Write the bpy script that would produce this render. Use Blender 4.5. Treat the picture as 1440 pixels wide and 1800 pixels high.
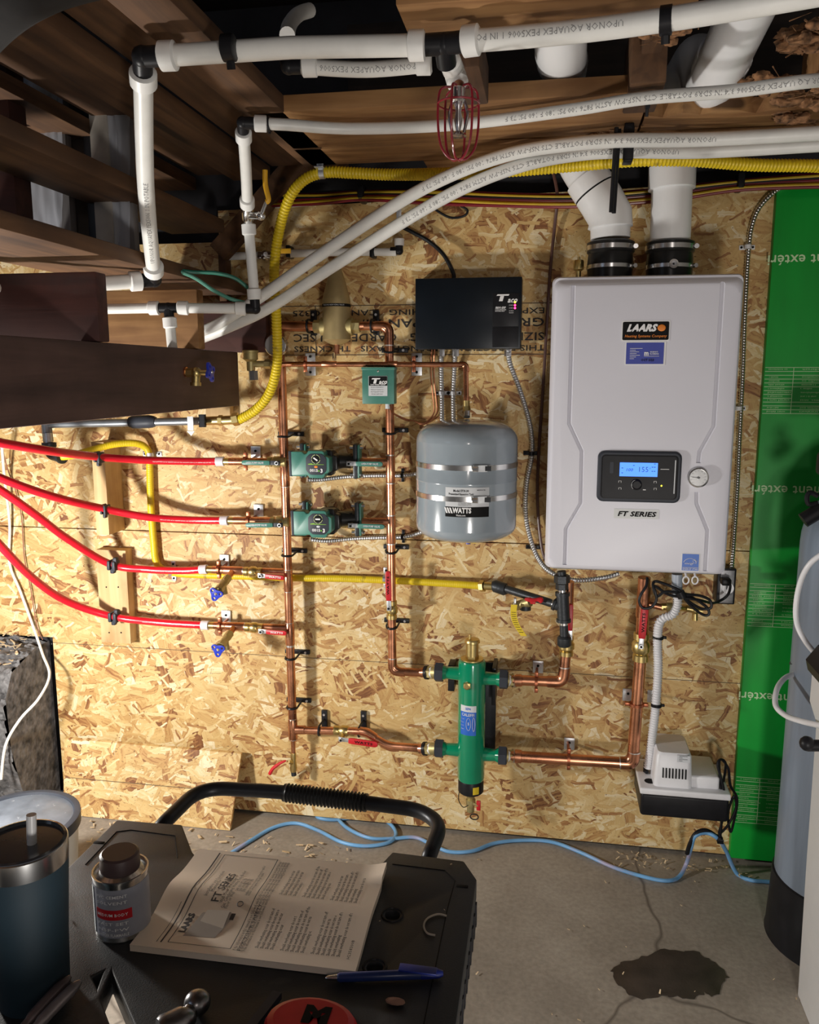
import bpy, bmesh, math, random
from mathutils import Vector, Matrix, Quaternion, noise
R = math.radians
V = Vector
random.seed(7)
for o in list(bpy.data.objects): bpy.data.objects.remove(o)
sc = bpy.context.scene
COL = sc.collection
# ------------------------------------------------------------------ camera
FOC = 1440.0; PITCH = R(9.5); YAW = R(9.7); CAM = V((0, -2.15, 1.292))
cd = bpy.data.cameras.new('camera'); cam = bpy.data.objects.new('camera', cd); COL.objects.link(cam)
cam.location = CAM; cam.rotation_euler = (R(90) - PITCH, 0, YAW)
cd.sensor_fit = 'HORIZONTAL'; cd.sensor_width = 36; cd.lens = 36 * FOC / 1440; cd.clip_start = 0.02
sc.camera = cam
# ------------------------------------------------------------------ world, lamps, exposure
wd = bpy.data.worlds.new('world'); sc.world = wd; wd.use_nodes = True
wd.node_tree.nodes['Background'].inputs[0].default_value = (0.55, 0.68, 1.0, 1)
wd.node_tree.nodes['Background'].inputs[1].default_value = 0.018
def lamp(kind, name, loc, energy, color, size, aim=None, **kw):
    l = bpy.data.lights.new(name, kind); l.energy = energy; l.color = color
    if kind == 'AREA': l.size = size
    else: l.shadow_soft_size = size
    for k, v in kw.items(): setattr(l, k, v)
    o = bpy.data.objects.new(name, l); COL.objects.link(o); o.location = loc
    if aim is not None: o.rotation_euler = (V(aim) - V(loc)).to_track_quat('-Z', 'Y').to_euler()
    return o
lamp('POINT', 'work_light', (-1.36, -0.86, 0.70), 38, (1.0, 0.96, 0.90), 0.05)
lamp('POINT', 'ceiling_bulb', (0.35, -3.5, 1.78), 8, (1.0, 0.90, 0.84), 0.07)
lamp('POINT', 'floor_work_light', (0.38, -2.45, 0.42), 33, (1.0, 0.95, 0.90), 0.10)
lamp('AREA', 'daylight_from_stairs', (-2.6, -3.4, 1.9), 3, (0.6, 0.75, 1.0), 0.8, aim=(-0.4, -1.0, 0.6))
sc.view_settings.view_transform = 'Standard'; sc.view_settings.look = 'None'
sc.view_settings.gamma = 1; sc.view_settings.use_curve_mapping = False
sc.view_settings.exposure = 0.55
# ------------------------------------------------------------------ pixel -> place
FW = V((-math.sin(YAW) * math.cos(PITCH), math.cos(YAW) * math.cos(PITCH), -math.sin(PITCH)))
RT = V((math.cos(YAW), math.sin(YAW), 0)); UP = RT.cross(FW)
def ray(x, y): return FW * FOC + RT * (x - 720) - UP * (y - 900)
def W(x, y, d=0.0):                       # on the plane parallel to the wall, d in front of it
    v = ray(x, y); return CAM + v * ((2.15 - d) / v.y)
def F(x, y, z):                           # on the horizontal plane at height z
    v = ray(x, y); return CAM + v * ((z - CAM.z) / v.z)
def XP(x, y, X):                          # on the plane of constant X
    v = ray(x, y); return CAM + v * (X / v.x)
def K(p): return (V(p) - CAM).dot(FW) / FOC   # metres per pixel at p
def PW(pts, d=0.0): return [W(p[0], p[1], p[2] if len(p) > 2 else d) for p in pts]
def PF(pts, z): return [F(p[0], p[1], p[2] if len(p) > 2 else z) for p in pts]
# ------------------------------------------------------------------ paths
def crs(pts, k=8, closed=False):
    n = len(pts); out = []
    rng = range(n if closed else n - 1)
    for i in rng:
        if closed: p0, p1, p2, p3 = pts[i - 1], pts[i], pts[(i + 1) % n], pts[(i + 2) % n]
        else: p0, p1, p2, p3 = pts[max(i - 1, 0)], pts[i], pts[i + 1], pts[min(i + 2, n - 1)]
        for j in range(k):
            t = j / k
            out.append(0.5 * ((2 * p1) + (p2 - p0) * t + (2 * p0 - 5 * p1 + 4 * p2 - p3) * t * t + (3 * p1 - p0 - 3 * p2 + p3) * t ** 3))
    if not closed: out.append(pts[-1].copy())
    return out
def fil(pts, rad, n=7):                   # round the corners of a polyline
    out = [pts[0]]
    for i in range(1, len(pts) - 1):
        a, b, c = pts[i - 1], pts[i], pts[i + 1]
        u = (a - b); v = (c - b); r = min(rad, u.length * .49, v.length * .49)
        p, q = b + u.normalized() * r, b + v.normalized() * r
        for j in range(n + 1):
            t = j / n; out.append((1 - t) ** 2 * p + 2 * t * (1 - t) * b + t * t * q)
    out.append(pts[-1]); return out
def resamp(pts, step):
    out = [pts[0].copy()]; acc = 0
    for a, b in zip(pts, pts[1:]):
        L = (b - a).length
        if L < 1e-9: continue
        t = step - acc
        while t <= L:
            out.append(a + (b - a) * (t / L)); t += step
        acc = (acc + L) % step if t - step <= L else acc
        acc = L - (t - step)
    return out
# ------------------------------------------------------------------ mesh builder
def basis(axis):
    a = V(axis).normalized(); h = V((0, 0, 1)) if abs(a.z) < .9 else V((1, 0, 0))
    x = h.cross(a).normalized(); return x, a.cross(x), a
class MB:
    def __init__(s, M=None):
        s.M = M or Matrix.Identity(4); s.v = []; s.f = []; s.fm = []; s.fs = []; s.mats = []; s.mi = 0
    def m(s, mat):
        if mat not in s.mats: s.mats.append(mat)
        s.mi = s.mats.index(mat); return s
    def add(s, vs, fs, smooth=True):
        b = len(s.v); s.v += [s.M @ V(v) for v in vs]
        for f in fs: s.f.append([b + i for i in f]); s.fm.append(s.mi); s.fs.append(smooth)
        return s
    def tube(s, pts, r, n=12, cap=True, closed=False):
        pts = [V(p) for p in pts]; N = len(pts); rr = r if isinstance(r, (list, tuple)) else [r] * N
        T = []
        for i in range(N):
            if closed: t = pts[(i + 1) % N] - pts[i - 1]
            else: t = pts[min(i + 1, N - 1)] - pts[max(i - 1, 0)]
            T.append(t.normalized() if t.length > 1e-9 else V((0, 0, 1)))
        x, y, _ = basis(T[0]); vs = []; fs = []
        for i in range(N):
            if i:
                q = T[i - 1].rotation_difference(T[i]); x = q @ x
                x = (x - T[i] * x.dot(T[i])).normalized()
            y = T[i].cross(x)
            for j in range(n):
                a = 2 * math.pi * j / n
                vs.append(pts[i] + (x * math.cos(a) + y * math.sin(a)) * rr[i])
        for i in range(N if closed else N - 1):
            k = (i + 1) % N
            for j in range(n): fs.append((i * n + j, i * n + (j + 1) % n, k * n + (j + 1) % n, k * n + j))
        s.add(vs, fs, True)
        if cap and not closed:
            b = len(s.v) - N * n
            for ring, rev in ((0, True), (N - 1, False)):
                ids = [b + ring * n + j for j in range(n)]
                if rev: ids.reverse()
                s.f.append(ids); s.fm.append(s.mi); s.fs.append(False)
        return s
    def cyl(s, a, b, r, n=20, r2=None):
        a, b = V(a), V(b); x, y, z = basis(b - a); vs = []
        for p, q in ((a, r), (b, r if r2 is None else r2)):
            for j in range(n):
                t = 2 * math.pi * j / n + math.pi / n; vs.append(p + (x * math.cos(t) + y * math.sin(t)) * q)
        s.add(vs, [(j, (j + 1) % n, n + (j + 1) % n, n + j) for j in range(n)], n > 8)
        s.add(vs, [list(range(n))[::-1], list(range(n, 2 * n))], False); return s
    def lathe(s, prof, o=(0, 0, 0), axis=(0, 0, 1), n=32):
        o = V(o); x, y, z = basis(axis); vs = []; fs = []; P = len(prof)
        for r, h in prof:
            for j in range(n):
                t = 2 * math.pi * j / n; vs.append(o + z * h + (x * math.cos(t) + y * math.sin(t)) * max(r, 1e-5))
        for i in range(P - 1):
            for j in range(n): fs.append((i * n + j, i * n + (j + 1) % n, (i + 1) * n + (j + 1) % n, (i + 1) * n + j))
        s.add(vs, fs, True); s.add(vs, [list(range(n))[::-1], [(P - 1) * n + j for j in range(n)]], False); return s
    def ball(s, c, r, n=16, sc=(1, 1, 1)):
        c = V(c); vs = []; fs = []; m = n // 2
        for i in range(m + 1):
            th = math.pi * i / m
            for j in range(n):
                a = 2 * math.pi * j / n
                vs.append(c + V((math.sin(th) * math.cos(a) * sc[0], math.sin(th) * math.sin(a) * sc[1], math.cos(th) * sc[2])) * r)
        for i in range(m):
            for j in range(n): fs.append((i * n + j, (i + 1) * n + j, (i + 1) * n + (j + 1) % n, i * n + (j + 1) % n))
        return s.add(vs, fs, True)
    def box(s, lo, hi, bev=0.0, seg=2, M=None):
        lo, hi = V(lo), V(hi); bm = bmesh.new(); bmesh.ops.create_cube(bm, size=1)
        c = (lo + hi) / 2; d = hi - lo
        for v in bm.verts: v.co = V((c.x + v.co.x * d.x, c.y + v.co.y * d.y, c.z + v.co.z * d.z))
        if bev > 0: bmesh.ops.bevel(bm, geom=bm.edges[:], offset=bev, segments=seg, profile=.5, affect='EDGES')
        if M: bmesh.ops.transform(bm, matrix=M, verts=bm.verts[:])
        s.frombm(bm, bev > 0); return s
    def frombm(s, bm, smooth=False):
        bm.verts.index_update(); s.add([v.co.copy() for v in bm.verts], [[v.index for v in f.verts] for f in bm.faces], smooth); bm.free(); return s
    def prism(s, poly, th, o=(0, 0, 0), ux=(1, 0, 0), uy=(0, 0, 1), bev=0.0, holes=()):
        """outline poly in (ux,uy) at o, thickness th away along ux x uy reversed (towards +back)"""
        o, ux, uy = V(o), V(ux).normalized(), V(uy).normalized(); nb = -(ux.cross(uy))
        bm = bmesh.new(); loops = [poly] + list(holes)
        if len(loops) == 1:
            vs = [bm.verts.new(o + ux * p[0] + uy * p[1]) for p in poly]; bm.faces.new(vs)
        else:
            es = []
            for lp in loops:
                vs = [bm.verts.new(o + ux * p[0] + uy * p[1]) for p in lp]
                for i in range(len(vs)): es.append(bm.edges.new((vs[i], vs[(i + 1) % len(vs)])))
            bmesh.ops.triangle_fill(bm, use_beauty=True, edges=es, normal=-nb)
        r = bmesh.ops.extrude_face_region(bm, geom=bm.faces[:])
        bmesh.ops.translate(bm, vec=nb * th, verts=[g for g in r['geom'] if isinstance(g, bmesh.types.BMVert)])
        bmesh.ops.recalc_face_normals(bm, faces=bm.faces[:])
        if bev > 0:
            ed = [e for e in bm.edges if len(e.link_faces) == 2 and e.calc_face_angle(0) > .7]
            bmesh.ops.bevel(bm, geom=ed, offset=bev, segments=2, profile=.5, affect='EDGES')
        s.frombm(bm, bev > 0); return s
    def loft(s, rings, smooth=True, caps=True):
        n = len(rings[0]); vs = [p for r in rings for p in r]; fs = []
        for i in range(len(rings) - 1):
            for j in range(n): fs.append((i * n + j, i * n + (j + 1) % n, (i + 1) * n + (j + 1) % n, (i + 1) * n + j))
        s.add(vs, fs, smooth)
        if caps: s.add(vs, [list(range(n))[::-1], [(len(rings) - 1) * n + j for j in range(n)]], False)
        return s
    def text(s, t, o, ux, uy, size, align='CENTER', shear=0.0, bold=0.0, th=0.0006, width=None, fn=None, res=2):
        c = bpy.data.curves.new('t', 'FONT'); c.body = t; c.size = 1.0; c.align_x = align; c.align_y = 'CENTER'
        c.shear = shear; c.offset = bold; c.resolution_u = res; c.space_character = 1.05
        ob = bpy.data.objects.new('t', c); me = bpy.data.meshes.new_from_object(ob)
        o, ux, uy = V(o), V(ux).normalized(), V(uy).normalized(); nz = ux.cross(uy)
        sx = size
        if width and me.vertices:
            xs = [v.co.x for v in me.vertices]; sx = width / max(max(xs) - min(xs), 1e-6)
        vs = []
        for v in me.vertices:
            if fn: vs.append(fn(v.co.x * sx, v.co.y * size))
            else: vs.append(o + ux * v.co.x * sx + uy * v.co.y * size + nz * th)
        s.add(vs, [list(p.vertices) for p in me.polygons], False)
        bpy.data.objects.remove(ob); bpy.data.curves.remove(c); bpy.data.meshes.remove(me); return s
    def build(s, name, parent=None, root=None):
        if root is None and parent is not None:
            root = parent
            while root.parent: root = root.parent
        if root is not None: off = root.location.copy()
        else:
            lo = V([min(v[i] for v in s.v) for i in range(3)]); hi = V([max(v[i] for v in s.v) for i in range(3)])
            off = V(((lo.x + hi.x) / 2, (lo.y + hi.y) / 2, lo.z))
        me = bpy.data.meshes.new(name); me.from_pydata([v - off for v in s.v], [], s.f)
        for m_ in s.mats: me.materials.append(m_)
        me.polygons.foreach_set('material_index', s.fm); me.polygons.foreach_set('use_smooth', s.fs)
        me.validate(); me.update(); me.set_sharp_from_angle(angle=R(38))
        o = bpy.data.objects.new(name, me); COL.objects.link(o)
        if parent is not None: o.parent = parent
        else: o.location = off
        return o
def tag(o, label, cat, group=None, kind=None):
    if label: o['label'] = label
    if cat: o['category'] = cat
    if group: o['group'] = group
    if kind: o['kind'] = kind
    return o
def thing(name, label, cat, loc, group=None):
    o = bpy.data.objects.new(name, None); COL.objects.link(o); o.location = V(loc); o.empty_display_size = .05
    return tag(o, label, cat, group)
def one(name, label, cat, mb, group=None, kind=None): return tag(mb.build(name), label, cat, group, kind)
def struct(name, mb, parent=None):
    o = mb.build(name, parent)
    if parent is None: o['kind'] = 'structure'
    return o
def plabel(o, t): o['label'] = t; return o
def rrect(w, h, r, n=5, cx=0, cz=0):
    out = []
    for sx, sz, a0 in ((1, -1, -90), (1, 1, 0), (-1, 1, 90), (-1, -1, 180)):
        for i in range(n + 1):
            a = R(a0 + 90 * i / n); out.append((cx + sx * (w / 2 - r) + r * math.cos(a), cz + sz * (h / 2 - r) + r * math.sin(a)))
    return out
def circ(r, n=24, cx=0, cz=0): return [(cx + r * math.cos(2 * math.pi * i / n), cz + r * math.sin(2 * math.pi * i / n)) for i in range(n)]
XA, YA, ZA = V((1, 0, 0)), V((0, 1, 0)), V((0, 0, 1))
# ------------------------------------------------------------------ materials
def nt(name):
    m = bpy.data.materials.new(name); m.use_nodes = True; t = m.node_tree
    return m, t, t.nodes['Principled BSDF']
def N(t, kind, **kw):
    n = t.nodes.new(kind)
    for k, v in kw.items():
        if k.startswith('i'): n.inputs[int(k[1:])].default_value = v
        else: setattr(n, k, v)
    return n
def coords(t, scale=(1, 1, 1), rot=(0, 0, 0)):
    c = N(t, 'ShaderNodeNewGeometry'); mp = N(t, 'ShaderNodeMapping'); t.links.new(c.outputs['Position'], mp.inputs[0])
    mp.inputs['Scale'].default_value = scale; mp.inputs['Rotation'].default_value = rot; return mp.outputs[0]
def ramp(t, fac, stops, interp='LINEAR'):
    r = N(t, 'ShaderNodeValToRGB'); r.color_ramp.interpolation = interp; e = r.color_ramp.elements
    while len(e) < len(stops): e.new(.5)
    for q, (p, c) in zip(e, stops): q.position = p; q.color = (*c, 1) if len(c) == 3 else c
    t.links.new(fac, r.inputs[0]); return r.outputs[0]
def mix(t, fac, a, b, mode='MIX'):
    m = N(t, 'ShaderNodeMix', data_type='RGBA', blend_type=mode)
    for s_, v in ((0, fac), (6, a), (7, b)):
        if hasattr(v, 'links'): t.links.new(v, m.inputs[s_])
        else: m.inputs[s_].default_value = v if s_ == 0 else ((*v, 1) if len(v) == 3 else v)
    return m.outputs[2]
def bump(t, bs, h, st=.3, dist=.002):
    b = N(t, 'ShaderNodeBump'); b.inputs['Strength'].default_value = st; b.inputs['Distance'].default_value = dist
    t.links.new(h, b.inputs['Height']); t.links.new(b.outputs[0], bs.inputs['Normal'])
def mat(name, col, rough=.5, metal=0.0, var=.12, vs=30, bmp=0.0, bs_=200, coat=0.0, emis=None, es=0, dirt=None, scl=(1, 1, 1), rv=.0):
    m, t, b = nt(name); b.inputs['Roughness'].default_value = rough; b.inputs['Metallic'].default_value = metal
    b.inputs['Base Color'].default_value = (*col, 1)
    co = coords(t, scl)
    if var > 0:
        n = N(t, 'ShaderNodeTexNoise'); n.inputs['Scale'].default_value = vs; n.inputs['Detail'].default_value = 5; t.links.new(co, n.inputs[0])
        lo = tuple(c * (1 - var) for c in col); hi = tuple(min(1, c * (1 + var)) for c in col)
        c_ = ramp(t, n.outputs[0], [(.3, lo), (.7, hi)])
        if dirt:
            n2 = N(t, 'ShaderNodeTexNoise'); n2.inputs['Scale'].default_value = dirt[1]; n2.inputs['Detail'].default_value = 8; t.links.new(co, n2.inputs[0])
            f = ramp(t, n2.outputs[0], [(dirt[2], (0, 0, 0)), (dirt[2] + .12, (1, 1, 1))]); c_ = mix(t, f, c_, dirt[0])
        t.links.new(c_, b.inputs['Base Color'])
        if rv:
            mr = N(t, 'ShaderNodeMapRange'); t.links.new(n.outputs[0], mr.inputs[0]); mr.inputs[3].default_value = rough - rv; mr.inputs[4].default_value = rough + rv
            t.links.new(mr.outputs[0], b.inputs['Roughness'])
    if bmp:
        n = N(t, 'ShaderNodeTexNoise'); n.inputs['Scale'].default_value = bs_; n.inputs['Detail'].default_value = 4; t.links.new(co, n.inputs[0]); bump(t, b, n.outputs[0], bmp)
    if coat: b.inputs['Coat Weight'].default_value = coat; b.inputs['Coat Roughness'].default_value = .08
    if emis: b.inputs['Emission Color'].default_value = (*emis, 1); b.inputs['Emission Strength'].default_value = es
    return m
def wood(name, c1, c2, axis='X', sc_=1.0, rough=.75, knots=True):
    m, t, b = nt(name); b.inputs['Roughness'].default_value = rough
    s = {'X': (3, 40, 40), 'Y': (40, 3, 40), 'Z': (40, 40, 3)}[axis]; s = tuple(q * sc_ for q in s)
    co = coords(t, s); n = N(t, 'ShaderNodeTexNoise'); n.inputs['Scale'].default_value = 1.0; n.inputs['Detail'].default_value = 7; n.inputs['Distortion'].default_value = .6
    t.links.new(co, n.inputs[0]); c = ramp(t, n.outputs[0], [(.3, c2), (.5, tuple((a + d) / 2 for a, d in zip(c1, c2))), (.68, c1)])
    n2 = N(t, 'ShaderNodeTexNoise'); n2.inputs['Scale'].default_value = 6; n2.inputs['Detail'].default_value = 6; t.links.new(coords(t), n2.inputs[0])
    f = ramp(t, n2.outputs[0], [(.35, (.55, .5, .48)), (.6, (1, 1, 1))]); c = mix(t, .8, c, f, 'MULTIPLY')
    if knots:
        v = N(t, 'ShaderNodeTexVoronoi'); v.inputs['Scale'].default_value = 1.0; t.links.new(coords(t, tuple(q / 6 for q in s)), v.inputs[0])
        k = ramp(t, v.outputs[0], [(.05, (1, 1, 1)), (.09, (0, 0, 0))]); c = mix(t, k, c, tuple(q * .35 for q in c2))
    t.links.new(c, b.inputs['Base Color']); bump(t, b, n.outputs[0], .35, .002); return m
def osb(name):
    m, t, b = nt(name); b.inputs['Roughness'].default_value = .6
    geo = coords(t)
    dn = N(t, 'ShaderNodeTexNoise'); dn.inputs['Scale'].default_value = 7; dn.inputs['Detail'].default_value = 4; dn.inputs['Roughness'].default_value = .62; t.links.new(geo, dn.inputs[0])
    add = N(t, 'ShaderNodeMix', data_type='VECTOR'); add.inputs[0].default_value = .045; t.links.new(geo, add.inputs[4]); t.links.new(dn.outputs['Color'], add.inputs[5]); warp = add.outputs[1]
    tones = [(0, (.22, .085, .028)), (.10, (.36, .165, .055)), (.22, (.53, .31, .11)), (.42, (.63, .42, .165)), (.62, (.69, .49, .21)), (.82, (.76, .59, .30)), (1, (.85, .73, .49))]
    # angle, strand length, strand width, share covered
    L = [(4, .13, .038, 1.1), (82, .10, .036, .55), (-31, .12, .030, .5), (47, .10, .038, .45), (-8, .16, .034, .45), (-62, .095, .026, .4), (24, .13, .032, .42), (-78, .09, .028, .35), (12, .080, .015, .26), (-22, .15, .026, .33), (66, .06, .013, .18), (-50, .04, .007, .15), (30, .035, .006, .14), (-4, .06, .009, .16)]
    col = None; hgt = None
    for i, (ang, ln, wd_, sh) in enumerate(L):
        sp0 = N(t, 'ShaderNodeVectorRotate', rotation_type='Y_AXIS'); sp0.inputs['Angle'].default_value = R(ang); sp0.inputs['Center'].default_value = (i * .731, 0, i * 1.37); t.links.new(warp, sp0.inputs[0])
        sx = N(t, 'ShaderNodeSeparateXYZ'); t.links.new(sp0.outputs[0], sx.inputs[0]); cx = N(t, 'ShaderNodeCombineXYZ'); t.links.new(sx.outputs[0], cx.inputs[0]); t.links.new(sx.outputs[2], cx.inputs[1])
        br = N(t, 'ShaderNodeTexBrick'); t.links.new(cx.outputs[0], br.inputs[0]); br.offset = .37; br.offset_frequency = 2; br.squash = .7; br.squash_frequency = 3
        br.inputs['Color1'].default_value = (0, 0, 0, 1); br.inputs['Color2'].default_value = (1, 1, 1, 1); br.inputs['Mortar'].default_value = (.5, .5, .5, 1); br.inputs['Scale'].default_value = 1
        br.inputs['Mortar Size'].default_value = .0005; br.inputs['Mortar Smooth'].default_value = .3; br.inputs['Brick Width'].default_value = ln; br.inputs['Row Height'].default_value = wd_
        rnd_ = N(t, 'ShaderNodeMath', operation='MULTIPLY'); t.links.new(br.outputs[0], rnd_.inputs[0]); rnd_.inputs[1].default_value = 37.7
        fr_ = N(t, 'ShaderNodeMath', operation='FRACT'); t.links.new(rnd_.outputs[0], fr_.inputs[0])
        v = fr_.outputs[0]
        mp = N(t, 'ShaderNodeMapping'); t.links.new(cx.outputs[0], mp.inputs[0]); mp.inputs['Scale'].default_value = (14, 170, 1)
        g = N(t, 'ShaderNodeTexNoise'); g.inputs['Scale'].default_value = 1; g.inputs['Detail'].default_value = 2; t.links.new(mp.outputs[0], g.inputs[0])
        mm = N(t, 'ShaderNodeMath', operation='MULTIPLY_ADD'); t.links.new(g.outputs[0], mm.inputs[0]); mm.inputs[1].default_value = .7
        sub = N(t, 'ShaderNodeMath', operation='MULTIPLY_ADD'); t.links.new(v, sub.inputs[0]); sub.inputs[1].default_value = (1.0 if i < 8 else .85); sub.inputs[2].default_value = (-.36 if i < 8 else -.26); t.links.new(sub.outputs[0], mm.inputs[2])
        c = ramp(t, mm.outputs[0], tones); c = mix(t, br.outputs['Fac'], c, (.24, .12, .05))
        if col is None: col = c; hgt = v
        else:
            k = N(t, 'ShaderNodeMath', operation='LESS_THAN'); t.links.new(br.outputs[0], k.inputs[0]); k.inputs[1].default_value = sh; kk_ = k.outputs[0]
            col = mix(t, kk_, col, c)
            h = N(t, 'ShaderNodeMix', data_type='FLOAT'); t.links.new(kk_, h.inputs[0]); t.links.new(hgt, h.inputs[2]); t.links.new(v, h.inputs[3]); hgt = h.outputs[0]
    s = N(t, 'ShaderNodeTexNoise'); s.inputs['Scale'].default_value = 130; s.inputs['Detail'].default_value = 4; t.links.new(coords(t, (1, 1, 2.0)), s.inputs[0])
    k = ramp(t, s.outputs[0], [(.31, (.22, .14, .09)), (.37, (1, 1, 1))]); col = mix(t, .9, col, k, 'MULTIPLY')
    s2 = N(t, 'ShaderNodeTexNoise'); s2.inputs['Scale'].default_value = 11; s2.inputs['Detail'].default_value = 3; t.links.new(geo, s2.inputs[0])
    col = mix(t, .5, col, ramp(t, s2.outputs[0], [(.3, (.72, .66, .6)), (.65, (1, 1, 1))]), 'MULTIPLY')
    t.links.new(col, b.inputs['Base Color']); bump(t, b, hgt, .5, .0022); return m
M = {}
M['osb'] = osb('strand_board')
M['edgeosb'] = mat('strand_board_edge', (.30, .19, .09), .9, var=.5, vs=120)
M['copper'] = mat('copper', (.66, .30, .17), .28, 1, var=.3, vs=22, dirt=((.30, .13, .08), 14, .56), rv=.1)
M['copperdull'] = mat('copper_clad_steel', (.42, .15, .08), .42, 1, var=.2)
M['copdrk'] = mat('aged_copper', (.45, .20, .11), .38, 1, var=.35, vs=35, rv=.1)
M['solder'] = mat('solder', (.72, .68, .64), .35, 1)
M['brass'] = mat('brass', (.62, .48, .20), .33, 1, var=.15)
M['bronze'] = mat('bronze_paint', (.40, .31, .15), .48, .55, var=.1)
M['brassdull'] = mat('dull_brass', (.50, .42, .20), .5, .8, var=.2)
M['steel'] = mat('galvanised_steel', (.62, .64, .66), .42, .9, var=.15, vs=60)
M['bright'] = mat('stainless', (.75, .75, .74), .22, 1, var=.08)
M['grey_iron'] = mat('grey_pipe', (.26, .28, .30), .38, .7, var=.15)
M['iron'] = mat('black_iron', (.045, .05, .055), .42, .5, var=.2, bmp=.3)
M['black'] = mat('black_plastic', (.012, .012, .014), .4, var=.2)
M['blackm'] = mat('black_steel', (.018, .019, .022), .38, .3, var=.2)
M['rubber'] = mat('black_rubber', (.014, .014, .014), .3, var=.2)
M['charcoal'] = mat('dark_grey_plastic', (.035, .040, .052), .5, var=.1)
M['pex'] = mat('white_tube', (.74, .74, .71), .38, var=.05)
M['pexring'] = mat('white_expansion_ring', (.76, .76, .74), .42, var=.05)
M['ink'] = mat('grey_print', (.28, .28, .28), .7, var=0)
M['red'] = mat('red_tube', (.62, .008, .022), .26, var=.08, coat=.3)
M['redgrip'] = mat('red_grip', (.55, .012, .02), .4, var=.1)
M['reddark'] = mat('dark_red_wire', (.22, .01, .02), .3, var=.1, coat=.4)
M['white'] = mat('white_print', (.82, .82, .82), .6, var=0)
M['ringclear'] = mat('clear_ring', (.72, .68, .72), .35, var=.05)
M['yellow'] = mat('yellow_jacket', (.72, .53, .015), .42, var=.12, dirt=((.35, .25, .03), 30, .62))
M['yelgrip'] = mat('yellow_grip', (.7, .38, .02), .4, var=.1)
M['yeltag'] = mat('yellow_tag', (.75, .55, .02), .6, var=.05)
M['pvc'] = mat('white_pvc', (.82, .83, .84), .28, var=.03, vs=8)
M['hose'] = mat('white_hose', (.78, .78, .80), .38, var=.04)
M['blue'] = mat('blue_handle', (.015, .035, .42), .35, var=.15)
M['taco'] = mat('teal_green_paint', (.05, .20, .155), .4, var=.08, vs=60)
M['caleffi'] = mat('green_enamel', (.0, .24, .115), .16, var=.05, coat=.6)
M['foam'] = mat('green_foam', (.0, .36, .035), .5, var=.12, vs=5, scl=(4, 1, .8))
M['foamink'] = mat('pale_green_print', (.62, .85, .50), .6, var=0)
M['tank'] = mat('grey_enamel', (.29, .34, .38), .17, var=.03, coat=.5)
M['soft'] = mat('grey_fibreglass', (.22, .27, .34), .34, var=.14, vs=5, scl=(8, 8, .6))
M['boiler'] = mat('white_enamel', (.72, .72, .79), .36, var=.015, vs=4)
M['label'] = mat('silver_label', (.62, .64, .66), .4, var=.03)
M['inkb'] = mat('black_ink', (.01, .01, .01), .6, var=0)
M['bluelab'] = mat('blue_label', (.04, .06, .36), .4, var=.05)
M['bluelab2'] = mat('bright_blue_label', (.02, .13, .55), .4, var=.05)
M['orange'] = mat('orange_mark', (.75, .22, .02), .5, var=.2)
M['lcd'] = mat('lit_display', (.02, .12, .5), .4, var=0, emis=(.06, .22, 1.0), es=1.1)
M['lcdink'] = mat('display_segments', (.0, .015, .12), .6, var=0)
M['ledr'] = mat('red_led', (.8, .02, .1), .4, var=0, emis=(1, .03, .15), es=4)
M['ledy'] = mat('yellow_led', (.8, .7, .02), .4, var=0, emis=(.85, .8, .05), es=2.5)
M['panel'] = mat('navy_black_paint', (.005, .008, .012), .32, var=.1)
M['studnew'] = wood('new_pine', (.74, .54, .28), (.56, .36, .16), 'Z', 1.0)
M['woodX'] = wood('old_plank', (.42, .23, .09), (.23, .105, .035), 'X')
M['woodY'] = wood('old_joist', (.15, .072, .030), (.065, .030, .013), 'Y')
M['woodDark'] = wood('stained_beam', (.125, .068, .055), (.055, .028, .024), 'Y', .7)
M['woodRed'] = wood('red_brown_shaded_wood', (.095, .030, .022), (.04, .014, .012), 'X', .7)  # red-brown post wood; on the joists this tone paints shade over natural wood
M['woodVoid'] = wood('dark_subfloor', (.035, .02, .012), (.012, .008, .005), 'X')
M['rot'] = mat('rotten_wood', (.22, .11, .05), .95, var=.75, vs=70, bmp=1, bs_=90)
M['stone'] = mat('rubble_foundation', (.13, .125, .125), .95, var=.7, vs=45, bmp=1, bs_=70)
M['chip'] = mat('wood_chip', (.62, .48, .30), .8, var=.2)
M['clearp'] = None
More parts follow.
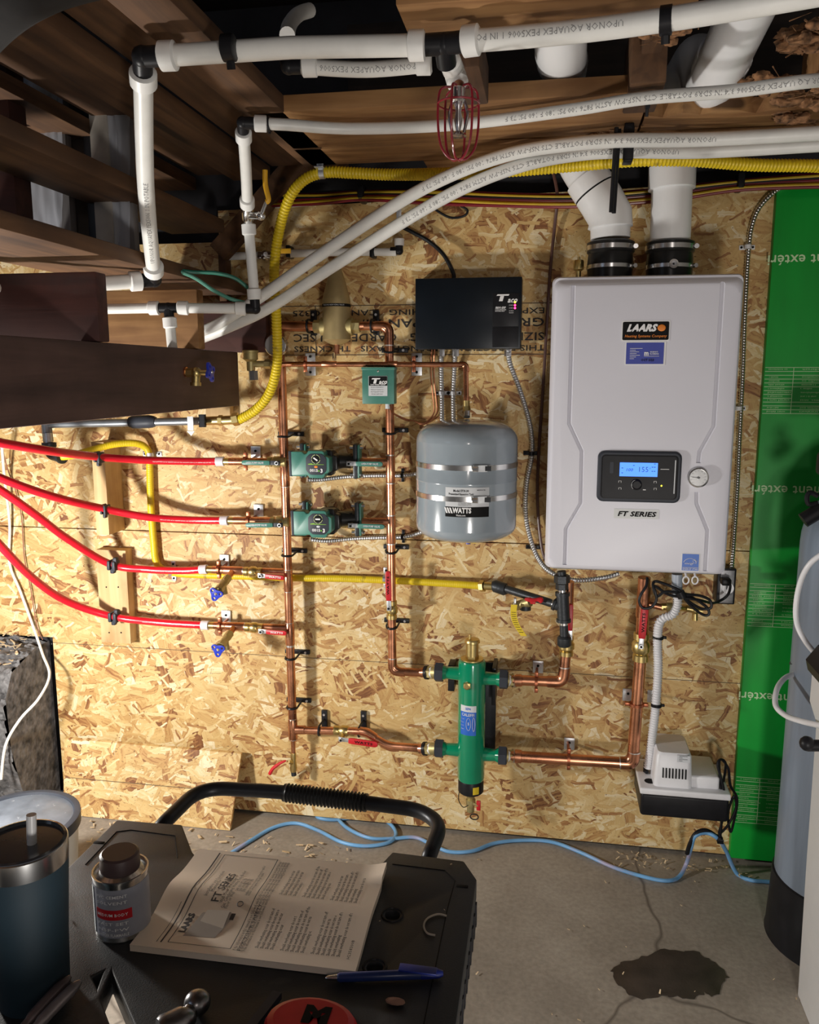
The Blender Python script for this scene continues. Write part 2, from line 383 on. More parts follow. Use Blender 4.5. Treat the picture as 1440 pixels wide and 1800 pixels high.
def concrete():
    m, t, b = nt('concrete_floor'); b.inputs['Roughness'].default_value = .7
    co = coords(t); n = N(t, 'ShaderNodeTexNoise'); n.inputs['Scale'].default_value = 2.2; n.inputs['Detail'].default_value = 9; n.inputs['Roughness'].default_value = .62; t.links.new(co, n.inputs[0])
    c = ramp(t, n.outputs[0], [(.3, (.22, .19, .155)), (.5, (.34, .30, .25)), (.7, (.45, .41, .35))])
    g = N(t, 'ShaderNodeTexNoise'); g.inputs['Scale'].default_value = 90; g.inputs['Detail'].default_value = 6; t.links.new(co, g.inputs[0])
    c = mix(t, .55, c, ramp(t, g.outputs[0], [(.3, (.6, .6, .6)), (.65, (1, 1, 1))]), 'MULTIPLY')
    v = N(t, 'ShaderNodeTexVoronoi', feature='DISTANCE_TO_EDGE'); v.inputs['Scale'].default_value = .7; wn = N(t, 'ShaderNodeTexNoise'); wn.inputs['Scale'].default_value = 5; t.links.new(co, wn.inputs[0])
    wv = N(t, 'ShaderNodeMix', data_type='VECTOR'); wv.inputs[0].default_value = .12; t.links.new(co, wv.inputs[4]); t.links.new(wn.outputs['Color'], wv.inputs[5]); t.links.new(wv.outputs[1], v.inputs[0])
    c = mix(t, ramp(t, v.outputs[0], [(0, (1, 1, 1)), (.0025, (0, 0, 0))]), c, (.13, .11, .09))
    t.links.new(c, b.inputs['Base Color']); bump(t, b, g.outputs[0], .35, .0015)
    rr = N(t, 'ShaderNodeMapRange'); t.links.new(n.outputs[0], rr.inputs[0]); rr.inputs[3].default_value = .75; rr.inputs[4].default_value = .5; t.links.new(rr.outputs[0], b.inputs['Roughness']); return m
M['floor'] = concrete()
def glassy(name, col, rough, trans, alpha=1.0):
    m, t, b = nt(name); b.inputs['Base Color'].default_value = (*col, 1); b.inputs['Roughness'].default_value = rough
    b.inputs['Transmission Weight'].default_value = trans; b.inputs['Alpha'].default_value = alpha; b.inputs['IOR'].default_value = 1.3; return m
M['sheet'] = glassy('plastic_film', (.62, .65, .72), .25, .0, .45)
M['lidclear'] = glassy('clear_lid', (.55, .60, .68), .12, .0, .35)
for k_, s_ in (('black', .2), ('blackm', .3), ('rubber', .3), ('charcoal', .3), ('panel', .25), ('inkb', .1), ('iron', .4)): M[k_].node_tree.nodes['Principled BSDF'].inputs['Specular IOR Level'].default_value = s_
M['glass'] = glassy('gauge_glass', (.9, .92, .94), .05, .0, .18)
# ================================================================== THE SETTING
b = MB().m(M['floor']); b.box((-3.2, -4.2, -.08), (1.8, .02, 0)); struct('floor', b)
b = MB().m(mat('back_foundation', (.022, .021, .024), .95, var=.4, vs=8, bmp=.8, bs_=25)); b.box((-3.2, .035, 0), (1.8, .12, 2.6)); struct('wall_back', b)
b = MB().m(mat('right_foundation', (.30, .29, .28), .95, var=.3, vs=8)); b.box((1.35, -4.2, 0), (1.45, .03, 2.6)); struct('wall_right', b)
b = MB().m(mat('left_foundation', (.20, .20, .21), .95, var=.3, vs=8)); b.box((-3.2, -4.2, 0), (-3.1, .03, 2.6)); struct('wall_left', b)
b = MB().m(mat('front_foundation', (.16, .16, .17), .95, var=.3, vs=8)); b.box((-3.1, -4.2, 0), (1.35, -4.1, 2.6)); struct('wall_front', b)
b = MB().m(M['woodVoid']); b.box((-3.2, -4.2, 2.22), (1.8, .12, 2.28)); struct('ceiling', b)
# ceiling planks, seen from below; Z of their underside
ZC = 1.77
def plank(name, label, lo, hi, mt, cat='ceiling plank', grp=None, bev=.002, jag=0.0, seed=0):
    lo, hi = V(lo), V(hi); b = MB().m(mt)
    if jag == 0: b.box(lo, hi, bev)
    else:
        rnd = random.Random(seed); n = 34; x0, x1 = lo.x, hi.x; f = []; k = []
        for i in range(n + 1):
            x = x0 + (x1 - x0) * i / n; f.append((x, lo.y + rnd.random() * jag)); k.append((x, hi.y))
        b.prism([(p[0], p[1]) for p in f] + [(p[0], p[1]) for p in reversed(k)], -(hi.z - lo.z), o=(0, 0, lo.z), ux=XA, uy=YA)
    return one(name, label, cat, b, grp)
plank('ceiling_plank', 'wide bare ceiling plank behind the red sprinkler cage, cut square above the diagonal white tubes', (-.56, -.60, ZC), (.155, -.357, ZC + .03), M['woodX'])
plank('ceiling_plank', 'narrower ceiling plank with ragged front edge running over the boiler vents to the right', (-.56, -.352, ZC), (1.3, -.215, ZC + .03), M['woodX'], jag=.012, seed=3)
plank('ceiling_plank', 'shadowed ceiling plank nearest the strand board wall, above the cable bundle', (-.30, -.21, ZC), (-.03, -.04, ZC + .03), M['woodX'])
plank('ceiling_plank', 'ragged ceiling plank in front of the right vent, widened where shade would hide it, under the broken joist stub', (.160, -.47, ZC + .002), (1.3, -.356, ZC + .03), M['woodX'], jag=.03, seed=8)  # added wider front edge ends the vent where shadow would swallow it
p0, p1 = F(695, 20, ZC), F(1222, 22, ZC)
plank('ceiling_plank', 'nail-holed plank at the very top, above the thick white tube and its tee', (-.215, -1.0, ZC), (.175, -.905, ZC + .035), M['woodX'])
# left ceiling boards run towards the wall
xe = [-.50, -.585, -.70, -.80, -.93, -1.2, -1.6]
for i in range(6):
    z = ZC + (.0, .03, .0, .035, -.0, .03)[i]
    plank('ceiling_board', ['short ceiling board ending beside the wide plank, left of the sprinkler cage', 'second ceiling board from the sprinkler side, slightly recessed, above the small elbow',
        'third ceiling board, crossed by the thick white tube and its black clip', 'ceiling board directly above the elbow of the thick white tube', 'wide dark ceiling board above the upright planks at the left', 'darkest ceiling board at the top left corner'][i],
        (xe[i + 1] + .004, -2.6 if i else -1.9, z), (xe[i], -.10 if i < 3 else -.02, z + .03), M['woodY'])
# joist above the hole, stub and braces
def bar(b, a, c, w, h, up=ZA):
    a, c = V(a), V(c); d = (c - a).normalized(); s = d.cross(up).normalized(); u = s.cross(d)
    r = [[p + s * (w / 2 * i) + u * (h / 2 * j) for i, j in ((-1, -1), (1, -1), (1, 1), (-1, 1))] for p in (a, c)]; b.loft(r, smooth=False); return b
b = MB().m(M['woodY']); q = F(1142, 130, ZC); b.box((q.x - .027, -.66, ZC - .005), (q.x + .03, -.50, ZC + .10), .003); b.box((q.x - .012, -.9, ZC + .04), (q.x + .02, -.645, ZC + .1), .003)
one('joist_stub', 'broken joist stub hanging between the two white vent pipes under the ceiling hole', 'joist', b)
def rag(name, label, pts, seed, s=.02, grp=None):
    rnd = random.Random(seed); b = MB().m(M['rot'])
    for p in pts:
        for k in range(2):
            c = p + V((rnd.uniform(-s, s), rnd.uniform(-s, s), rnd.uniform(-s, s) * .5)); n0_ = len(b.v); b.ball(c, s * rnd.uniform(.6, 1.0), 22, (rnd.uniform(.9, 1.5), .8, rnd.uniform(.35, .7)))
            for q in range(n0_, len(b.v)): d = b.v[q] - c; b.v[q] = c + d * (1 + .75 * noise.noise(b.v[q] * 55) + .5 * noise.noise(b.v[q] * 150))
        for k in range(7):
            c = p + V((rnd.uniform(-s, s), rnd.uniform(-s, s), rnd.uniform(-s, s) * .5)); l = rnd.uniform(.5, 1.0) * s
            d = V((rnd.uniform(-1, 1), rnd.uniform(-.4, .4), rnd.uniform(-.3, .3))).normalized(); b.cyl(c - d * l, c + d * l, rnd.uniform(.04, .09) * s, 4, r2=.01 * s)
    return one(name, label, 'rotten wood', b, grp)
rag('rotten_wood', 'splintered rotten wood chunk at the right edge under the end of the small white tube', PF([(1400, 195), (1420, 180), (1385, 205), (1430, 210), (1405, 165), (1430, 150)], ZC + .0), 1, .022)
rag('rotten_wood', 'crumbling wood around the black clip of the thick top tube', PF([(1165, 62), (1190, 50), (1150, 70), (1215, 42)], ZC + .02), 2, .014)
rag('rotten_wood', 'ragged wood fibre hole just above the two strapped white tubes', PF([(1045, 235), (1070, 232), (1095, 238), (1120, 236)], ZC - .002), 3, .009)
rag('rotten_wood', 'pale torn plank end hanging in the top right corner', PF([(1400, 85), (1420, 70), (1435, 55), (1440, 80), (1425, 50)], ZC + .05), 4, .022)
rag('rotten_wood', 'dark ragged plank edge behind the small white tube at the right', PF([(1330, 150), (1350, 140), (1375, 138), (1345, 160)], ZC + .03), 5, .018)
b = MB().m(M['woodX']); b.box((.42, -.60, ZC + .02), (.9, -.50, ZC + .10), .004); one('joist_stub', 'short joist piece behind the torn wood in the top right', 'joist', b)
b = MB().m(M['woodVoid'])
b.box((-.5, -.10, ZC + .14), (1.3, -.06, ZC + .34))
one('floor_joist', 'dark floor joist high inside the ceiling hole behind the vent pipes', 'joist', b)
b = MB().m(M['woodY']); q = F(822, 110, ZC); b.box((q.x - .022, -.80, ZC - .012), (q.x + .020, -.62, ZC + .05), .003); one('joist_stub', 'short wooden block beside the thick tube tee, above the sprinkler', 'joist', b)
b = MB().m(M['pex']); b.tube(crs([F(505, 62, 1.80), F(510, 42, 1.86), F(525, 25, 1.90), F(545, 18, 1.92)], 6), .012, 14); one('plastic_water_tube', 'dim bent white tube end in the dark ceiling hole, upper left of the tee', 'tube', b)
# ================================================================== STRAND BOARD WALL
XL, XR = -1.455, .512; TH = .011; ZS = W(900, 955).z
def sheet(name, label, x0, x1, z0, z1, y=0.0):
    b = MB().m(M['osb']); b.box((x0, y, z0), (x1, y + TH, z1), .0012, 1); return one(name, label, 'strand board', b)
XU = W(388, 500).x; ZU = W(100, 434).z
def osbprism(pts): return MB().m(M['osb']).prism(pts, TH, o=(0, 0, 0), ux=XA, uy=ZA)
up = one('strand_board', 'upper strand board sheet on the wall, with black printed stamp behind the relay box', 'strand board', osbprism([(-2.3, ZS + .0015), (XR + .02, ZS + .0015), (XR + .02, 1.745), (XU, 1.72), (XU, ZU), (-2.3, ZU)]))
lo_ = one('strand_board', 'lower strand board sheet on the wall, reaching down to the concrete floor', 'strand board', osbprism([(XL, .012), (XR, .012), (XR, ZS - .0015), (-2.3, ZS - .0015), (-2.3, .515), (XL, .515)]))
M['line'] = mat('guide_line', (.10, .07, .045), .8, var=0); M['stamp'] = mat('stamp_ink', (.035, .03, .028), .8, var=0)
def hline(b, z, x0, x1, w=.0014): b.box((x0, -.0008, z - w / 2), (x1, 0.0004, z + w / 2))
b = MB().m(M['line']); z2 = W(723, 1167).z; hline(b, z2, XL, XR); b.build('guide_line', lo_)
b = MB().m(M['line']); zt, zb = W(700, 536).z, W(830, 623).z
hline(b, zt, -.72, 0.05, .002); hline(b, zb, -.72, .05, .002)
for x in (-.335, -.62): b.box((x - .001, -.0008, zb), (x + .001, .0004, zt))
b.m(M['stamp']); dz = (zt - zb)
rows = [('EXPOSURE 1   SHEATHING   CAN CSA O325', .14, .020), ('GRADE 1F24   SPAN 24/16   CAN', .36, .030), ('SIZED FOR SPACING   GARDER AU SEC', .64, .028), ('THIS DIRECTION   STRENGTH AXIS   THICKNESS', .87, .020)]
for t, f, s_ in rows:
    b.text(t, (-.02, -.0006, zt - dz * f), -XA, -ZA, s_, 'LEFT', bold=.012, width=.66, th=.0004)
b.build('printed_stamp', up)
# leaning offcut
M['osbp'] = M['osb']
p = [F(418, 1441, .001), F(127, 1418, .001)]; q = [W(424, 1325, .035), W(119, 1305, .035)]
b = MB().m(M['osb']); y0, y1 = -.10, -.035
TLz = q[0].z; b.loft([[V((p[1].x, y0, .002)), V((p[0].x, y0, .002)), V((p[0].x, y0 + .012, .002)), V((p[1].x, y0 + .012, .002))],
        [V((q[1].x - .01, y1, TLz + .003)), V((q[0].x, y1, TLz)), V((q[0].x, y1 + .012, TLz)), V((q[1].x - .01, y1 + .012, TLz + .003))]], smooth=False)
sc_ = one('strand_board_offcut', 'low strand board offcut leaning against the wall at the lower left', 'offcut', b)
b = MB().m(M['line']); zz = .5; a0 = V((p[1].x, y0 + (y1 - y0) * zz - .0006, TLz * zz)); a1 = V((q[0].x, a0.y, TLz * zz)); bar(b, a0, a1, .001, .0015); b.build('guide_line', sc_)
# green foam board
XG = W(1340, 700, .02).x; GT = W(1380, 322, .02).z
b = MB().m(M['foam']); b.box((XG, -.022, W(1290, 1520, .02).z + .02), (1.3, .0, GT), .002); gf = one('foam_board', 'green rigid foam insulation board on the wall right of the boiler, printing upside down', 'insulation board', b)
for (x, y) in ((1348, 457), (1320, 860), (1297, 1222)):
    b = MB().m(M['foamink']); a = W(x, y, .0225); b.text('isolement extéri', (a.x + .001, a.y, a.z), -XA, -ZA, .034, 'RIGHT', bold=.012, th=.0003); b.build('lettering', gf)
b = MB().m(M['foamink'])
for (ya, yb, xs) in ((646, 727, 1396), (1028, 1103, 1364), (1372, 1452, 1336)):
    za, zb_ = W(1380, ya, .0225).z, W(1380, yb, .0225).z; xx = W(xs, ya, .0225).x; x0 = XG + .002
    for i in range(13):
        z = za + (zb_ - za) * i / 12; b.box((x0, -.0228, z - .0006), (xx if i in (6, 7, 8) else 1.2, -.0218, z + .0006))
    for xv in (xx, xx + .42): b.box((xv - .0006, -.0228, zb_), (xv + .0006, -.0218, za))
    for i in range(12):
        if i in (1, 9): continue
        z = za + (zb_ - za) * (i + .5) / 12; rnd = random.Random(i * 7 + ya)
        for k, xo in enumerate((x0 + .01, xx + .02, xx + .2)):
            L = rnd.uniform(.02, .06)
            b.text(''.join(rnd.choice('aeinrstlo ') for _ in range(14)), (xo + L, -.0226, z), -XA, -ZA, .006, 'LEFT', width=L, th=.0003, res=1)
b.build('printed_table', gf)
# foundation ledge, lower left
def lump(b, x0, x1, f, nx, ny, amp, seed):
    vs = []; fs = []
    for i in range(nx + 1):
        for j in range(ny + 1):
            u, v = i / nx, j / ny; p = f(x0 + (x1 - x0) * u, v); q = noise.noise(p * 11 + V((seed, 0, 0))) * amp + noise.noise(p * 34) * amp * .6 + noise.noise(p * 90) * amp * .3
            vs.append(p + V((0, -q, q)) if 0 < i else p)
    for i in range(nx):
        for j in range(ny): a = i * (ny + 1) + j; fs.append((a, a + ny + 1, a + ny + 2, a + 1))
    b.add(vs, fs, True)
def fl(x, v):
    prof = [(0.012, .500), (-.06, .50), (-.17, .465), (-.205, .40), (-.20, .25), (-.17, .12), (-.12, 0)]
    k = v * (len(prof) - 1); i = min(int(k), len(prof) - 2); t = k - i; return V((x, prof[i][0] * (1 - t) + prof[i + 1][0] * t, prof[i][1] * (1 - t) + prof[i + 1][1] * t))
b = MB().m(M['stone']); lump(b, -2.4, -1.475, fl, 200, 110, .026, 3)
n0 = [fl(-1.475, j / 110) for j in range(111)]; b.add(n0 + [V((-1.475, .012, 0))], [list(range(112))], False)
one('foundation_ledge', 'rough dark stone foundation ledge left of the strand board, chips on top', 'foundation', b)
rnd = random.Random(11); b = MB().m(M['chip'])
def chip(b, p, s):
    d = V((rnd.uniform(-1, 1), rnd.uniform(-1, 1), rnd.uniform(-.2, .4))).normalized(); e = d.cross(ZA).normalized(); w = s * rnd.uniform(.2, .5)
    r = [[p - d * s + e * w, p - d * s - e * w, p - d * s - e * w + ZA * .001, p - d * s + e * w + ZA * .001], [p + d * s + e * w * .6, p + d * s - e * w * .6, p + d * s - e * w * .6 + ZA * .0012, p + d * s + e * w * .6 + ZA * .0012]]; b.loft(r, smooth=False)
for i in range(150):
    x = rnd.uniform(-1.85, -1.49); t = rnd.random(); chip(b, V((x, -.0 - t * .17, .525 - t * .045)), rnd.uniform(.003, .011))
one('wood_chips', 'pale wood chips scattered on the stone ledge', 'wood chips', b, kind='stuff')
b = MB().m(M['chip'])
for i in range(110):
    x = rnd.uniform(-1.4, -.5); y = -.06 - abs(rnd.gauss(0, .10)); chip(b, V((x, y - .06, .006)), rnd.uniform(.003, .012))
for i in range(120):
    x = rnd.uniform(-.3, 1.0); y = rnd.uniform(-1.5, -.1); chip(b, V((x, y, .004)), rnd.uniform(.0015, .005))
for i in range(60): x = rnd.uniform(.2, .55); chip(b, V((x, rnd.uniform(-.09, -.02), .006)), rnd.uniform(.002, .007))
one('wood_chips', 'pale wood chips and crumbs scattered over the concrete floor', 'wood chips', b, kind='stuff')
# wet stain
b = MB().m(mat('wet_concrete', (.045, .035, .028), .35, var=.35, vs=20, bmp=.2)); ring = [(1075, 1703), (1100, 1690), (1140, 1680), (1160, 1669), (1200, 1674), (1222, 1672), (1245, 1686), (1268, 1700), (1280, 1719), (1270, 1728), (1266, 1748), (1252, 1752), (1240, 1744), (1222, 1757), (1190, 1752), (1165, 1750), (1130, 1760), (1108, 1748), (1085, 1733), (1078, 1718)]
pts = []
for i, (x, y) in enumerate(ring):
    a = F(x, y, .0); c = F(*ring[(i + 1) % len(ring)], 0)
    for k in range(4): p_ = a.lerp(c, k / 4); pts.append(p_ + V((rnd.uniform(-.004, .004), rnd.uniform(-.004, .004), 0)))
b.prism([(p_.x, p_.y) for p_ in pts], .0009, o=(0, 0, .0014), ux=XA, uy=YA)
one('water_stain', 'dark wet patch on the concrete floor, lower right', 'stain', b)
# ================================================================== STAIR FRAMING AT THE LEFT
XB = -.80
b = MB().m(M['woodDark']); b.box((XB - .038, -1.75, 1.213), (XB, -.10, 1.350), .003); one('stair_beam', 'deep stained beam at eye level on the left, a blue-handled valve at its end', 'beam', b)
for (y, lab, x1, x0, z1, mt) in ((-.77, 'nearest joist end, coloured reddish for shade, resting on the deep beam, behind the lowest white tube', XB + .002, -2.4, 1.472, 'woodRed'), (-.345, 'middle joist end on the deep beam, behind the white tee', XB + .002, -2.4, 1.484, 'woodX'), (-.055, 'farthest joist end on the wall behind the two diagonal white tubes', W(466, 560, .06).x, -1.15, 1.48, 'woodRed')):  # one natural wood: near and far joists coloured as shaded, middle as lit
    b = MB().m(M[mt]); b.box((x0, y, 1.351), (x1, y + .036, z1), .003); one('stair_joist', lab, 'joist', b)
b = MB().m(M['woodY']); b.box((-.95, -1.85, W(390, 408, .15).z), (-.808, -.14, W(390, 385, .15).z), .003); one('stair_rail', 'upper horizontal framing plank crossing in front of the upright boards', 'framing plank', b)
XR2 = W(440, 530, .06).x
b = MB().m(M['woodY']); b.box((-1.02, -1.85, 1.500), (XB + .01, -.02, 1.528), .003); one('stair_rail', 'lower horizontal framing plank just above the reddish joist ends', 'framing plank', b)
b = MB().m(M['woodY']); bar(b, W(385, 445, .06), W(530, 280, .06), .05, .035, YA); one('diagonal_brace', 'diagonal wooden brace between the stair framing and the cable bundle', 'brace', b)
b = MB().m(M['woodY']); b.box((W(385, 500, .05).x, -.05, 1.36), (W(398, 500, .05).x, -.012, 1.62), .002); one('framing_post', 'short upright framing piece on the wall behind the small down tube', 'post', b)
# upright boards and film
def upright(px0, px1, y0, y1, d, mt, name, label, cat, th=.015, grp=None):
    a, c = W(px0, y1, d), W(px1, y0, d); b = MB().m(mt); b.box((a.x, -d, a.z), (c.x, -d + th, c.z), .001); return one(name, label, cat, b, grp)
M['greyb'] = mat('weathered_board', (.08, .07, .065), .8, var=.3, vs=12); M['greyc'] = mat('grey_trim_board', (.16, .15, .15), .7, var=.25, vs=9, scl=(6, 6, .5)); M['painted'] = mat('painted_trim', (.36, .33, .29), .6, var=.1)
upright(102, 162, 80, 470, .50, M['greyb'], 'stored_board', 'dark stored board between the two film-wrapped boards', 'board')
upright(160, 172, 110, 470, .52, M['black'], 'stored_board', 'thin black stored strip beside the pale trim', 'board')
upright(172, 182, 118, 470, .53, M['painted'], 'stored_board', 'narrow pale trim strip standing upright', 'board')
upright(12, 30, 110, 240, .62, M['woodY'], 'stored_board', 'reddish wooden board at the left edge behind the film', 'board')
upright(176, 222, 390, 470, .48, mat('cardboard', (.30, .19, .13), .8, var=.1), 'cardboard_box', 'brown cardboard panel standing behind the lower framing plank', 'cardboard')
def film(px0, px1, y0, y1, d, seed, label, lean=6):
    vs = []; fs = []; nx, ny = 26, 22; b = MB().m(M['greyc'])
    a, c = W(px0 + 3, y1, d - .02), W(px1 - 3, y0, d - .02); t = thing('wrapped_board', label, 'board', ((a.x + c.x) / 2, -d, a.z))
    b.box((a.x, -d + .008, a.z), (c.x, -d + .03, c.z), .001); b.build('board', t)
    for i in range(nx + 1):
        for j in range(ny + 1):
            p = W(px0 + (px1 - px0) * i / nx, y0 + (y1 - y0) * j / ny, d); q = noise.noise(V((p.x * 60 + seed, p.z * 7, seed))) * .008 + noise.noise(V((p.x * 110, p.z * 25, seed))) * .003
            vs.append(p + V((q * .4, -abs(q) - .003, 0)))
    for i in range(nx):
        for j in range(ny): e = i * (ny + 1) + j; fs.append((e, e + 1, e + ny + 2, e + ny + 1))
    w = MB().m(M['sheet']); w.add(vs, fs, True); w.build('plastic_film', t)
film(32, 112, 66, 460, .55, 2.0, 'tall stored board wrapped in wrinkled clear film at the far left')
film(182, 230, 150, 470, .52, 5.0, 'narrower film-wrapped board left of the long white down tube')
upright(0, 9, 110, 450, .75, M['woodRed'], 'stair_post', 'dark reddish post at the left edge', 'post', .05)
b = MB().m(mat('dull_black_hose', (.010, .009, .009), .95, var=.3)); q = crs([F(-150, 190, 1.66), F(-80, 85, 1.69), F(-25, 15, 1.70), F(45, -35, 1.71), F(150, -75, 1.71), F(330, -110, 1.71)], 8); b.tube(q, .038, 16); one('black_duct_hose', 'thick black hose curving across the top left corner', 'hose', b)
# ================================================================== PIPE HELPERS
def wrap_print(b, path, r, toward, txt, size, start=.1, end=.9, flip=True, off=0.0):
    L = [0]
    for p, q in zip(path, path[1:]): L.append(L[-1] + (q - p).length)
    tot = L[-1]; s0 = tot * start; s1 = tot * end
    def at(s):
        s = max(0, min(tot - 1e-6, s))
        for i in range(len(L) - 1):
            if L[i + 1] >= s: break
        t = (s - L[i]) / max(1e-9, L[i + 1] - L[i]); p = path[i].lerp(path[i + 1], t); T = (path[i + 1] - path[i]).normalized(); return p, T
    def fn(x, y):
        p, T = at(s1 - x if flip else s0 + x); n = (V(toward) - p); n = (n - T * n.dot(T)).normalized(); u = n.cross(T) * (-1 if flip else 1)
        if flip: u = n.cross(-T)
        a = (y + off) / r; return p + (n * math.cos(a) + u * math.sin(a)) * (r + .0004)
    b.text(txt, (0, 0, 0), XA, ZA, size, 'LEFT', fn=fn, res=1); return b
PRINT = 'UPONOR AQUAPEX PEX5006 3/4 IN SDR9 POTABLE CTS NSF-PW ASTM F876 100 PSI 180 F 160 PSI 73 F '
PEXC = {}
def pexfit(b, p, q, r):           # expansion ring from p towards q
    d = (V(q) - V(p)).normalized(); p = V(p); b.m(M['pexring']).tube([p, p + d * .002, p + d * .022, p + d * .024], [r * 1.12, r * 1.38, r * 1.38, r * 1.12], 20)
def elbow(b, p, ps, r, mt=None):   # black plastic elbow/tee body at p with arms toward ps
    b.m(mt or M['black'])
    for q in ps: d = (V(q) - V(p)).normalized(); b.tube([V(p), V(p) + d * r * 2.2], r * .98, 16)
    b.ball(p, r * 1.05, 16)
def arm(p, q, r): return V(p) + (V(q) - V(p)).normalized() * r * 1.8
def pipe(name, label, pts, r, mt, cat='tube', n=16, txt=None, psize=.008, prange=(.05, .95), rings=(), grp=None, ink='ink', toward=None, flip=True, bends=None, poff=0.0):
    b = MB().m(mt); b.tube(pts, r, n); o = one(name, label, cat, b, grp)
    if txt:
        k = MB().m(M[ink]); Lt = sum((q - p).length for p, q in zip(pts, pts[1:])) * (prange[1] - prange[0]); nrep = max(1, int(Lt / (psize * .62 * len(txt))))
        wrap_print(k, pts, r, toward or CAM, txt * nrep, psize, prange[0], prange[1], flip, poff); k.build('printing', o)
    for p, q in rings: k = MB(); pexfit(k, p, q, r); k.build('expansion_ring', o)
    return o
def fitting(name, label, p, arms, r, cat='pipe fitting', mt=None, grp=None):
    b = MB(); elbow(b, p, arms, r, mt); return one(name, label, cat, b, grp)
def clipband(name, label, p, d, r, mt=None, cat='clip', w=.008, tail=.012, grp=None):
    d = V(d).normalized(); b = MB().m(mt or M['black']); b.tube([V(p) - d * w, V(p) - d * w * .9, V(p) + d * w * .9, V(p) + d * w], [r * 1.05, r * 1.22, r * 1.22, r * 1.05], 16)
    n = (CAM - V(p)).normalized(); s = d.cross(n).normalized(); s = s if s.z < 0 else -s
    b.cyl(V(p) + s * r, V(p) + s * (r + tail), w * .7, 6); return one(name, label, cat, b, grp)
# ================================================================== WHITE TUBES UNDER THE CEILING
r1, r2 = .0143, .0111; RS = .0115
e1 = F(250, 100, 1.735); t1 = F(781, 78, 1.735); e1e = F(1500, -22, 1.735); dn1 = W(271, 492, .55)
A, B_ = arm(e1, t1, r1), arm(t1, e1, r1)
pipe('plastic_water_tube', 'thick white water tube below the ceiling from the corner elbow to the tee', [A, A.lerp(B_, .5) + V((0, 0, .004)), B_], r1, M['pex'], txt=None, rings=((A, B_), (B_, A)))
A, B_ = arm(t1, e1e, r1), e1e
pipe('plastic_water_tube', 'thick white water tube continuing from the tee to the top right corner', crs([A, F(1000, 57, 1.735), F(1200, 30, 1.735), B_], 6), r1, M['pex'], txt='UPONOR AQUAPEX PEX5006 1 IN POTABLE ', psize=.011, prange=(.05, .45), rings=((A, B_),), poff=-.004)
A, B_ = arm(e1, dn1, r1), arm(dn1, e1, r1)
pipe('plastic_water_tube', 'long thick white down tube in front of the stair framing, grey printing along it', crs([A, A.lerp(B_, .5) + V((-.006, 0, 0)), B_], 8), r1, M['pex'], txt='UPONOR AQUAPEX PEX5006 1 IN POTABLE ', psize=.011, prange=(.1, .9), rings=((A, B_), (B_, A)))
fitting('tube_elbow', 'large black elbow at the upper corner of the thick white tube', e1, (t1, dn1), r1)
l1 = W(120, 502, .66); l0 = W(-60, 510, .80); A = arm(dn1, l1, r1)
pipe('plastic_water_tube', 'thick white water tube running off the left edge in front of the red joist', [A, l1, W(0, 507, .76), l0], r1, M['pex'], rings=((A, l1),))
fitting('tube_elbow', 'large black elbow at the foot of the long white down tube', dn1, (l1, e1), r1)
clipband('tube_clip', 'black clip on the thick white tube at the left, in front of the red joist', W(121, 502, .66), l1 - dn1, r1, w=.009)
clipband('tube_clip', 'black hanger clip on the thick top tube at the upper left', F(402, 84, 1.735), t1 - e1, r1, w=.009)
clipband('tube_clip', 'black clip on the thick top tube at the upper right, under torn wood', F(1171, 36, 1.735), e1e - t1, r1, w=.008)
fitting('tube_tee', 'large black tee in the thick top tube above the sprinkler', t1, (e1, e1e, V((t1.x, t1.y + .05, t1.z - .03))), r1)
# tube 2
a2, b2 = F(507, 117, 1.745), F(783, 112, 1.745)
A, B_ = arm(a2, b2, r2), arm(b2, a2, r2)
pipe('plastic_water_tube', 'short sagging white tube between the black elbow and the sprinkler tee', crs([A, A.lerp(B_, .5) + V((0, 0, -.006)), B_], 8), r2, M['pex'], txt=PRINT[:58], psize=.011, prange=(.08, .92), rings=((A, B_), (B_, A)))
fitting('tube_elbow', 'small black elbow at the left end of the short sagging tube', a2, (b2, a2 + V((-.02, .03, .05))), r2)
b = MB(); c0 = t1 + V((0, .04, -.005)); c1 = F(790, 105, 1.725); c2 = F(800, 130, 1.72); c3 = F(806, 150, 1.70)
for p, q in ((c0, c1), (c1, c2), (c2, c3)): b.m(M['pexring']).tube([p, p.lerp(q, .1), p.lerp(q, .8), q], [r2 * 1.1, r2 * 1.4, r2 * 1.4, r2 * 1.0], 16)
one('tube_tee', 'stacked white rings of the tee assembly dropping toward the sprinkler', 'pipe fitting', b)
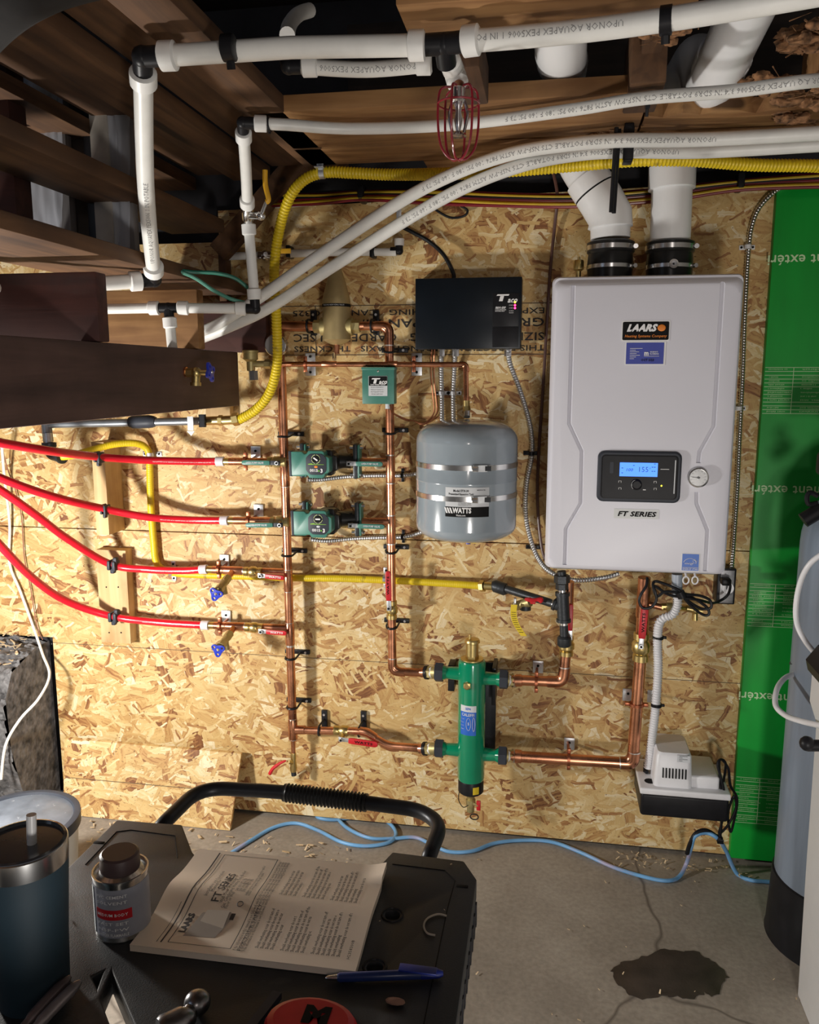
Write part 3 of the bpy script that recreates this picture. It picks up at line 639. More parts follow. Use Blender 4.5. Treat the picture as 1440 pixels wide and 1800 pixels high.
# sprinkler with red cage
sp = F(806, 196, 1.655); t = thing('sprinkler_head', 'chrome sprinkler head in a red wire cage under the ceiling', 'sprinkler', sp); k = K(sp)
tp = c3; b = MB().m(M['copdrk']); b.cyl(tp, tp.lerp(sp, .35), .009, 16); b.build('supply_nipple', t)
p0, p1 = sp + V((0, 0, .030)), sp + V((0, 0, -.040)); b = MB().m(M['bright']); b.lathe([(.006, .032), (.010, .03), (.010, .014), (.007, .012), (.004, 0), (.006, -.012), (.003, -.026), (.010, -.031), (.012, -.033), (.002, -.034)][::-1], sp, ZA, 16)
for s_ in (-1, 1): b.tube(crs([sp + V((s_ * .008, 0, .014)), sp + V((s_ * .013, 0, -.004)), sp + V((s_ * .008, 0, -.028))], 5), .0022, 8)
b.build('deflector_frame', t)
b = MB().m(M['reddark']); cr = .029
for i in range(6):
    a = i * math.pi / 3 + .3; c, s_ = math.cos(a), math.sin(a)
    b.tube(crs([sp + V((c * .010, s_ * .010, .032)), sp + V((c * cr * .9, s_ * cr * .9, .026)), sp + V((c * cr, s_ * cr, -.01)), sp + V((c * cr * .85, s_ * cr * .85, -.045)), sp + V((c * .012, s_ * .012, -.062)), sp + V((0, 0, -.063))], 5), .0017, 8)
for z, q in ((.010, cr),): b.tube([sp + V((math.cos(u / 20 * 6.2832) * q, math.sin(u / 20 * 6.2832) * q, z)) for u in range(20)], .0014, 8, closed=True)
b.build('wire_cage', t)
# tube 3
e3 = F(427, 216, 1.745); mid = [F(500, 219, 1.745), F(620, 226, 1.745), F(800, 219, 1.745), F(1000, 194, 1.745), F(1130, 173, 1.745), F(1290, 160, 1.745), F(1410, 144, 1.745), F(1480, 138, 1.77)]
A = arm(e3, mid[0], r2)
pipe('plastic_water_tube', 'slim white tube under the ceiling plank passing behind the sprinkler cage', crs([A] + mid, 8), r2 * .95, M['pex'], txt=PRINT, psize=.0115, prange=(.16, .95), rings=((A, mid[0]),))
clipband('tube_clip', 'tiny black clip on the slim tube near its left elbow', F(472, 218, 1.745), XA, r2, w=.004, tail=.005)
clipband('tube_clip', 'black clip on the slim tube at the plank end, between the two vents', F(1139, 176, 1.745), XA, r2, w=.004, tail=.014)
v3 = W(436, 378, .42); A, B_ = arm(e3, v3, r2), V(v3) + (e3 - v3).normalized() * .028
pipe('plastic_water_tube', 'slim white down tube ending in the yellow-handled shutoff valve', crs([A, A.lerp(B_, .5) + V((.001, 0, 0)), B_], 6), r2, M['pex'], rings=((A, B_), (B_, A)))
fitting('tube_elbow', 'small black elbow at the top of the slim down tube', e3, (mid[0], v3), r2)
t = thing('shutoff_valve', 'chrome shutoff valve with an upright yellow lever handle, upper left of the wall', 'valve', v3)
d = (e3 - v3).normalized(); b = MB().m(M['bright']); b.tube([v3 + d * .024, v3 + d * .015, v3 + d * .010, v3 - d * .010, v3 - d * .015, v3 - d * .026], [.009, .011, .013, .013, .011, .009], 16); b.cyl(v3, W(459, 379, .45), .008, 12); b.ball(W(459, 379, .45), .010, 12); b.build('body', t)
h0 = W(459, 379, .455); b = MB().m(M['bright']); h1 = W(468, 355, .46); b.tube([h0, h1], .0035, 8); b.build('lever', t)
b = MB().m(M['yelgrip']); h2 = W(472, 350, .46); h3 = W(466, 299, .46); b.tube(crs([h1, h2, h2.lerp(h3, .5) + V((-.003, 0, 0)), h3], 5), [.0055] * 16, 8); b.build('handle', t)
e4 = W(449, 543, .38); A, B_ = v3 - d * .028, arm(e4, v3, r2)
pipe('plastic_water_tube', 'short white tube below the yellow-handled valve', [A, B_], r2, M['pex'], rings=((A, B_), (B_, A)))
t4 = W(296, 541, .42); A, B_ = arm(e4, t4, r2), arm(t4, e4, r2)
fitting('tube_elbow', 'small black elbow where the slim tube meets the diagonal tubes', e4, (v3, t4), r2)
pipe('plastic_water_tube', 'short white tube between the small tee and the elbow by the diagonal tubes', [A, B_], r2, M['pex'], rings=((A, B_), (B_, A)))
l4 = W(140, 544, .44); A = arm(t4, l4, r2)
pipe('plastic_water_tube', 'bright white tube coming out behind the nearest red joist into the small tee', [A, l4], r2, M['pex'], rings=((A, l4),))
d4 = W(306, 642, .42); A, B_ = arm(t4, d4, r2), d4
pipe('plastic_water_tube', 'short white tube dropping from the small tee to the blue-handled valve', [A, B_], r2, M['pex'], rings=((A, B_), (B_, A)))
fitting('tube_tee', 'small black tee between the red joists', t4, (e4, l4, d4), r2)
# blue valve on the beam
bp = W(345, 655, .42); t = thing('drain_valve', 'brass drain valve with a blue handle at the end of the deep beam', 'valve', bp)
b = MB().m(M['copdrk']); a_ = W(290, 652, .42); b.tube([a_, W(326, 653, .42)], .009, 14); b.ball(W(306, 652, .42), .0125, 12); b.m(M['blackm']); b.cyl(W(290, 652, .40), W(290, 652, .30), .008, 12); b.build('pipe_stub', t)
b = MB().m(M['copper']); b.cyl(W(316, 653, .42), W(328, 654, .42), .011, 16); b.m(M['brass']).cyl(W(328, 655, .42), W(342, 655, .42), .010, 6); b.ball(bp, .012, 14); b.cyl(bp, W(344, 676, .42), .009, 14); b.cyl(W(344, 672, .42), W(344, 678, .42), .012, 14); b.cyl(bp, W(364, 655, .42), .006, 12); b.build('body', t)
def tri_handle(c, ax, R_, mt, parent, lobes=3, ph=0, th=.006):
    x, y, z = basis(ax); out = []
    for i in range(48):
        a = 2 * math.pi * i / 48 + ph; rr = R_ * (.62 + .38 * (.5 + .5 * math.cos(lobes * (a - ph))) ** 1.2); out.append((math.cos(a) * rr, math.sin(a) * rr))
    holes = []
    for l in range(lobes):
        a = ph + 2 * math.pi * l / lobes; holes.append([(math.cos(a) * R_ * .62 + math.cos(u / 8 * 6.2832) * R_ * .16, math.sin(a) * R_ * .62 + math.sin(u / 8 * 6.2832) * R_ * .16) for u in range(8)])
    b = MB().m(mt); b.prism(out, th, o=c, ux=x, uy=y, holes=holes, bev=.0006); b.m(M['bright']).ball(V(c), R_ * .17, 10); return b.build('handle', parent)
tri_handle(W(372, 654, .42), W(372, 654, .42) - W(350, 655, .42), .023, M['blue'], t, 4, .4)
# the two diagonal tubes
T1 = crs([W(350, 584, .20), W(390, 566, .21), W(458, 522, .24), W(560, 450, .28), W(700, 357, .34), W(800, 305, .37), W(900, 270, .40), F(1000, 254, 1.735), F(1090, 247, 1.735), F(1240, 245, 1.735), F(1480, 232, 1.735)], 8)
T2 = crs([W(350, 596, .17), W(400, 576, .19), W(470, 543, .22), W(580, 472, .26), W(720, 383, .32), W(820, 328, .36), W(920, 290, .39), F(1010, 272, 1.728), F(1095, 266, 1.728), F(1240, 266, 1.728), F(1480, 252, 1.728)], 8)
pipe('plastic_water_tube', 'upper of the two long white tubes sweeping diagonally down to the left', T1, r1 * .93, M['pex'], txt=PRINT, psize=.0125, prange=(.10, .85))
pipe('plastic_water_tube', 'lower of the two long white tubes sweeping diagonally down to the left', T2, r1 * .93, M['pex'], txt=PRINT, psize=.0125, prange=(.02, .80))
b = MB().m(M['black']); q = F(1103, 257, 1.735); b.box(q + V((-.010, -.034, -.034)), q + V((.010, -.022, .03)), .003); b.box(q + V((-.009, -.034, .022)), q + V((.009, .0, .034)), .002); b.box(q + V((-.009, -.034, -.036)), q + V((.009, .0, -.030)), .002); one('tube_strap', 'black strap holding the two long white tubes to the ceiling beside the steel rod', 'strap', b)
b = MB().m(M['blackm'])
for dx in (0, 6): b.tube([F(1083 + dx, 221 + dx, 1.735), F(1079 + dx * .5, 357, 1.735 - .16)], .0035, 8)
rod0 = F(1084, 224, 1.76); rz = K(rod0)
b = MB().m(M['blackm'])
for dx, dy in ((0, 0), (.006, .012)): b.tube([rod0 + V((dx, dy, 0)), rod0 + V((dx - .004, dy, -.155))], .0042, 8)
one('steel_rod', 'dark bare steel rod hanging in front of the left vent elbow', 'rod', b)
# ================================================================== VENTS
rv = .0445
va, vb, vc, vd = W(1073, 420, .15), W(1073, 378, .15), W(1003, 268, .14), W(985, 10, .20)
t = thing('vent_pipe', 'white vent pipe with a slanted elbow pair, left of the two above the boiler', 'vent pipe', va)
b = MB().m(M['pvc']); b.tube(fil([va, vb, vc, V((vc.x - .02, -.15, 1.925)), V((W(992, 200, .40).x, -.36, 1.91)), W(986, 105, .58), W(985, 20, .68)], .05, 8), rv, 32); b.build('pipe', t)
b = MB().m(M['pvc']); u = (vc - vb).normalized(); b.tube([W(1073, 402, .15), W(1073, 400, .15), vb + V((0, 0, -.004)), vb + u * .035, vb + u * .062, vb + u * .063], [rv, rv * 1.13, rv * 1.13, rv * 1.13, rv * 1.13, rv], 32); plabel(b.build('elbow', t), 'white elbow socket above the boiler')
b = MB().m(M['pvc']); b.tube([vb + u * .065, vb + u * .066, vb + u * .100, vb + u * .101], [rv, rv * 1.13, rv * 1.13, rv], 32); b.m(M['inkb']).tube([vb + u * .0630, vb + u * .065], rv * 1.12, 32); b.build('coupling', t)
wa, wb_ = W(1178, 425, .15), W(1183, 285, .15)
t = thing('vent_pipe', 'straight white vent pipe with a wide coupling, right of the two above the boiler', 'vent pipe', wa)
b = MB().m(M['pvc']); b.tube([wa, wb_, wb_ + V((.003, 0, .05))], rv, 32); b.build('pipe', t)
b = MB().m(M['pvc']); c_ = W(1181, 334, .15); d_ = W(1182, 292, .15); b.tube([c_, c_.lerp(d_, .03), d_.lerp(c_, .03), d_], [rv, rv * 1.15, rv * 1.15, rv], 32); b.build('coupling', t)
g0, g1 = F(1228, 245, 1.80), F(1320, 5, 1.80)
b = MB().m(M['pvc']); b.tube(fil([wb_ + V((.002, 0, .04)), V((wb_.x + .01, -.15, 1.925)), V((W(1228, 190, .36).x, -.34, 1.915)), W(1245, 165, .43), W(1312, 20, .62), W(1350, -60, .72)], .05, 8), rv, 32); b.tube([W(1262, 126, .466), W(1263, 123, .470), W(1275, 98, .505), W(1276, 96, .508)], [rv, rv * 1.1, rv * 1.1, rv], 32); b.build('upper_pipe', t)
def adaptor(px, name, label, extra=False):
    base = W(px, 482, .15); t = thing('vent_adaptor', label, 'vent adaptor', base)
    b = MB().m(M['rubber']); h = [W(px, y, .15).z - base.z for y in (482, 447, 424)]
    b.lathe([(.050, -.02), (.052, h[1] * .5), (.050, h[1]), (.0535, h[1] + .004), (.0535, h[2] - .004), (.046, h[2])], base, ZA, 36); b.build('rubber_sleeve', t)
    b = MB().m(M['bright']); b.lathe([(.0535, 0), (.0553, .0008), (.0553, .011), (.0535, .012)], base + V((0, 0, h[1] + .007)), ZA, 36); q = base + V((.053, -.014, h[1] + .013)); b.cyl(q + V((0, 0, 0)), q + V((0, -.016, 0)), .0055, 8); b.build('worm_clamp', t)
    b = MB().m(M['bright']); b.lathe([(.0515, 0), (.0533, .0008), (.0533, .009), (.0515, .010)], base + V((0, 0, .010)), ZA, 36); b.cyl(base + V((.050, -.020, .015)), base + V((.054, -.030, .015)), .005, 8); b.build('worm_clamp', t)
    if extra: b = MB().m(M['hose']); b.lathe([(.009, 0), (.010, .004), (.006, .008), (.0058, .002), (.002, 0)], base + V((.002, -.055, .016)), (0, -1, 0), 18); b.build('test_plug', t)
adaptor(1072, 'a', 'black rubber vent adaptor with clamps under the left vent elbow'); adaptor(1176, 'b', 'black rubber vent adaptor with a white test plug under the right vent pipe', True)
q = W(1017, 480, .14); b = MB().m(M['brass']); b.lathe([(.006, -.02), (.006, .004), (.009, .006), (.012, .008), (.012, .026), (.010, .029), (.003, .030), (.003, .036), (.001, .037)], q, ZA, 18); one('air_vent', 'small brass automatic air vent behind the left top edge of the boiler', 'air vent', b)
# ================================================================== YELLOW GAS TUBE (upper)
YT = crs([F(1500, 300, 1.715), F(1440, 292, 1.715), F(1330, 290, 1.715), F(1220, 282, 1.72), F(1120, 282, 1.72), F(1000, 292, 1.72), F(850, 303, 1.71), W(700, 307, .25), W(620, 304, .23), W(572, 303, .22), W(535, 316, .21), W(508, 350, .20), W(490, 410, .18), W(482, 480, .17), W(486, 560, .15), W(487, 640, .14), W(474, 690, .13), W(450, 720, .12), W(420, 738, .11)], 8)
t = thing('gas_tube', 'long yellow flexible gas tube along the ceiling and curving down past the copper pipes', 'gas tube', YT[-1])
def corrug(pts, r, amp=.0009, pitch=.006):
    q = resamp(pts, pitch / 3); return q, [r + amp * math.cos(2 * math.pi * i / 3) for i in range(len(q))]
q, rr = corrug(YT, .0122, .0010, .0075); b = MB().m(M['yellow']); b.tube(q, rr, 16); b.build('jacket', t)
b = MB().m(M['steel']); q = W(562, 304, .225); b.box(q + V((-.008, -.02, .008)), q + V((.014, .02, .011)), .001); b.tube([q + V((0, 0, 0)), q + V((.012, 0, 0))], .0137, 16); b.box(q + V((-.006, -.004, .010)), q + V((.010, -.0, .03)), .001); one('pipe_strap', 'galvanised strap over the yellow gas tube at its upper bend', 'strap', b)
# brass end, union and grey pipe
t = thing('gas_pipe', 'grey iron gas pipe under the deep beam with a union and brass end fitting', 'gas pipe', W(240, 742, .11))
b = MB().m(M['brass']); P = PW([(420, 736), (415, 737), (410, 738), (392, 739), (385, 739), (358, 740)], .11); b.cyl(P[0], P[2], .017, 6); b.cyl(P[2], P[3], .012, 20); b.cyl(P[3], P[4], .014, 6); b.cyl(P[4], P[5], .0115, 20); b.build('brass_fitting', t)
b = MB().m(M['grey_iron']); a0, a1 = W(84, 746, .11), W(360, 740, .11); b.cyl(a0, a1, .0105, 20); b.build('pipe', t)
b = MB().m(M['charcoal']); P = PW([(228, 742), (234, 742), (262, 741), (268, 741), (274, 741)], .11); b.tube(P, [.014, .0175, .0175, .016, .0125], 20); b.build('union', t)
b = MB().m(M['grey_iron']); c_ = W(82, 750, .11); e_ = W(90, 798, .13); g_ = W(110, 803, .15)
b.tube([c_ + V((0, 0, .01)), c_, W(85, 776, .12)], .0135, 16); b.build('tee', t)
b = MB().m(M['steel']); b.tube([W(84, 762, .12), W(86, 784, .125)], .0115, 16); b.build('nipple', t)
b = MB().m(M['iron']); b.tube(fil([W(86, 780, .125), e_, g_], .02), .0165, 20); b.tube([W(86, 778, .125), W(86.5, 785, .125)], .019, 20); b.tube([W(107, 803, .148), g_], .019, 20); plabel(b.build('elbow', t), 'dark grey elbow')
b = MB().m(M['steel']); q = W(335, 739, .135); b.box(q + V((-.009, 0, -.026)), q + V((.007, .002, .010)), .0); b.prism([(-.012, -.028), (.0, -.040), (.010, -.028)], .002, o=q, ux=XA, uy=ZA); b.m(M['blackm']).box(W(355, 729, .13) + V((-.004, -.01, 0)), W(361, 750, .13) + V((.002, .0, 0)), .001); one('pipe_bracket', 'galvanised bracket and black clamp on the grey gas pipe', 'bracket', b)
b = MB().m(M['studnew']); a_, c_ = W(362, 740, .03), W(404, 708, .03); b.box((a_.x, -.03, a_.z), (c_.x, -.0, c_.z), .002); one('wood_block', 'small pine block on the wall behind the end of the deep beam', 'block', b)
# lower yellow runs
Y2 = crs([W(108, 803, .15), W(130, 800, .14), W(165, 790, .10), W(200, 781, .07), W(235, 779, .045), W(254, 785, .025), W(262, 800, .018), W(264, 850, .018), W(266, 900, .018), W(270, 950, .018), W(274, 985, .018), W(285, 1000, .018), W(310, 1008, .018), W(360, 1011, .018), W(430, 1013, .018), W(520, 1016, .018), W(600, 1017, .018), W(680, 1020, .018), W(760, 1024, .025), W(848, 1030, .04)], 8)
b = MB().m(M['yellow']); q, rr = corrug(Y2, .0098, .0004, .006)
for i, p in enumerate(q):
    if .40 < (p.x + 1) < .9: pass
b.tube(q, rr, 14); one('gas_tube', 'yellow gas tube on the wall, dropping and running right behind the copper risers', 'gas tube', b)
def strap2(px, py, d, horiz, label, r=.0108, grp=None):
    q = W(px, py, d); b = MB().m(M['steel'])
    if horiz:  # tube runs horizontally, ears above and below
        b.tube([q + V((-.005, 0, 0)), q + V((.005, 0, 0))], r, 16)
        for s_ in (-1, 1): b.box(V((q.x - .007, -.003, q.z + s_ * (r + .009) - .009)), V((q.x + .007, -.0005, q.z + s_ * (r + .009) + .009)), .001); b.m(M['inkb']).cyl((q.x, -.005, q.z + s_ * (r + .010)), (q.x, -.002, q.z + s_ * (r + .010)), .0032, 10); b.m(M['steel'])
    else:
        b.tube([q + V((0, 0, -.005)), q + V((0, 0, .005))], r, 16)
        for s_ in (-1, 1): b.box(V((q.x + s_ * (r + .008) - .010, -.003, q.z - .007)), V((q.x + s_ * (r + .008) + .010, -.0005, q.z + .007)), .001); b.m(M['inkb']).cyl((q.x + s_ * (r + .010), -.005, q.z), (q.x + s_ * (r + .010), -.002, q.z), .0032, 10); b.m(M['steel'])
    return one('tube_strap', label, 'strap', b, grp)
strap2(263, 799, .018, False, 'galvanised two-hole strap over the yellow gas tube under the top red tube')
strap2(301, 1006, .018, True, 'galvanised strap over the yellow gas tube beside the lower wood block')
strap2(677, 1018, .018, True, 'galvanised strap over the yellow tube behind the upright red handle')
# ================================================================== COPPER AND HEATING LOOPS
def sleeve(b, p, q, r, mt='copper'): b.m(M[mt]).tube([V(p), V(p).lerp(V(q), .04), V(p).lerp(V(q), .96), V(q)], [r, r * 1.1, r * 1.1, r], 20)
def pxs(p, q, n):  # unit step along p->q by n metres
    return V(p) + (V(q) - V(p)).normalized() * n
DC = .052
def clamp(px, py, r, label, horiz=False, d=DC, vert_up=True, grp='black pipe clamps'):
    q = W(px, py, d); b = MB().m(M['blackm'])
    if not horiz:      # vertical pipe: plate runs across, offset right
        b.box(V((q.x - .030, -.010, q.z - .006)), V((q.x + .040, -.001, q.z + .006)), .001)
        b.tube([V((q.x - r - .004, -.008, q.z)), V((q.x - r - .004, q.y, q.z - .002)), *[V((q.x - (r + .003) * math.cos(a / 8 * math.pi), q.y - (r + .003) * math.sin(a / 8 * math.pi), q.z - .004 - .003 * math.sin(a / 8 * math.pi))) for a in range(9)], V((q.x + r + .004, -.008, q.z))], .0028, 8)
        b.m(M['steel']).cyl((q.x + .028, -.013, q.z), (q.x + .028, -.009, q.z), .0035, 8)
    else:
        b.box(V((q.x - .008, -.010, q.z - r - .008)), V((q.x + .008, -.001, q.z + r + .030)), .001)
        b.tube([V((q.x, -.008, q.z + r + .004)), *[V((q.x - .002, q.y - (r + .003) * math.sin(a / 8 * math.pi), q.z + (r + .003) * math.cos(a / 8 * math.pi))) for a in range(9)], V((q.x, -.008, q.z - r - .004))], .0028, 8)
        b.m(M['steel']).cyl((q.x, -.013, q.z + r + .018), (q.x, -.009, q.z + r + .018), .0035, 8)
    return one('pipe_clamp', label, 'pipe clamp', b)
def standoff(px, py, ppx, ppy, r, label, vertical=False, d=DC):
    """copper-clad split ring at px,py with galvanised wall plate at ppx,ppy"""
    q = W(px, py, d); w = W(ppx, ppy, .003); t = thing('pipe_hanger', label, 'pipe hanger', V((w.x, 0, w.z)))
    b = MB().m(M['steel']); b.box(V((w.x - .014, -.006, w.z - .017)), V((w.x + .014, -.001, w.z + .017)), .001)
    if vertical: b.box(V((w.x + .05, -.006, w.z - .017)), V((w.x + .078, -.001, w.z + .017)), .001); b.m(M['inkb']).cyl((w.x + .064, -.008, w.z + .004), (w.x + .064, -.005, w.z + .004), .0035, 10)
    b.m(M['inkb']).cyl((w.x, -.008, w.z + .004), (w.x, -.005, w.z + .004), .0035, 10); b.build('wall_plate', t)
    b = MB().m(M['copperdull'])
    if not vertical:
        b.lathe([(r + .0005, -.0035), (r + .004, -.0035), (r + .004, .0035), (r + .0005, .0035)], q, XA, 20)
        for s_ in (-1, 1): b.box(q + V((-.0045, -.005, s_ * (r + .008) - .006)), q + V((.0045, .005, s_ * (r + .008) + .006)), .001)
        b.cyl(q + V((0, 0, 0)) + V((0, r, 0)), V((q.x, -.004, q.z + .002)), .004, 8)
    else:
        b.lathe([(r + .0005, -.0035), (r + .004, -.0035), (r + .004, .0035), (r + .0005, .0035)], q, ZA, 20)
        for s_ in (-1, 1): b.box(q + V((s_ * (r + .008) - .006, -.005, -.0045)), q + V((s_ * (r + .008) + .006, .005, .0045)), .001)
        b.cyl(q + V((0, r, 0)), V((q.x, -.004, q.z)), .004, 8)
    b.build('split_ring', t); return t
rA, rB, rC, rT = .0118, .0112, .0143, .0062
# ---- left riser
a_top, a_bot = W(495, 652, DC), W(515, 1283, DC)
t = thing('copper_riser', 'left vertical copper riser carrying both pumps and the lower loop branches', 'copper pipe', a_bot)
b = MB().m(M['copper']); b.cyl(a_top + V((0, 0, .02)), a_bot, rA, 24); b.build('pipe', t)
def onA(y): return a_top.lerp(a_bot, (y - 652) / (1283 - 652))
for y0, y1 in ((990, 1028), (1085, 1125), (1262, 1300), (800, 845)):
    b = MB(); sleeve(b, onA(y0), onA(y1), rA); b.m(M['solder']).tube([onA(y0 - 1), onA(y0)], rA * 1.05, 20); b.tube([onA(y1), onA(y1 + 1)], rA * 1.05, 20); b.build('tee', t)
b = MB().m(M['solder']); b.tube([onA(1112), onA(1128)], rA * 1.02, 20); b.build('solder_joint', t)
for y, lab in ((758, 'black pipe clamp on the left riser just above the upper pump'), (962, 'black pipe clamp on the left riser under the lower pump'), (1147, 'black pipe clamp on the left riser below the lowest red handle'), (1238, 'lowest black pipe clamp on the left riser')):
    p = onA(y); clamp(0, 0, rA, lab) if 0 else None
    q = p; px = 720
    # clamp from world point
    b = MB().m(M['blackm']); b.box(V((q.x - .030, -.010, q.z - .006)), V((q.x + .042, -.001, q.z + .006)), .001)
    b.tube([V((q.x - rA - .004, -.008, q.z)), *[V((q.x - (rA + .003) * math.cos(a / 8 * math.pi), q.y - (rA + .003) * math.sin(a / 8 * math.pi), q.z - .004)) for a in range(9)], V((q.x + rA + .004, -.008, q.z))], .0028, 8)
    b.m(M['steel']).cyl((q.x + .030, -.013, q.z), (q.x + .030, -.009, q.z), .0035, 8); one('pipe_clamp', lab, 'pipe clamp', b)
# drain under left riser
dv = W(516, 1341, DC); t = thing('drain_valve', 'small brass drain valve with a slanting red lever at the foot of the left riser', 'valve', dv)
b = MB().m(M['copper']); b.cyl(a_bot, W(516, 1325, DC), rT, 16); b.build('pipe_stub', t)
b = MB().m(M['brass']); b.tube([W(516, 1323, DC), W(516, 1327, DC), W(516, 1336, DC), W(516, 1350, DC), W(516, 1356, DC)], [.007, .0085, .0075, .0105, .0085], 16); b.m(M['iron']).cyl(W(516, 1356, DC), W(517, 1363, DC), .0075, 12); b.m(M['brass']).cyl(dv, W(507, 1339, .07), .006, 10); b.build('body', t)
b = MB().m(M['redgrip']); b.tube(crs([W(503, 1337, .072), W(492, 1342, .075), W(480, 1351, .078), W(474, 1361, .08)], 4), [.0022, .003, .0035, .004, .0042, .0045, .005, .005, .005, .005, .0052, .0054, .0045], 8); b.build('handle', t)
# ---- loop lines
def thrulabel(): pass
def lever_valve(p, dirv, r, label, handle, hmat, hname='handle', body='brass', nut=None, name='ball_valve', blen=.052, wide=.0065, words=None, nutmat=None):
    """ball valve body centred p along dirv; handle = (from, to) points in front"""
    d = V(dirv).normalized(); t = thing(name, label, 'valve', p); p = V(p)
    b = MB().m(M[body]); b.tube([p - d * blen / 2, p - d * blen * .48, p - d * blen * .28, p - d * blen * .24, p - d * blen * .12, p + d * blen * .12, p + d * blen * .24, p + d * blen * .28, p + d * blen * .48, p + d * blen / 2], [r * 1.05, r * 1.22, r * 1.22, r * 1.05, r * 1.42, r * 1.42, r * 1.05, r * 1.22, r * 1.22, r * 1.05], 20)
    h0, h1 = V(handle[0]), V(handle[1]); b.cyl(p, h0 + V((0, .004, 0)), .0062, 12); b.build('body', t)
    hd = (h1 - h0).normalized(); n = hd.cross(V((0, 1, 0))).normalized()
    b = MB().m(M[nutmat or 'steel']); L = (h1 - h0).length; c = h0
    b.prism([(-.008, -.0065), (L * .24, -.0055), (L * .24, .0055), (-.008, .0065)], .002, o=c, ux=hd, uy=n, bev=.0004)
    b.m(M['steel']).cyl(c + V((0, -.006, 0)), c + V((0, -.0, 0)), .0055, 6); b.m(M['inkb']).cyl(c + V((0, -.0075, 0)), c + V((0, -.0055, 0)), .003, 10); b.build('lever', t)
    b = MB().m(M[hmat]); poly = [(L * .2, -wide * .85), (L * .3, -wide), (L * .93, -wide), (L, -wide * .6), (L, wide * .6), (L * .93, wide), (L * .3, wide), (L * .2, wide * .85)]
    b.prism(poly, .006, o=c + V((0, -.003, 0)), ux=hd, uy=n, bev=.0015); g = b.build(hname, t)
    if words:
        k = MB().m(M[words[1]]); ux = hd if (hd.x > .3 or words[2:] == ('f',)) else -hd
        if abs(hd.x) < .3: ux = V((0, 0, 1)) if words[2:] != ('d',) else V((0, 0, -1))
        uy = V((0, -1, 0)).cross(ux); k.text(words[0], c + hd * L * .62 + V((0, -.0034, 0)), ux, uy, wide * 1.15, width=L * .5, bold=.02, th=.0003, res=1); k.build('lettering', g)
    return t
def loop(y, xred, xad, col, label, pts, rr=.0105, txt=True):
    P = crs(pts, 10); o = pipe('heating_tube', label, P, rr, M['red'], txt=None, cat='heating tube', n=18)
    k = MB().m(M['white']); wrap_print(k, P, rr, CAM, 'PEX OXYGEN BARRIER 3/4 CTS SDR9 ASTM F876 ' * 2, .0035, .45, .97, True, .003); k.build('printing', o)
    q = P[-1]; dd = (P[-1] - P[-4]).normalized(); k = MB().m(M['ringclear']); k.tube([q - dd * .010, q - dd * .009, q + dd * .012, q + dd * .013], [rr, rr * 1.25, rr * 1.25, rr], 20); k.build('end_ring', o)
    return o
DP = .06
r_pts = [
 (812, [W(-60, 764, .55), W(0, 778, .50), W(90, 793, .38), W(174, 803, .22), W(260, 809, .12), W(340, 811, DP + .01), W(386, 811, DP)], 'topmost red heating tube, running to the upper pump'),
 (915, [W(-60, 812, .42), W(0, 840, .38), W(90, 872, .27), W(185, 895, .14), W(260, 909, .09), W(330, 914, DP), W(394, 915, DP)], 'second red heating tube from the top, running to the lower pump'),
 (1000, [W(-60, 826, .40), W(0, 861, .34), W(60, 903, .26), W(120, 948, .17), W(195, 992, .075), W(260, 1001, DP), W(320, 1003, DP), W(357, 1001, DP)], 'third red heating tube from the top, above the first blue drain handle'),
 (1098, [W(-60, 890, .44), W(0, 958, .36), W(60, 1018, .24), W(120, 1058, .14), W(200, 1084, .07), W(280, 1094, DP), W(360, 1099, DP)], 'lowest red heating tube, above the second blue drain handle')]
for y, P, lab in r_pts: loop(y, 0, 0, 'red', lab, P)
# copper stubs from ring to riser
def stub(name, label, a, c, extra=()):
    t = thing('copper_branch', label, 'copper pipe', a); b = MB().m(M['brass']); d = (V(c) - V(a)).normalized(); b.cyl(V(a) + d * .008, V(a) + d * .030, .0098, 18); b.build('adaptor', t)
    b = MB().m(M['copper']); b.cyl(V(a) + d * .028, c, .0105, 20); b.build('pipe', t); return t
s1 = stub('', 'short copper branch between the top red tube and the upper pump', W(386, 811, DP), W(500, 812, DP))
s2 = stub('', 'short copper branch between the second red tube and the lower pump', W(394, 915, DP), W(508, 916, DP))
for (y, yr, xa, label, e) in ((1001, 1003, 357, 'copper branch with drain tee between the third red tube and the left riser', 1), (1099, 1101, 360, 'copper branch with drain tee between the lowest red tube and the left riser', 2)):
    a, c = W(xa, y, DP), V(onA(yr + 4)); c = V((c.x, c.y, W(505, yr + 3, DC).z)); t = stub('', label, a, c); te = V(a).lerp(c, .36)
    b = MB(); d = (c - V(a)).normalized(); sleeve(b, te - d * .028, te + d * .028, .0108); b.m(M['solder']).tube([te + d * .028, te + d * .030], .0112, 16); b.build('tee', t)
    h = W(379, 1045, .16) if e == 1 else W(383, 1143, .16); n0 = te; hh = (h - te)
    tv = thing('drain_valve', ('brass boiler drain with a blue triangular handle under the third red tube' if e == 1 else 'lowest brass boiler drain with a blue triangular handle, under the lowest red tube'), 'valve', te)
    b = MB().m(M['copper']); b.cyl(te, te + hh * .35, .0085, 16); b.m(M['brassdull']); b.cyl(te + hh * .30, te + hh * .50, .0115, 6); b.cyl(te + hh * .5, te + hh * .74, .0105, 16); b.cyl(te + hh * .70, te + hh * .84, .0125, 6); b.cyl(te + hh * .84, h, .005, 10); b.cyl(te + hh * .6, te + hh * .6 + V((.004, .0, -.026)), .009, 14); b.build('body', tv)
    tri_handle(h, hh.normalized() + V((.1, .0, .25)), .021, M['blue'], tv, 3, (2.2 if e == 1 else 2.5), .005)
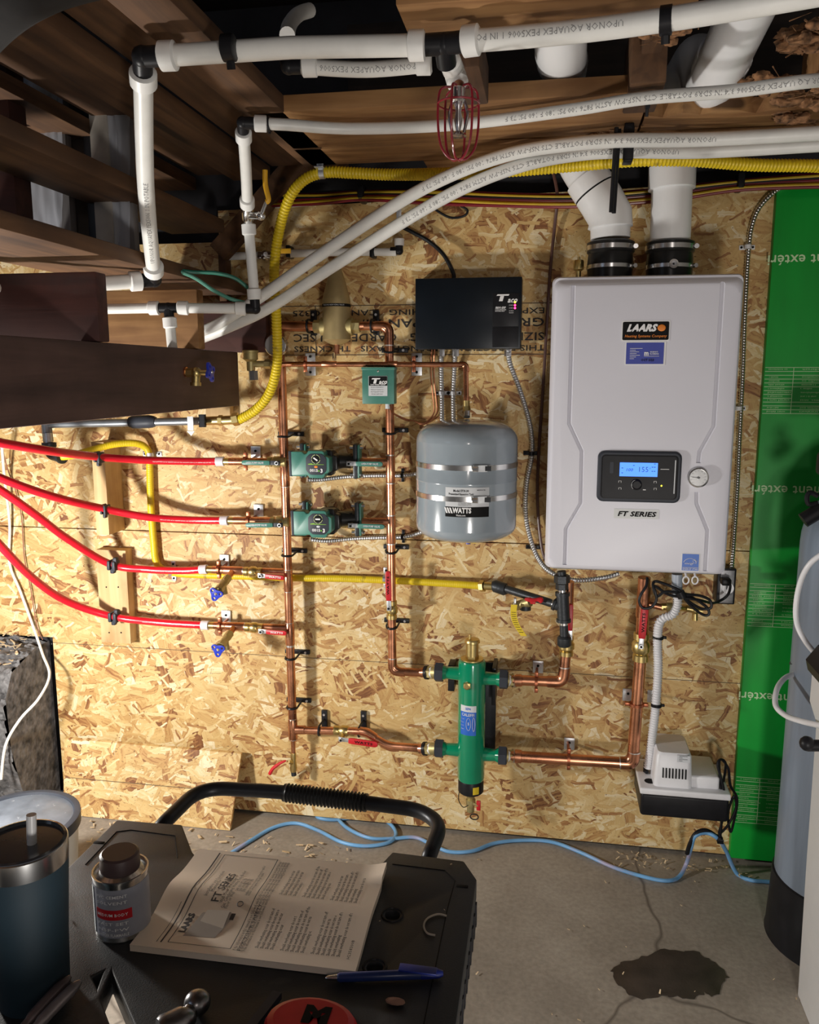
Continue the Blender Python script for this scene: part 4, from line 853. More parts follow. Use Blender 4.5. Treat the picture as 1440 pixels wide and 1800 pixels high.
# handles on the two lower branches
lever_valve(W(445, 1005, DP), XA, .0105, 'brass ball valve with a red lever handle on the third red tube branch', (W(458, 1012, .085), W(500, 1016, .088)), 'redgrip', words=('WATTS', 'white'))
lever_valve(W(447, 1103, DP), XA, .0105, 'brass ball valve with a red lever handle on the lowest red tube branch', (W(459, 1110, .085), W(504, 1113, .088)), 'redgrip', words=('WATTS', 'white'))
# ---- pumps
def pump(cx, cy, label, n):
    c = W(cx, cy, .155); u = K(c) / 10.29 * 1.0; t = thing('circulator_pump', label, 'pump', c)
    o = [(-355, 225), (-150, 225), (-105, 180), (-62, 190), (-30, 245), (230, 245), (262, 215), (268, 150), (335, 135), (360, 105), (360, -125), (330, -160), (278, -170), (270, -220), (235, -255), (-20, -255), (-52, -205), (-100, -210), (-145, -225), (-330, -225), (-355, -210)]
    o = [(a * u, b_ * u) for a, b_ in o]
    b = MB().m(M['taco']); b.prism(o, .035, o=c, ux=XA, uy=ZA, bev=.0025); b.build('housing', t)
    b = MB().m(M['charcoal']); b.prism([(-415 * u, 232 * u), (-350 * u, 232 * u), (-335 * u, -232 * u), (-400 * u, -232 * u)], .034, o=c + V((0, .002, 0)), ux=XA, uy=ZA, bev=.002); b.build('side_trim', t)
    b = MB().m(M['charcoal']); fc = [(math.cos(R(a)) * (178 if k % 2 else 178) * u, math.sin(R(a)) * 178 * u) for k, a in enumerate(range(0, 360, 10))]
    fo = [(max(-190 * u, min(190 * u, x * 1.22)), max(-192 * u, min(192 * u, y * 1.22))) for x, y in fc]; q = c + V((115 * u, -.0015, 0)); b.prism(fo, .004, o=q, ux=XA, uy=ZA, bev=.0008); fp = b.build('control_face', t)
    b = MB().m(M['white'] if n else M['label']); dq = q + V((0, -.0006, 95 * u)); b2 = MB().m(mat('dial_ring_%d' % n, (.55, .62, .30), .5, var=0)); ring = []
    for a0 in range(4): ring.append([dq + V((math.cos(R(a0 * 90 + 8 + i * 7.4)) * 78 * u, 0, math.sin(R(a0 * 90 + 8 + i * 7.4)) * 78 * u)) for i in range(11)])
    for rg in ring: b2.tube(rg, .0009, 6)
    b2.build('dial_ring', fp); b.m(M['inkb']).cyl(dq, dq + V((0, -.003, 0)), 58 * u, 24); b.m(M['white']); ang = R(-35 if n == 0 else 0); bar(b, dq + V((-math.cos(ang) * 45 * u, -.0032, -math.sin(ang) * 45 * u)), dq + V((math.cos(ang) * 45 * u, -.0032, math.sin(ang) * 45 * u)), 26 * u, .0006, V((0, 1, 0))); b.build('knob', fp)
    b = MB().m(mat('pump_green_%d' % n, (.25, .50, .05), .5, var=0)); b.prism([(-150 * u, 6 * u), (-80 * u, 20 * u), (-60 * u, 5 * u), (150 * u, 0), (150 * u, -6 * u), (-145 * u, -8 * u)], .0006, o=q + V((0, -.0008, 0)), ux=XA, uy=ZA); b.build('stripe', fp)
    b = MB().m(M['orange'] if n == 0 else M['label']); b.ball(q + V((0, -.0006, -45 * u)), 34 * u, 12, (1, .08, .6)); b.build('indicator', fp)
    b = MB().m(M['white']); b.text('0015', q + V((-38 * u, -.001, -112 * u)), XA, ZA, 70 * u, bold=.03, width=150 * u, th=.0004); b.text('3', q + V((105 * u, -.001, -118 * u)), XA, ZA, 95 * u, bold=.04, th=.0004); b.m(mat('pump_e_%d' % n, (.2, .6, .05), .5, var=0)).text('e', q + V((55 * u, -.001, -112 * u)), XA, ZA, 60 * u, bold=.03, th=.0004); b.build('lettering', fp)
    b = MB().m(M['rubber']); o2 = [(x * .93 + 105 * u, y * .96 + 8 * u) for x, y in o if x > -110 * u]; b.prism(o2, .030, o=c + V((0, .034, 0)), ux=XA, uy=ZA, bev=.003)
    z = c + V((0, .095, 0)); z.y = -DP; b.cyl(c + V((.02, .06, 0)), V((c.x + .02, -.035, c.z)), .028, 24); b.cyl(V((c.x - .04, -DP, z.z)), V((c.x + .085, -DP, z.z)), .020, 20); b.cyl(V((c.x + .045, -DP - .015, z.z)), V((c.x + .100, -DP, z.z)), .022, 20, r2=.013); b.build('volute', t)
    for s_, xx in ((-1, -.046), (1, .098)):
        b = MB().m(M['panel'] if 0 else M['iron']); b.box(V((c.x + xx - .006, -DP - .017, c.z - .046)), V((c.x + xx + .006, -DP + .017, c.z + .046)), .004); b.m(M['taco']).box(V((c.x + xx + .006, -DP - .016, c.z - .044)), V((c.x + xx + .012, -DP + .016, c.z + .044)), .003)
        b.m(M['bright'])
        for zz in (-.036, .036): b.cyl(V((c.x + xx - .016, -DP - .004, c.z + zz)), V((c.x + xx + .020, -DP - .004, c.z + zz)), .0052, 6)
        b.build('flange', t)
    return t
pump(545, 816, 'upper green-faced circulator pump, its dial pointer slanted', 0); pump(549, 921, 'lower green-faced circulator pump, its dial pointer level', 1)
TGR = ('taco',)
lever_valve(W(487, 812, DP), XA, .0108, 'isolation valve with a teal green lever, left of the upper pump', (W(487, 814, .095), W(425, 813, .095)), 'taco', words=('OPEN PUMP VALVE', 'label'), nutmat='charcoal', body='brassdull')
lever_valve(W(492, 917, DP), XA, .0108, 'isolation valve with a teal green lever, left of the lower pump', (W(492, 923, .095), W(432, 923, .095)), 'taco', words=('OPEN PUMP VALVE', 'label'), nutmat='charcoal', body='brassdull')
lever_valve(W(616, 813, DP), XA, .0108, 'isolation valve with a teal green lever, right of the upper pump', (W(614, 815, .095), W(673, 816, .095)), 'taco', words=('OPEN PUMP VALVE', 'label'), body='brassdull')
lever_valve(W(618, 920, DP), XA, .0108, 'isolation valve with a teal green lever, right of the lower pump', (W(617, 924, .095), W(676, 926, .095)), 'taco', words=('OPEN PUMP VALVE', 'label'), body='brassdull')
for y, px in ((812, 'upper'), (917, 'lower')):
    a, c = W(625, y, DP), W(690, y, DC); b = MB().m(M['copper']); b.cyl(a, c, .0105, 20); one('copper_branch', 'short copper stub joining the %s pump valve to the centre riser' % px, 'copper pipe', b)
for (x, y, xx, yy, lab) in ((432, 811, 450, 795, 'pipe hanger on the branch of the top red tube'), (437, 915, 455, 897, 'pipe hanger on the branch of the second red tube'), (385, 1001, 395, 985, 'pipe hanger on the branch of the third red tube'), (387, 1100, 398, 1083, 'pipe hanger on the branch of the lowest red tube')):
    standoff(x, y, xx, yy, .0105, lab + ', galvanised plate above it', d=DP)
# ---- centre riser
c_top, c_bot = W(685, 585, DC), W(690, 1178, DC)
t = thing('copper_riser', 'centre vertical copper riser from the bronze regulator down to the green separator', 'copper pipe', c_bot)
P = fil([W(628, 573, DC), W(684, 573, DC), W(690, 1180, DC), W(752, 1183, DC)], .030, 8); b = MB().m(M['copper']); b.tube(P, rB, 24); b.build('pipe', t)
def onC(y): return W(684, 573, DC).lerp(W(690, 1180, DC), (y - 573) / (1180 - 573))
b = MB(); b.m(M['copper']).tube(fil([W(660, 573, DC), W(684, 573, DC), onC(605)], .030, 8), rB * 1.1, 24); b.m(M['solder']).tube([onC(604), onC(606)], rB * 1.12, 20); b.build('elbow', t)
b = MB(); b.m(M['copper']).tube(fil([onC(1155), W(690, 1180, DC), W(712, 1182, DC)], .026, 8), rB * 1.1, 24); b.m(M['solder']).tube([onC(1154), onC(1156)], rB * 1.12, 20); b.build('elbow', t)
for y0, y1 in ((790, 838), (895, 945)): b = MB(); sleeve(b, onC(y0), onC(y1), rB); b.m(M['solder']).tube([onC(y0 - 1), onC(y0 + 1)], rB * 1.12, 20); b.tube([onC(y1), onC(y1 + 2)], rB * 1.12, 20); b.build('tee', t)
for (x, y, lab) in ((685, 615, 'black pipe clamp on the centre riser above the green control box'), (686, 758, 'black pipe clamp on the centre riser beside the expansion tank'), (688, 967, 'black pipe clamp on the centre riser above the upright red handle'), (689, 1099, 'black pipe clamp on the centre riser below the upright red handle')): clamp(x, y, rB, lab)
lever_valve(onC(1062) + V((0, 0, -.005)), ZA, .0115, 'brass ball valve with an upright red lever on the centre riser', (W(684, 1069, .085), W(682, 1004, .085)), 'redgrip', wide=.0075, words=('WATTS', 'inkb'))
# ---- thin copper line to the tank
t = thing('copper_line', 'thin copper line crossing both risers and turning down into the grey expansion tank', 'copper pipe', W(490, 640, .078))
P = fil([W(488, 640, .078), W(819, 641, .078), W(820, 706, .10)], .014, 6); b = MB().m(M['copper']); b.tube(P, .0066, 16); b.build('pipe', t)
b = MB(); b.m(M['copper']).tube(fil([W(808, 641, .078), W(819, 641, .078), W(820, 654, .082)], .012, 6), .0078, 16); b.build('elbow', t)
b = MB(); sleeve(b, W(566, 640, .078), W(592, 640, .078), .0072); b.build('tee', t)
b = MB(); sleeve(b, W(683, 640, .078), W(699, 640, .078), .0072); b.build('coupling', t)
b = MB().m(M['brass']); b.cyl(W(820, 704, .10), W(820, 714, .10), .0085, 16); b.cyl(W(820, 714, .10), W(821, 722, .10), .0095, 6); b.m(M['steel']).cyl(W(821, 722, .10), W(821, 733, .11), .008, 12); b.build('union', t)
for (x, y, px, lab) in ((537, 640, 546, 'copper-coloured hanger with two galvanised plates left of the green control box'), (728, 640, 733, 'copper-coloured hanger with two galvanised plates right of the green control box')):
    w1, w2 = W(px, 628, .003), W(px, 653, .003); tt = thing('pipe_hanger', lab, 'pipe hanger', V((w1.x, 0, w2.z))); b = MB().m(M['steel'])
    b.box(V((w1.x - .014, -.006, w2.z - .011)), V((w1.x + .014, -.001, w1.z + .011)), .001); b.m(M['inkb']); b.cyl((w1.x, -.008, w1.z + .002), (w1.x, -.005, w1.z + .002), .0035, 10); b.cyl((w1.x, -.008, w2.z - .002), (w1.x, -.005, w2.z - .002), .0035, 10); b.build('wall_plate', tt)
    q = W(x, y, .078); b = MB().m(M['copperdull']); b.lathe([(.007, -.003), (.010, -.003), (.010, .003), (.007, .003)], q, XA, 18)
    for s_ in (-1, 1): b.box(q + V((-.004, -.004, s_ * .014 - .006)), q + V((.004, .004, s_ * .014 + .006)), .001)
    b.cyl(q + V((0, .008, 0)), V((w1.x, -.005, q.z)), .004, 8); b.build('split_ring', tt)
# relief valve left of riser top
t = thing('relief_valve', 'brass relief valve with a grey outlet cap, left end of the thin copper line', 'valve', W(441, 640, .085))
b = MB().m(M['brassdull']); q = W(441, 640, .085); b.lathe([(.010, -.018), (.011, -.014), (.011, .006), (.019, .012), (.019, .028), (.021, .029), (.021, .034), (.018, .036)], q, ZA, 24); b.cyl(W(441, 640, .085), W(488, 640, .078), .0085, 16); b.cyl(W(466, 640, .08), W(476, 640, .08), .012, 6); b.build('body', t)
b = MB().m(M['grey_iron']); b.cyl(W(445, 652, .085), W(446, 668, .085), .0125, 6); b.build('outlet_cap', t)
# gauge
q = W(484, 607, .072); t = thing('pressure_gauge', 'round chrome-rimmed pressure gauge partly hidden behind the yellow tube', 'gauge', q)
b = MB().m(M['bright']); b.lathe([(.024, -.020), (.029, -.018), (.029, 0), (.027, .002), (.026, .0)], q, (0, -1, 0), 32); b.build('case', t)
b = MB().m(mat('gauge_face_dark', (.30, .30, .31), .4, var=0)); b.cyl(q, q + V((0, -.001, 0)), .026, 32); b.build('dial', t)
b = MB().m(M['copdrk']); b.cyl(W(495, 660, DC), W(492, 575, DC), .010, 16); b.cyl(W(497, 573, DC), W(540, 574, DC), .0135, 18); b.cyl(W(497, 573, DC), W(497, 577, .02), .012, 14); one('copper_branch', 'dark copper tee and stub behind the yellow tube at the top of the left riser', 'copper pipe', b)
# bronze regulator / air separator
q = W(592, 574, .058); t = thing('pressure_regulator', 'tall bronze cone-topped pressure regulator in the upper copper line', 'regulator', q)
k = K(q)
b = MB().m(M['bronze']); b.lathe([(.010, -.058), (.022, -.054), (.036, -.045), (.036, .050), (.034, .062), (.030, .078), (.020, .112), (.013, .135), (.010, .140)], q + V((0, 0, .012)), ZA, 32); b.build('bell', t)
b = MB().m(M['brassdull']); b.cyl(W(552, 574, .058), W(633, 574, .058), .0165, 6); b.cyl(W(565, 574, .058), W(620, 574, .058), .023, 20); b.build('body', t)
b = MB().m(M['inkb']); b.lathe([(.0362, 0), (.0366, .0005), (.0366, .007), (.0362, .0075)], q + V((0, 0, .048)), ZA, 32); b.m(M['label'])
b.text('PRESSURE REDUCING VALVE', (0, 0, 0), XA, ZA, .0045, fn=lambda x, y: q + V((math.sin(x / .0368) * .0370, -math.cos(x / .0368) * .0370, .0518 + y)), res=1); b.build('label_band', t)
b = MB().m(M['copper']); b.cyl(W(537, 573, .055), W(560, 574, .058), rB, 18); b.cyl(W(620, 574, .058), W(640, 573, DC), rB, 18); b.build('pipe_stub', t)
b = MB().m(M['copdrk']); b.cyl(q + V((0, 0, -.045)), W(592, 622, .06), .007, 14); b.m(M['solder']).cyl(W(588, 622, .06), W(588, 632, .07), .0055, 12); b.build('drain_stub', t)
for px in (543, 655): clamp(px, 573, .013, 'black clamp holding the upper copper line %s the bronze regulator' % ('left of' if px < 600 else 'right of'), horiz=True)
# ---- lower line to the separator
P = fil([a_bot, W(600, 1285, DC), W(640, 1286, .06), W(682, 1311, .07), W(752, 1316, .085)], .022, 8)
t = thing('copper_line', 'copper line jogging from the left riser foot to the lower left separator port', 'copper pipe', a_bot)
b = MB().m(M['copper']); b.tube(P, .0112, 22); b.build('pipe', t)
for a, c in (((634, 1285), (660, 1297)), ((672, 1306), (700, 1313))): b = MB(); b.m(M['copper']).tube(fil([W(a[0], a[1], .06), W((a[0] + c[0]) / 2 - (2 if a[0] < 650 else -2), (a[1] + c[1]) / 2 - (4 if a[0] < 650 else -4), .063), W(c[0], c[1], .066)], .012), .0125, 20); b.build('elbow', t)
b = MB(); sleeve(b, W(520, 1283, DC), W(537, 1283, DC), .0115); b.build('collar', t)
lever_valve(W(606, 1285, DC), XA, .0112, 'brass ball valve with a red lever on the lower copper line, lettering on the grip', (W(600, 1300, .085), W(664, 1309, .088)), 'redgrip', wide=.0085, words=('WATTS', 'inkb'), blen=.062)
clamp(563, 1284, .0112, 'black clamp on the lower copper line, nearer the left riser', horiz=True); clamp(633, 1286, .0112, 'black clamp on the lower copper line, right of its brass valve', horiz=True)
# ---- separator
SX = W(832, 1260, .11); s0, s1 = W(828, 1368, .11), W(830, 1160, .11)
t = thing('hydraulic_separator', 'tall green enamelled hydraulic separator with a brass air vent on top', 'separator', s0)
rs = .036; zt_ = s1.z - s0.z
M_ = s1 - s0
b = MB().m(M['caleffi']); b.lathe([(.020, -.004), (.034, .0), (rs, .006), (rs, zt_ - .008), (.034, zt_), (.024, zt_ + .004)], s0, M_, 40)
def port(px, py, side):
    a = W(px, py, .11); c = W(830, py, .11); return a, V((c.x, -.11, a.z))
ports = [(778, 1182, -1), (880, 1194, 1), (778, 1316, -1), (878, 1328, 1)]
for px, py, s_ in ports:
    a, c = port(px, py, s_); b.cyl(c, a, .020, 20, r2=.0155); b.cyl(a + V((-s_ * .012, 0, 0)), a, .0155, 20, r2=.021)
b.build('body', t)
for px, py, s_ in ports:
    a, c = port(px, py, s_); k = MB().m(M['charcoal']); k.cyl(a + V((-s_ * .002, 0, 0)), a + V((s_ * .018, 0, 0)), .026, 6); k.cyl(a + V((s_ * .017, 0, 0)), a + V((s_ * .020, 0, 0)), .021, 20); k.build('union_nut', t)
b = MB().m(M['brass']); tp = s0 + M_; b.lathe([(.024, 0), (.030, .002), (.030, .005), (.022, .006)], tp, M_, 30); b.cyl(tp + V((0, 0, .006)), tp + V((0, 0, .014)), .0175, 6); b.lathe([(.0165, .012), (.0165, .046), (.020, .048), (.020, .053), (.0175, .057), (.004, .058)], tp, ZA, 28); b.cyl(tp + V((-.006, -.002, .056)), tp + V((-.006, -.002, .069)), .0032, 10); plabel(b.build('air_vent', t), 'brass air vent')
b = MB().m(M['brass']); q = W(821, 1206, .15); b.cyl(q + V((0, .012, 0)), q, .0105, 6); b.lathe([(.009, 0), (.009, .004), (.006, .005)], q, (0, -1, 0), 16); b.build('plug', t)
def oncyl(c, rad, a0, zc): return lambda x, y: V((c.x + math.sin((x) / rad + a0) * rad, c.y - math.cos((x) / rad + a0) * rad, zc + y))
def curved_patch(b, c, rad, a0, a1, z0, z1, mt, n=12):
    b.m(mt); vs = []; 
    for i in range(n + 1):
        a = a0 + (a1 - a0) * i / n
        for z, rr in ((z0, rad), (z1, rad), (z1, rad - .001), (z0, rad - .001)): vs.append(V((c.x + math.sin(a) * rr, c.y - math.cos(a) * rr, z)))
    fs = []
    for i in range(n):
        for j in range(4): fs.append((i * 4 + j, i * 4 + (j + 1) % 4, i * 4 + 4 + (j + 1) % 4, i * 4 + 4 + j))
    b.add(vs, fs, True)
cc = s0.copy(); cc.x = W(829, 1275, .11).x; zl, zh, zm = W(825, 1293, .145).z, W(825, 1241, .145).z, W(825, 1252, .145).z; a_0, a_1 = -.78, .42
b = MB(); curved_patch(b, cc, rs + .0008, a_0, a_1, zl, zm, M['bluelab2']); curved_patch(b, cc, rs + .0008, a_0, a_1, zm, zh, M['label']); lb = b.build('label', t)
b = MB().m(M['label']); mid = (a_0 + a_1) / 2; rad = rs + .0013
b.text('CALEFFI', (0, 0, 0), XA, ZA, .011, bold=.02, width=.034, fn=oncyl(cc, rad, mid, zm - .008))
for i, tx in enumerate(('1 1/4', '30 psi', '0-110', 'max')): b.text(tx, (0, 0, 0), XA, ZA, .0045, width=.009, fn=oncyl(cc, rad, mid - .42, zm - .020 - i * .009), res=1)
b.text('S', (0, 0, 0), XA, ZA, .010, fn=oncyl(cc, rad, mid + .05, zm - .032), bold=.02)
b.m(M['bluelab2']).text('SEP4', (0, 0, 0), XA, ZA, .0085, bold=.02, width=.014, fn=oncyl(cc, rad, mid, (zm + zh) / 2))
b.m(M['label'])
for w_, h_, ax in ((.0035, .019, mid + .42), (.006, .017, mid + .05)):
    f_ = oncyl(cc, rad, ax, zm - .033); b.tube([f_(math.cos(u / 16 * 6.2832) * w_, math.sin(u / 16 * 6.2832) * h_) for u in range(16)], .0005, 5, closed=True)
b.build('lettering', lb)
b = MB().m(M['black']); b.lathe([(.030, -.038), (.034, -.034), (.034, -.004), (.032, 0)], s0, M_, 36); band = b.build('drain_collar', t)
b = MB(); curved_patch(b, s0, .0348, .25, .75, s0.z - .030, s0.z - .010, M['yeltag'], 6); b.build('warning_label', band)
b = MB().m(M['brassdull']); b.lathe([(.007, -.098), (.010, -.095), (.010, -.078), (.013, -.076), (.013, -.060), (.009, -.058), (.012, -.050), (.024, -.038)], s0, M_, 20); b.build('drain_valve', t)
b = MB().m(M['redgrip']); q = s0 + V((.022, -.012, -.070)); b.box(q + V((-.005, -.003, -.014)), q + V((.006, .003, .014)), .002); b.m(M['brassdull']).cyl(s0 + V((.008, -.008, -.068)), q, .004, 8); b.build('drain_handle', t)
b = MB().m(M['black']); b.tube(crs([s0 + V((-.03, -.01, -.035)), s0 + V((-.03, -.02, -.055)), s0 + V((-.018, -.02, -.074)), s0 + V((-.004, -.018, -.068))], 5), .0012, 6); q = s0 + V((.012, -.014, -.100)); b.tube([q + V((math.cos(u / 14 * 6.2832) * .011, -.004, math.sin(u / 14 * 6.2832) * .008)) for u in range(14)], .0016, 6, closed=True); b.build('cap_strap', t)
b = MB().m(M['blackm']); a_, c_ = W(868, 1320, .03), W(884, 1165, .03); b.box(V((a_.x - .06, -.035, a_.z)), V((c_.x - .016, -.028, c_.z)), .001); b.box(W(790, 1215, .06) + V((-.004, 0, 0)), W(799, 1170, .06) + V((0, .05, 0)), .001); b.box(W(866, 1240, .09) + V((-.003, 0, 0)), W(872, 1175, .09) + V((0, .08, 0)), .001); b.build('mounting_bracket', t)
# white joint rings + copper tails
for (px, py, qx, qy, lab) in ((768, 1182, 748, 1182, 'upper left'), (765, 1316, 745, 1316, 'lower left'), (886, 1195, 906, 1196, 'upper right'), (884, 1328, 906, 1329, 'lower right')):
    a, c = W(px, py, .105), W(qx, qy, .095); d = (c - a); t2 = thing('union_tailpiece', 'brass union tailpiece with white sealing tape at the %s separator port' % lab, 'pipe fitting', a); b = MB().m(M['brassdull']); b.cyl(a - d * .3, a + d * .35, .0165, 16); b.m(M['white']).cyl(a + d * .30, a + d * .5, .0155, 16); b.m(M['brassdull']).cyl(a + d * .45, c, .0175, 6); b.build('tail', t2)
    b = MB().m(M['black' if lab.endswith('left') and 'left' in lab else 'solder']).tube([a + d * .75, a + d * .98], .0185, 20); b.build('gasket', t2)
    b = MB().m(M['copper']); e = c + d.normalized() * .012; b.cyl(c - d * .1, e, .0135, 20); b.build('copper_adaptor', t2)
# ---- right upper line (gas side copper) from separator to the boiler
t = thing('copper_line', 'copper line from the upper right separator port turning up behind the black drip leg', 'copper pipe', W(905, 1196, .10))
P = fil([W(898, 1195, .10), W(990, 1199, .10), W(996, 1140, .10), W(1000, 1022, .12)], .028, 8); b = MB().m(M['copper']); b.tube(P, .0135, 24); b.build('pipe', t)
b = MB(); b.m(M['copper']).tube(fil([W(962, 1198, .10), W(990, 1199, .10), W(993, 1172, .10)], .026, 8), .015, 24); b.m(M['solder']).tube([W(993, 1173, .10), W(993, 1171, .10)], .0152, 20); b.build('elbow', t)
b = MB(); sleeve(b, W(905, 1196, .10), W(918, 1196, .10), .0145); b.build('collar', t)
lever_valve(W(996, 1135, .10), ZA, .0145, 'brass ball valve with an upright red lever behind the black drip leg', (W(1002, 1120, .128), W(1004, 1062, .128)), 'redgrip', wide=.006)
t = thing('copper_line', 'thick copper line from the lower right separator port turning up to the boiler', 'copper pipe', W(905, 1330, .10))
P = fil([W(898, 1329, .10), W(1112, 1342, .10), W(1128, 1130, .10), W(1133, 1015, .12)], .030, 8); b = MB().m(M['copper']); b.tube(P, .0150, 26); b.build('pipe', t)
b = MB(); b.m(M['copper']).tube(fil([W(1090, 1341, .10), W(1112, 1342, .10), W(1115, 1320, .10)], .026, 8), .0165, 24); b.m(M['solder']).tube([W(1115, 1322, .10), W(1115, 1320, .10)], .0168, 20); b.tube([W(1091, 1341, .10), W(1089, 1341, .10)], .0168, 20); b.build('elbow', t)
b = MB(); sleeve(b, W(905, 1329, .10), W(917, 1330, .10), .0160); b.build('collar', t)
b = MB(); sleeve(b, W(1129, 1085, .105), W(1133, 1030, .115), .0150); b.m(M['copper']).cyl(W(1133, 1060, .11), W(1165, 1068, .11), .008, 16); b.m(M['brass']).cyl(W(1163, 1067, .11), W(1172, 1067, .11), .0095, 6); b.m(M['brassdull']).cyl(W(1172, 1067, .11), W(1182, 1067, .11), .011, 16); b.build('tee', t)
lever_valve(W(1127, 1137, .10), ZA, .0160, 'large brass ball valve with an upright red lever on the thick right copper line', (W(1127, 1136, .135), W(1134, 1068, .135)), 'redgrip', wide=.009, words=('WATTS', 'inkb'), blen=.075)
b = MB().m(M['brass']); b.ball(W(1222, 1072, .06), .012, 12); b.cyl(W(1182, 1067, .11), W(1205, 1069, .06), .008, 14); b.cyl(W(1200, 1068, .06), W(1235, 1074, .06), .009, 14); b.cyl(W(1222, 1072, .06), W(1222, 1090, .06), .007, 12); one('brass_tap', 'small brass tap half hidden behind the coiled black cord under the boiler', 'valve', b)
standoff(943, 1199, 946, 1172, .0135, 'copper-coloured hanger on the upper right copper line, grey plate above', d=.10)
standoff(1000, 1334, 1001, 1307, .0150, 'copper-coloured hanger on the lower thick copper line, grey plate above', d=.10)
standoff(1119, 1238, 1104, 1221, .0150, 'copper-coloured hanger around the thick upright copper pipe, plates behind it', vertical=True, d=.10)
# ---- black gas piping
t = thing('gas_pipe', 'black iron gas pipe with tee and drip leg under the left side of the boiler', 'gas pipe', W(992, 1060, .15))
DG = .15; b = MB().m(M['brass']); b.cyl(W(845, 1030, .045), W(852, 1030, .05), .0155, 6); b.cyl(W(852, 1030, .05), W(868, 1031, .055), .0105, 18); b.build('brass_fitting', t)
b = MB().m(M['iron']); P = PW([(866, 1030, .055), (870, 1030, .056), (888, 1036, .062), (891, 1036, .064)]); b.tube(P, [.013, .0165, .0165, .013], 20); b.build('coupling', t)
b = MB().m(M['iron']); b.cyl(W(886, 1034, .062), W(975, 1062, .14), .0105, 20); b.m(M['bright']).cyl(W(966, 1059, .13), W(978, 1063, .143), .011, 20); b.build('nipple', t)
b = MB().m(M['iron']); b.cyl(W(989, 1044, DG), W(991, 1092, DG), .0155, 22); b.cyl(W(974, 1062, .143), W(990, 1066, DG), .0140, 20); b.tube([W(989, 1041, DG), W(989, 1047, DG)], .018, 20); b.tube([W(991, 1088, DG), W(991, 1093, DG)], .018, 20); b.tube([W(974, 1061, .142), W(978, 1063, .144)], .0165, 20); b.build('tee', t)
b = MB().m(M['iron']); b.cyl(W(991, 1092, DG), W(992, 1120, DG), .0108, 20); b.m(M['bright']).tube([W(991, 1093, DG), W(991, 1098, DG)], .0115, 16); b.m(M['iron']).tube([W(992, 1118, DG), W(992, 1121, DG), W(992, 1133, DG), W(992, 1136, DG)], [.014, .0175, .0175, .014], 20); b.build('drip_leg', t)
b = MB().m(M['iron']); b.cyl(W(987, 1004, DG), W(988, 1012, DG), .011, 18); b.cyl(W(988, 1011, DG), W(988, 1024, DG), .0195, 6); b.cyl(W(988, 1026, DG), W(988, 1036, DG), .0155, 6); b.m(M['bright']).cyl(W(988, 1034, DG), W(989, 1045, DG), .011, 18); b.build('union', t)
t = thing('gas_cock', 'grey gas cock with a short red handle on the slanting black pipe, yellow tag hanging', 'valve', W(920, 1060, .11))
b = MB().m(M['brassdull']); b.cyl(W(905, 1066, .10), W(932, 1058, .12), .012, 16); b.m(M['steel']).box(W(903, 1075, .125), W(908, 1050, .11), .001); b.m(M['iron']).cyl(W(924, 1072, .11), W(924, 1062, .11), .014, 20); b.build('body', t)
b = MB().m(M['redgrip']); b.tube(crs([W(923, 1053, .16), W(936, 1055, .165), W(946, 1054, .165), W(955, 1056, .165)], 3), [.003, .005, .006, .0055, .005, .0045, .005, .0075, .0078, .004], 8); b.box(W(932, 1062, .155), W(942, 1052, .15), .002); b.build('handle', t)
b = MB().m(M['yeltag']); P = crs(PW([(904, 1063), (903, 1080), (908, 1098), (921, 1118)], .135), 5); w = .0078; ax = []
ring = [[p + V((-w, 0, 0)), p + V((w, 0, 0)), p + V((w, .0008, 0)), p + V((-w, .0008, 0))] for p in P]; b.loft(ring, smooth=False); tg = one('tag', 'curled yellow paper tag hanging from the gas cock', 'tag', b)
b = MB().m(M['inkb'])
for i in range(4, 14): p = P[min(i, len(P) - 1)]; b.box(p + V((-.0055, -.0009, -.0006)), p + V((.0055, -.0004, .0004)))
b.build('lettering', tg)
# ================================================================== BOILER
BL, BR_ = W(962, 800, .30).x + .001, W(1300, 700, .30).x; BT, BB = W(1140, 481, .30).z, W(1120, 1009, .30).z
bc = V(((BL + BR_) / 2, -.15, (BT + BB) / 2)); bw, bh = BR_ - BL, BT - BB
t = thing('boiler', 'large white wall-hung boiler with a lit blue display on its front cover', 'boiler', V((bc.x, 0, BB)))
def ringat(y, dx, dt, db, r, n=6): # inset left/right, top, bottom
    w, h = bw - 2 * dx, bh - dt - db; return [V((bc.x + p[0], y, bc.z + (db - dt) / 2 + p[1])) for p in rrect(w, h, r, n)]
b = MB().m(M['boiler']); b.loft([ringat(-.015, .004, .004, .004, .012), ringat(-.285, .004, .004, .004, .012)], True); b.build('cabinet', t)
b = MB().m(M['boiler']); rg = [ringat(-.225, .0, .0, .0, .014), ringat(-.268, .0, .0, .0, .014), ringat(-.276, .0015, .002, .0015, .015), ringat(-.296, .006, .016, .006, .018), ringat(-.301, .010, .022, .010, .020), ringat(-.3025, .015, .028, .015, .022)]
b.loft(rg, True); fr = b.build('front_cover', t)
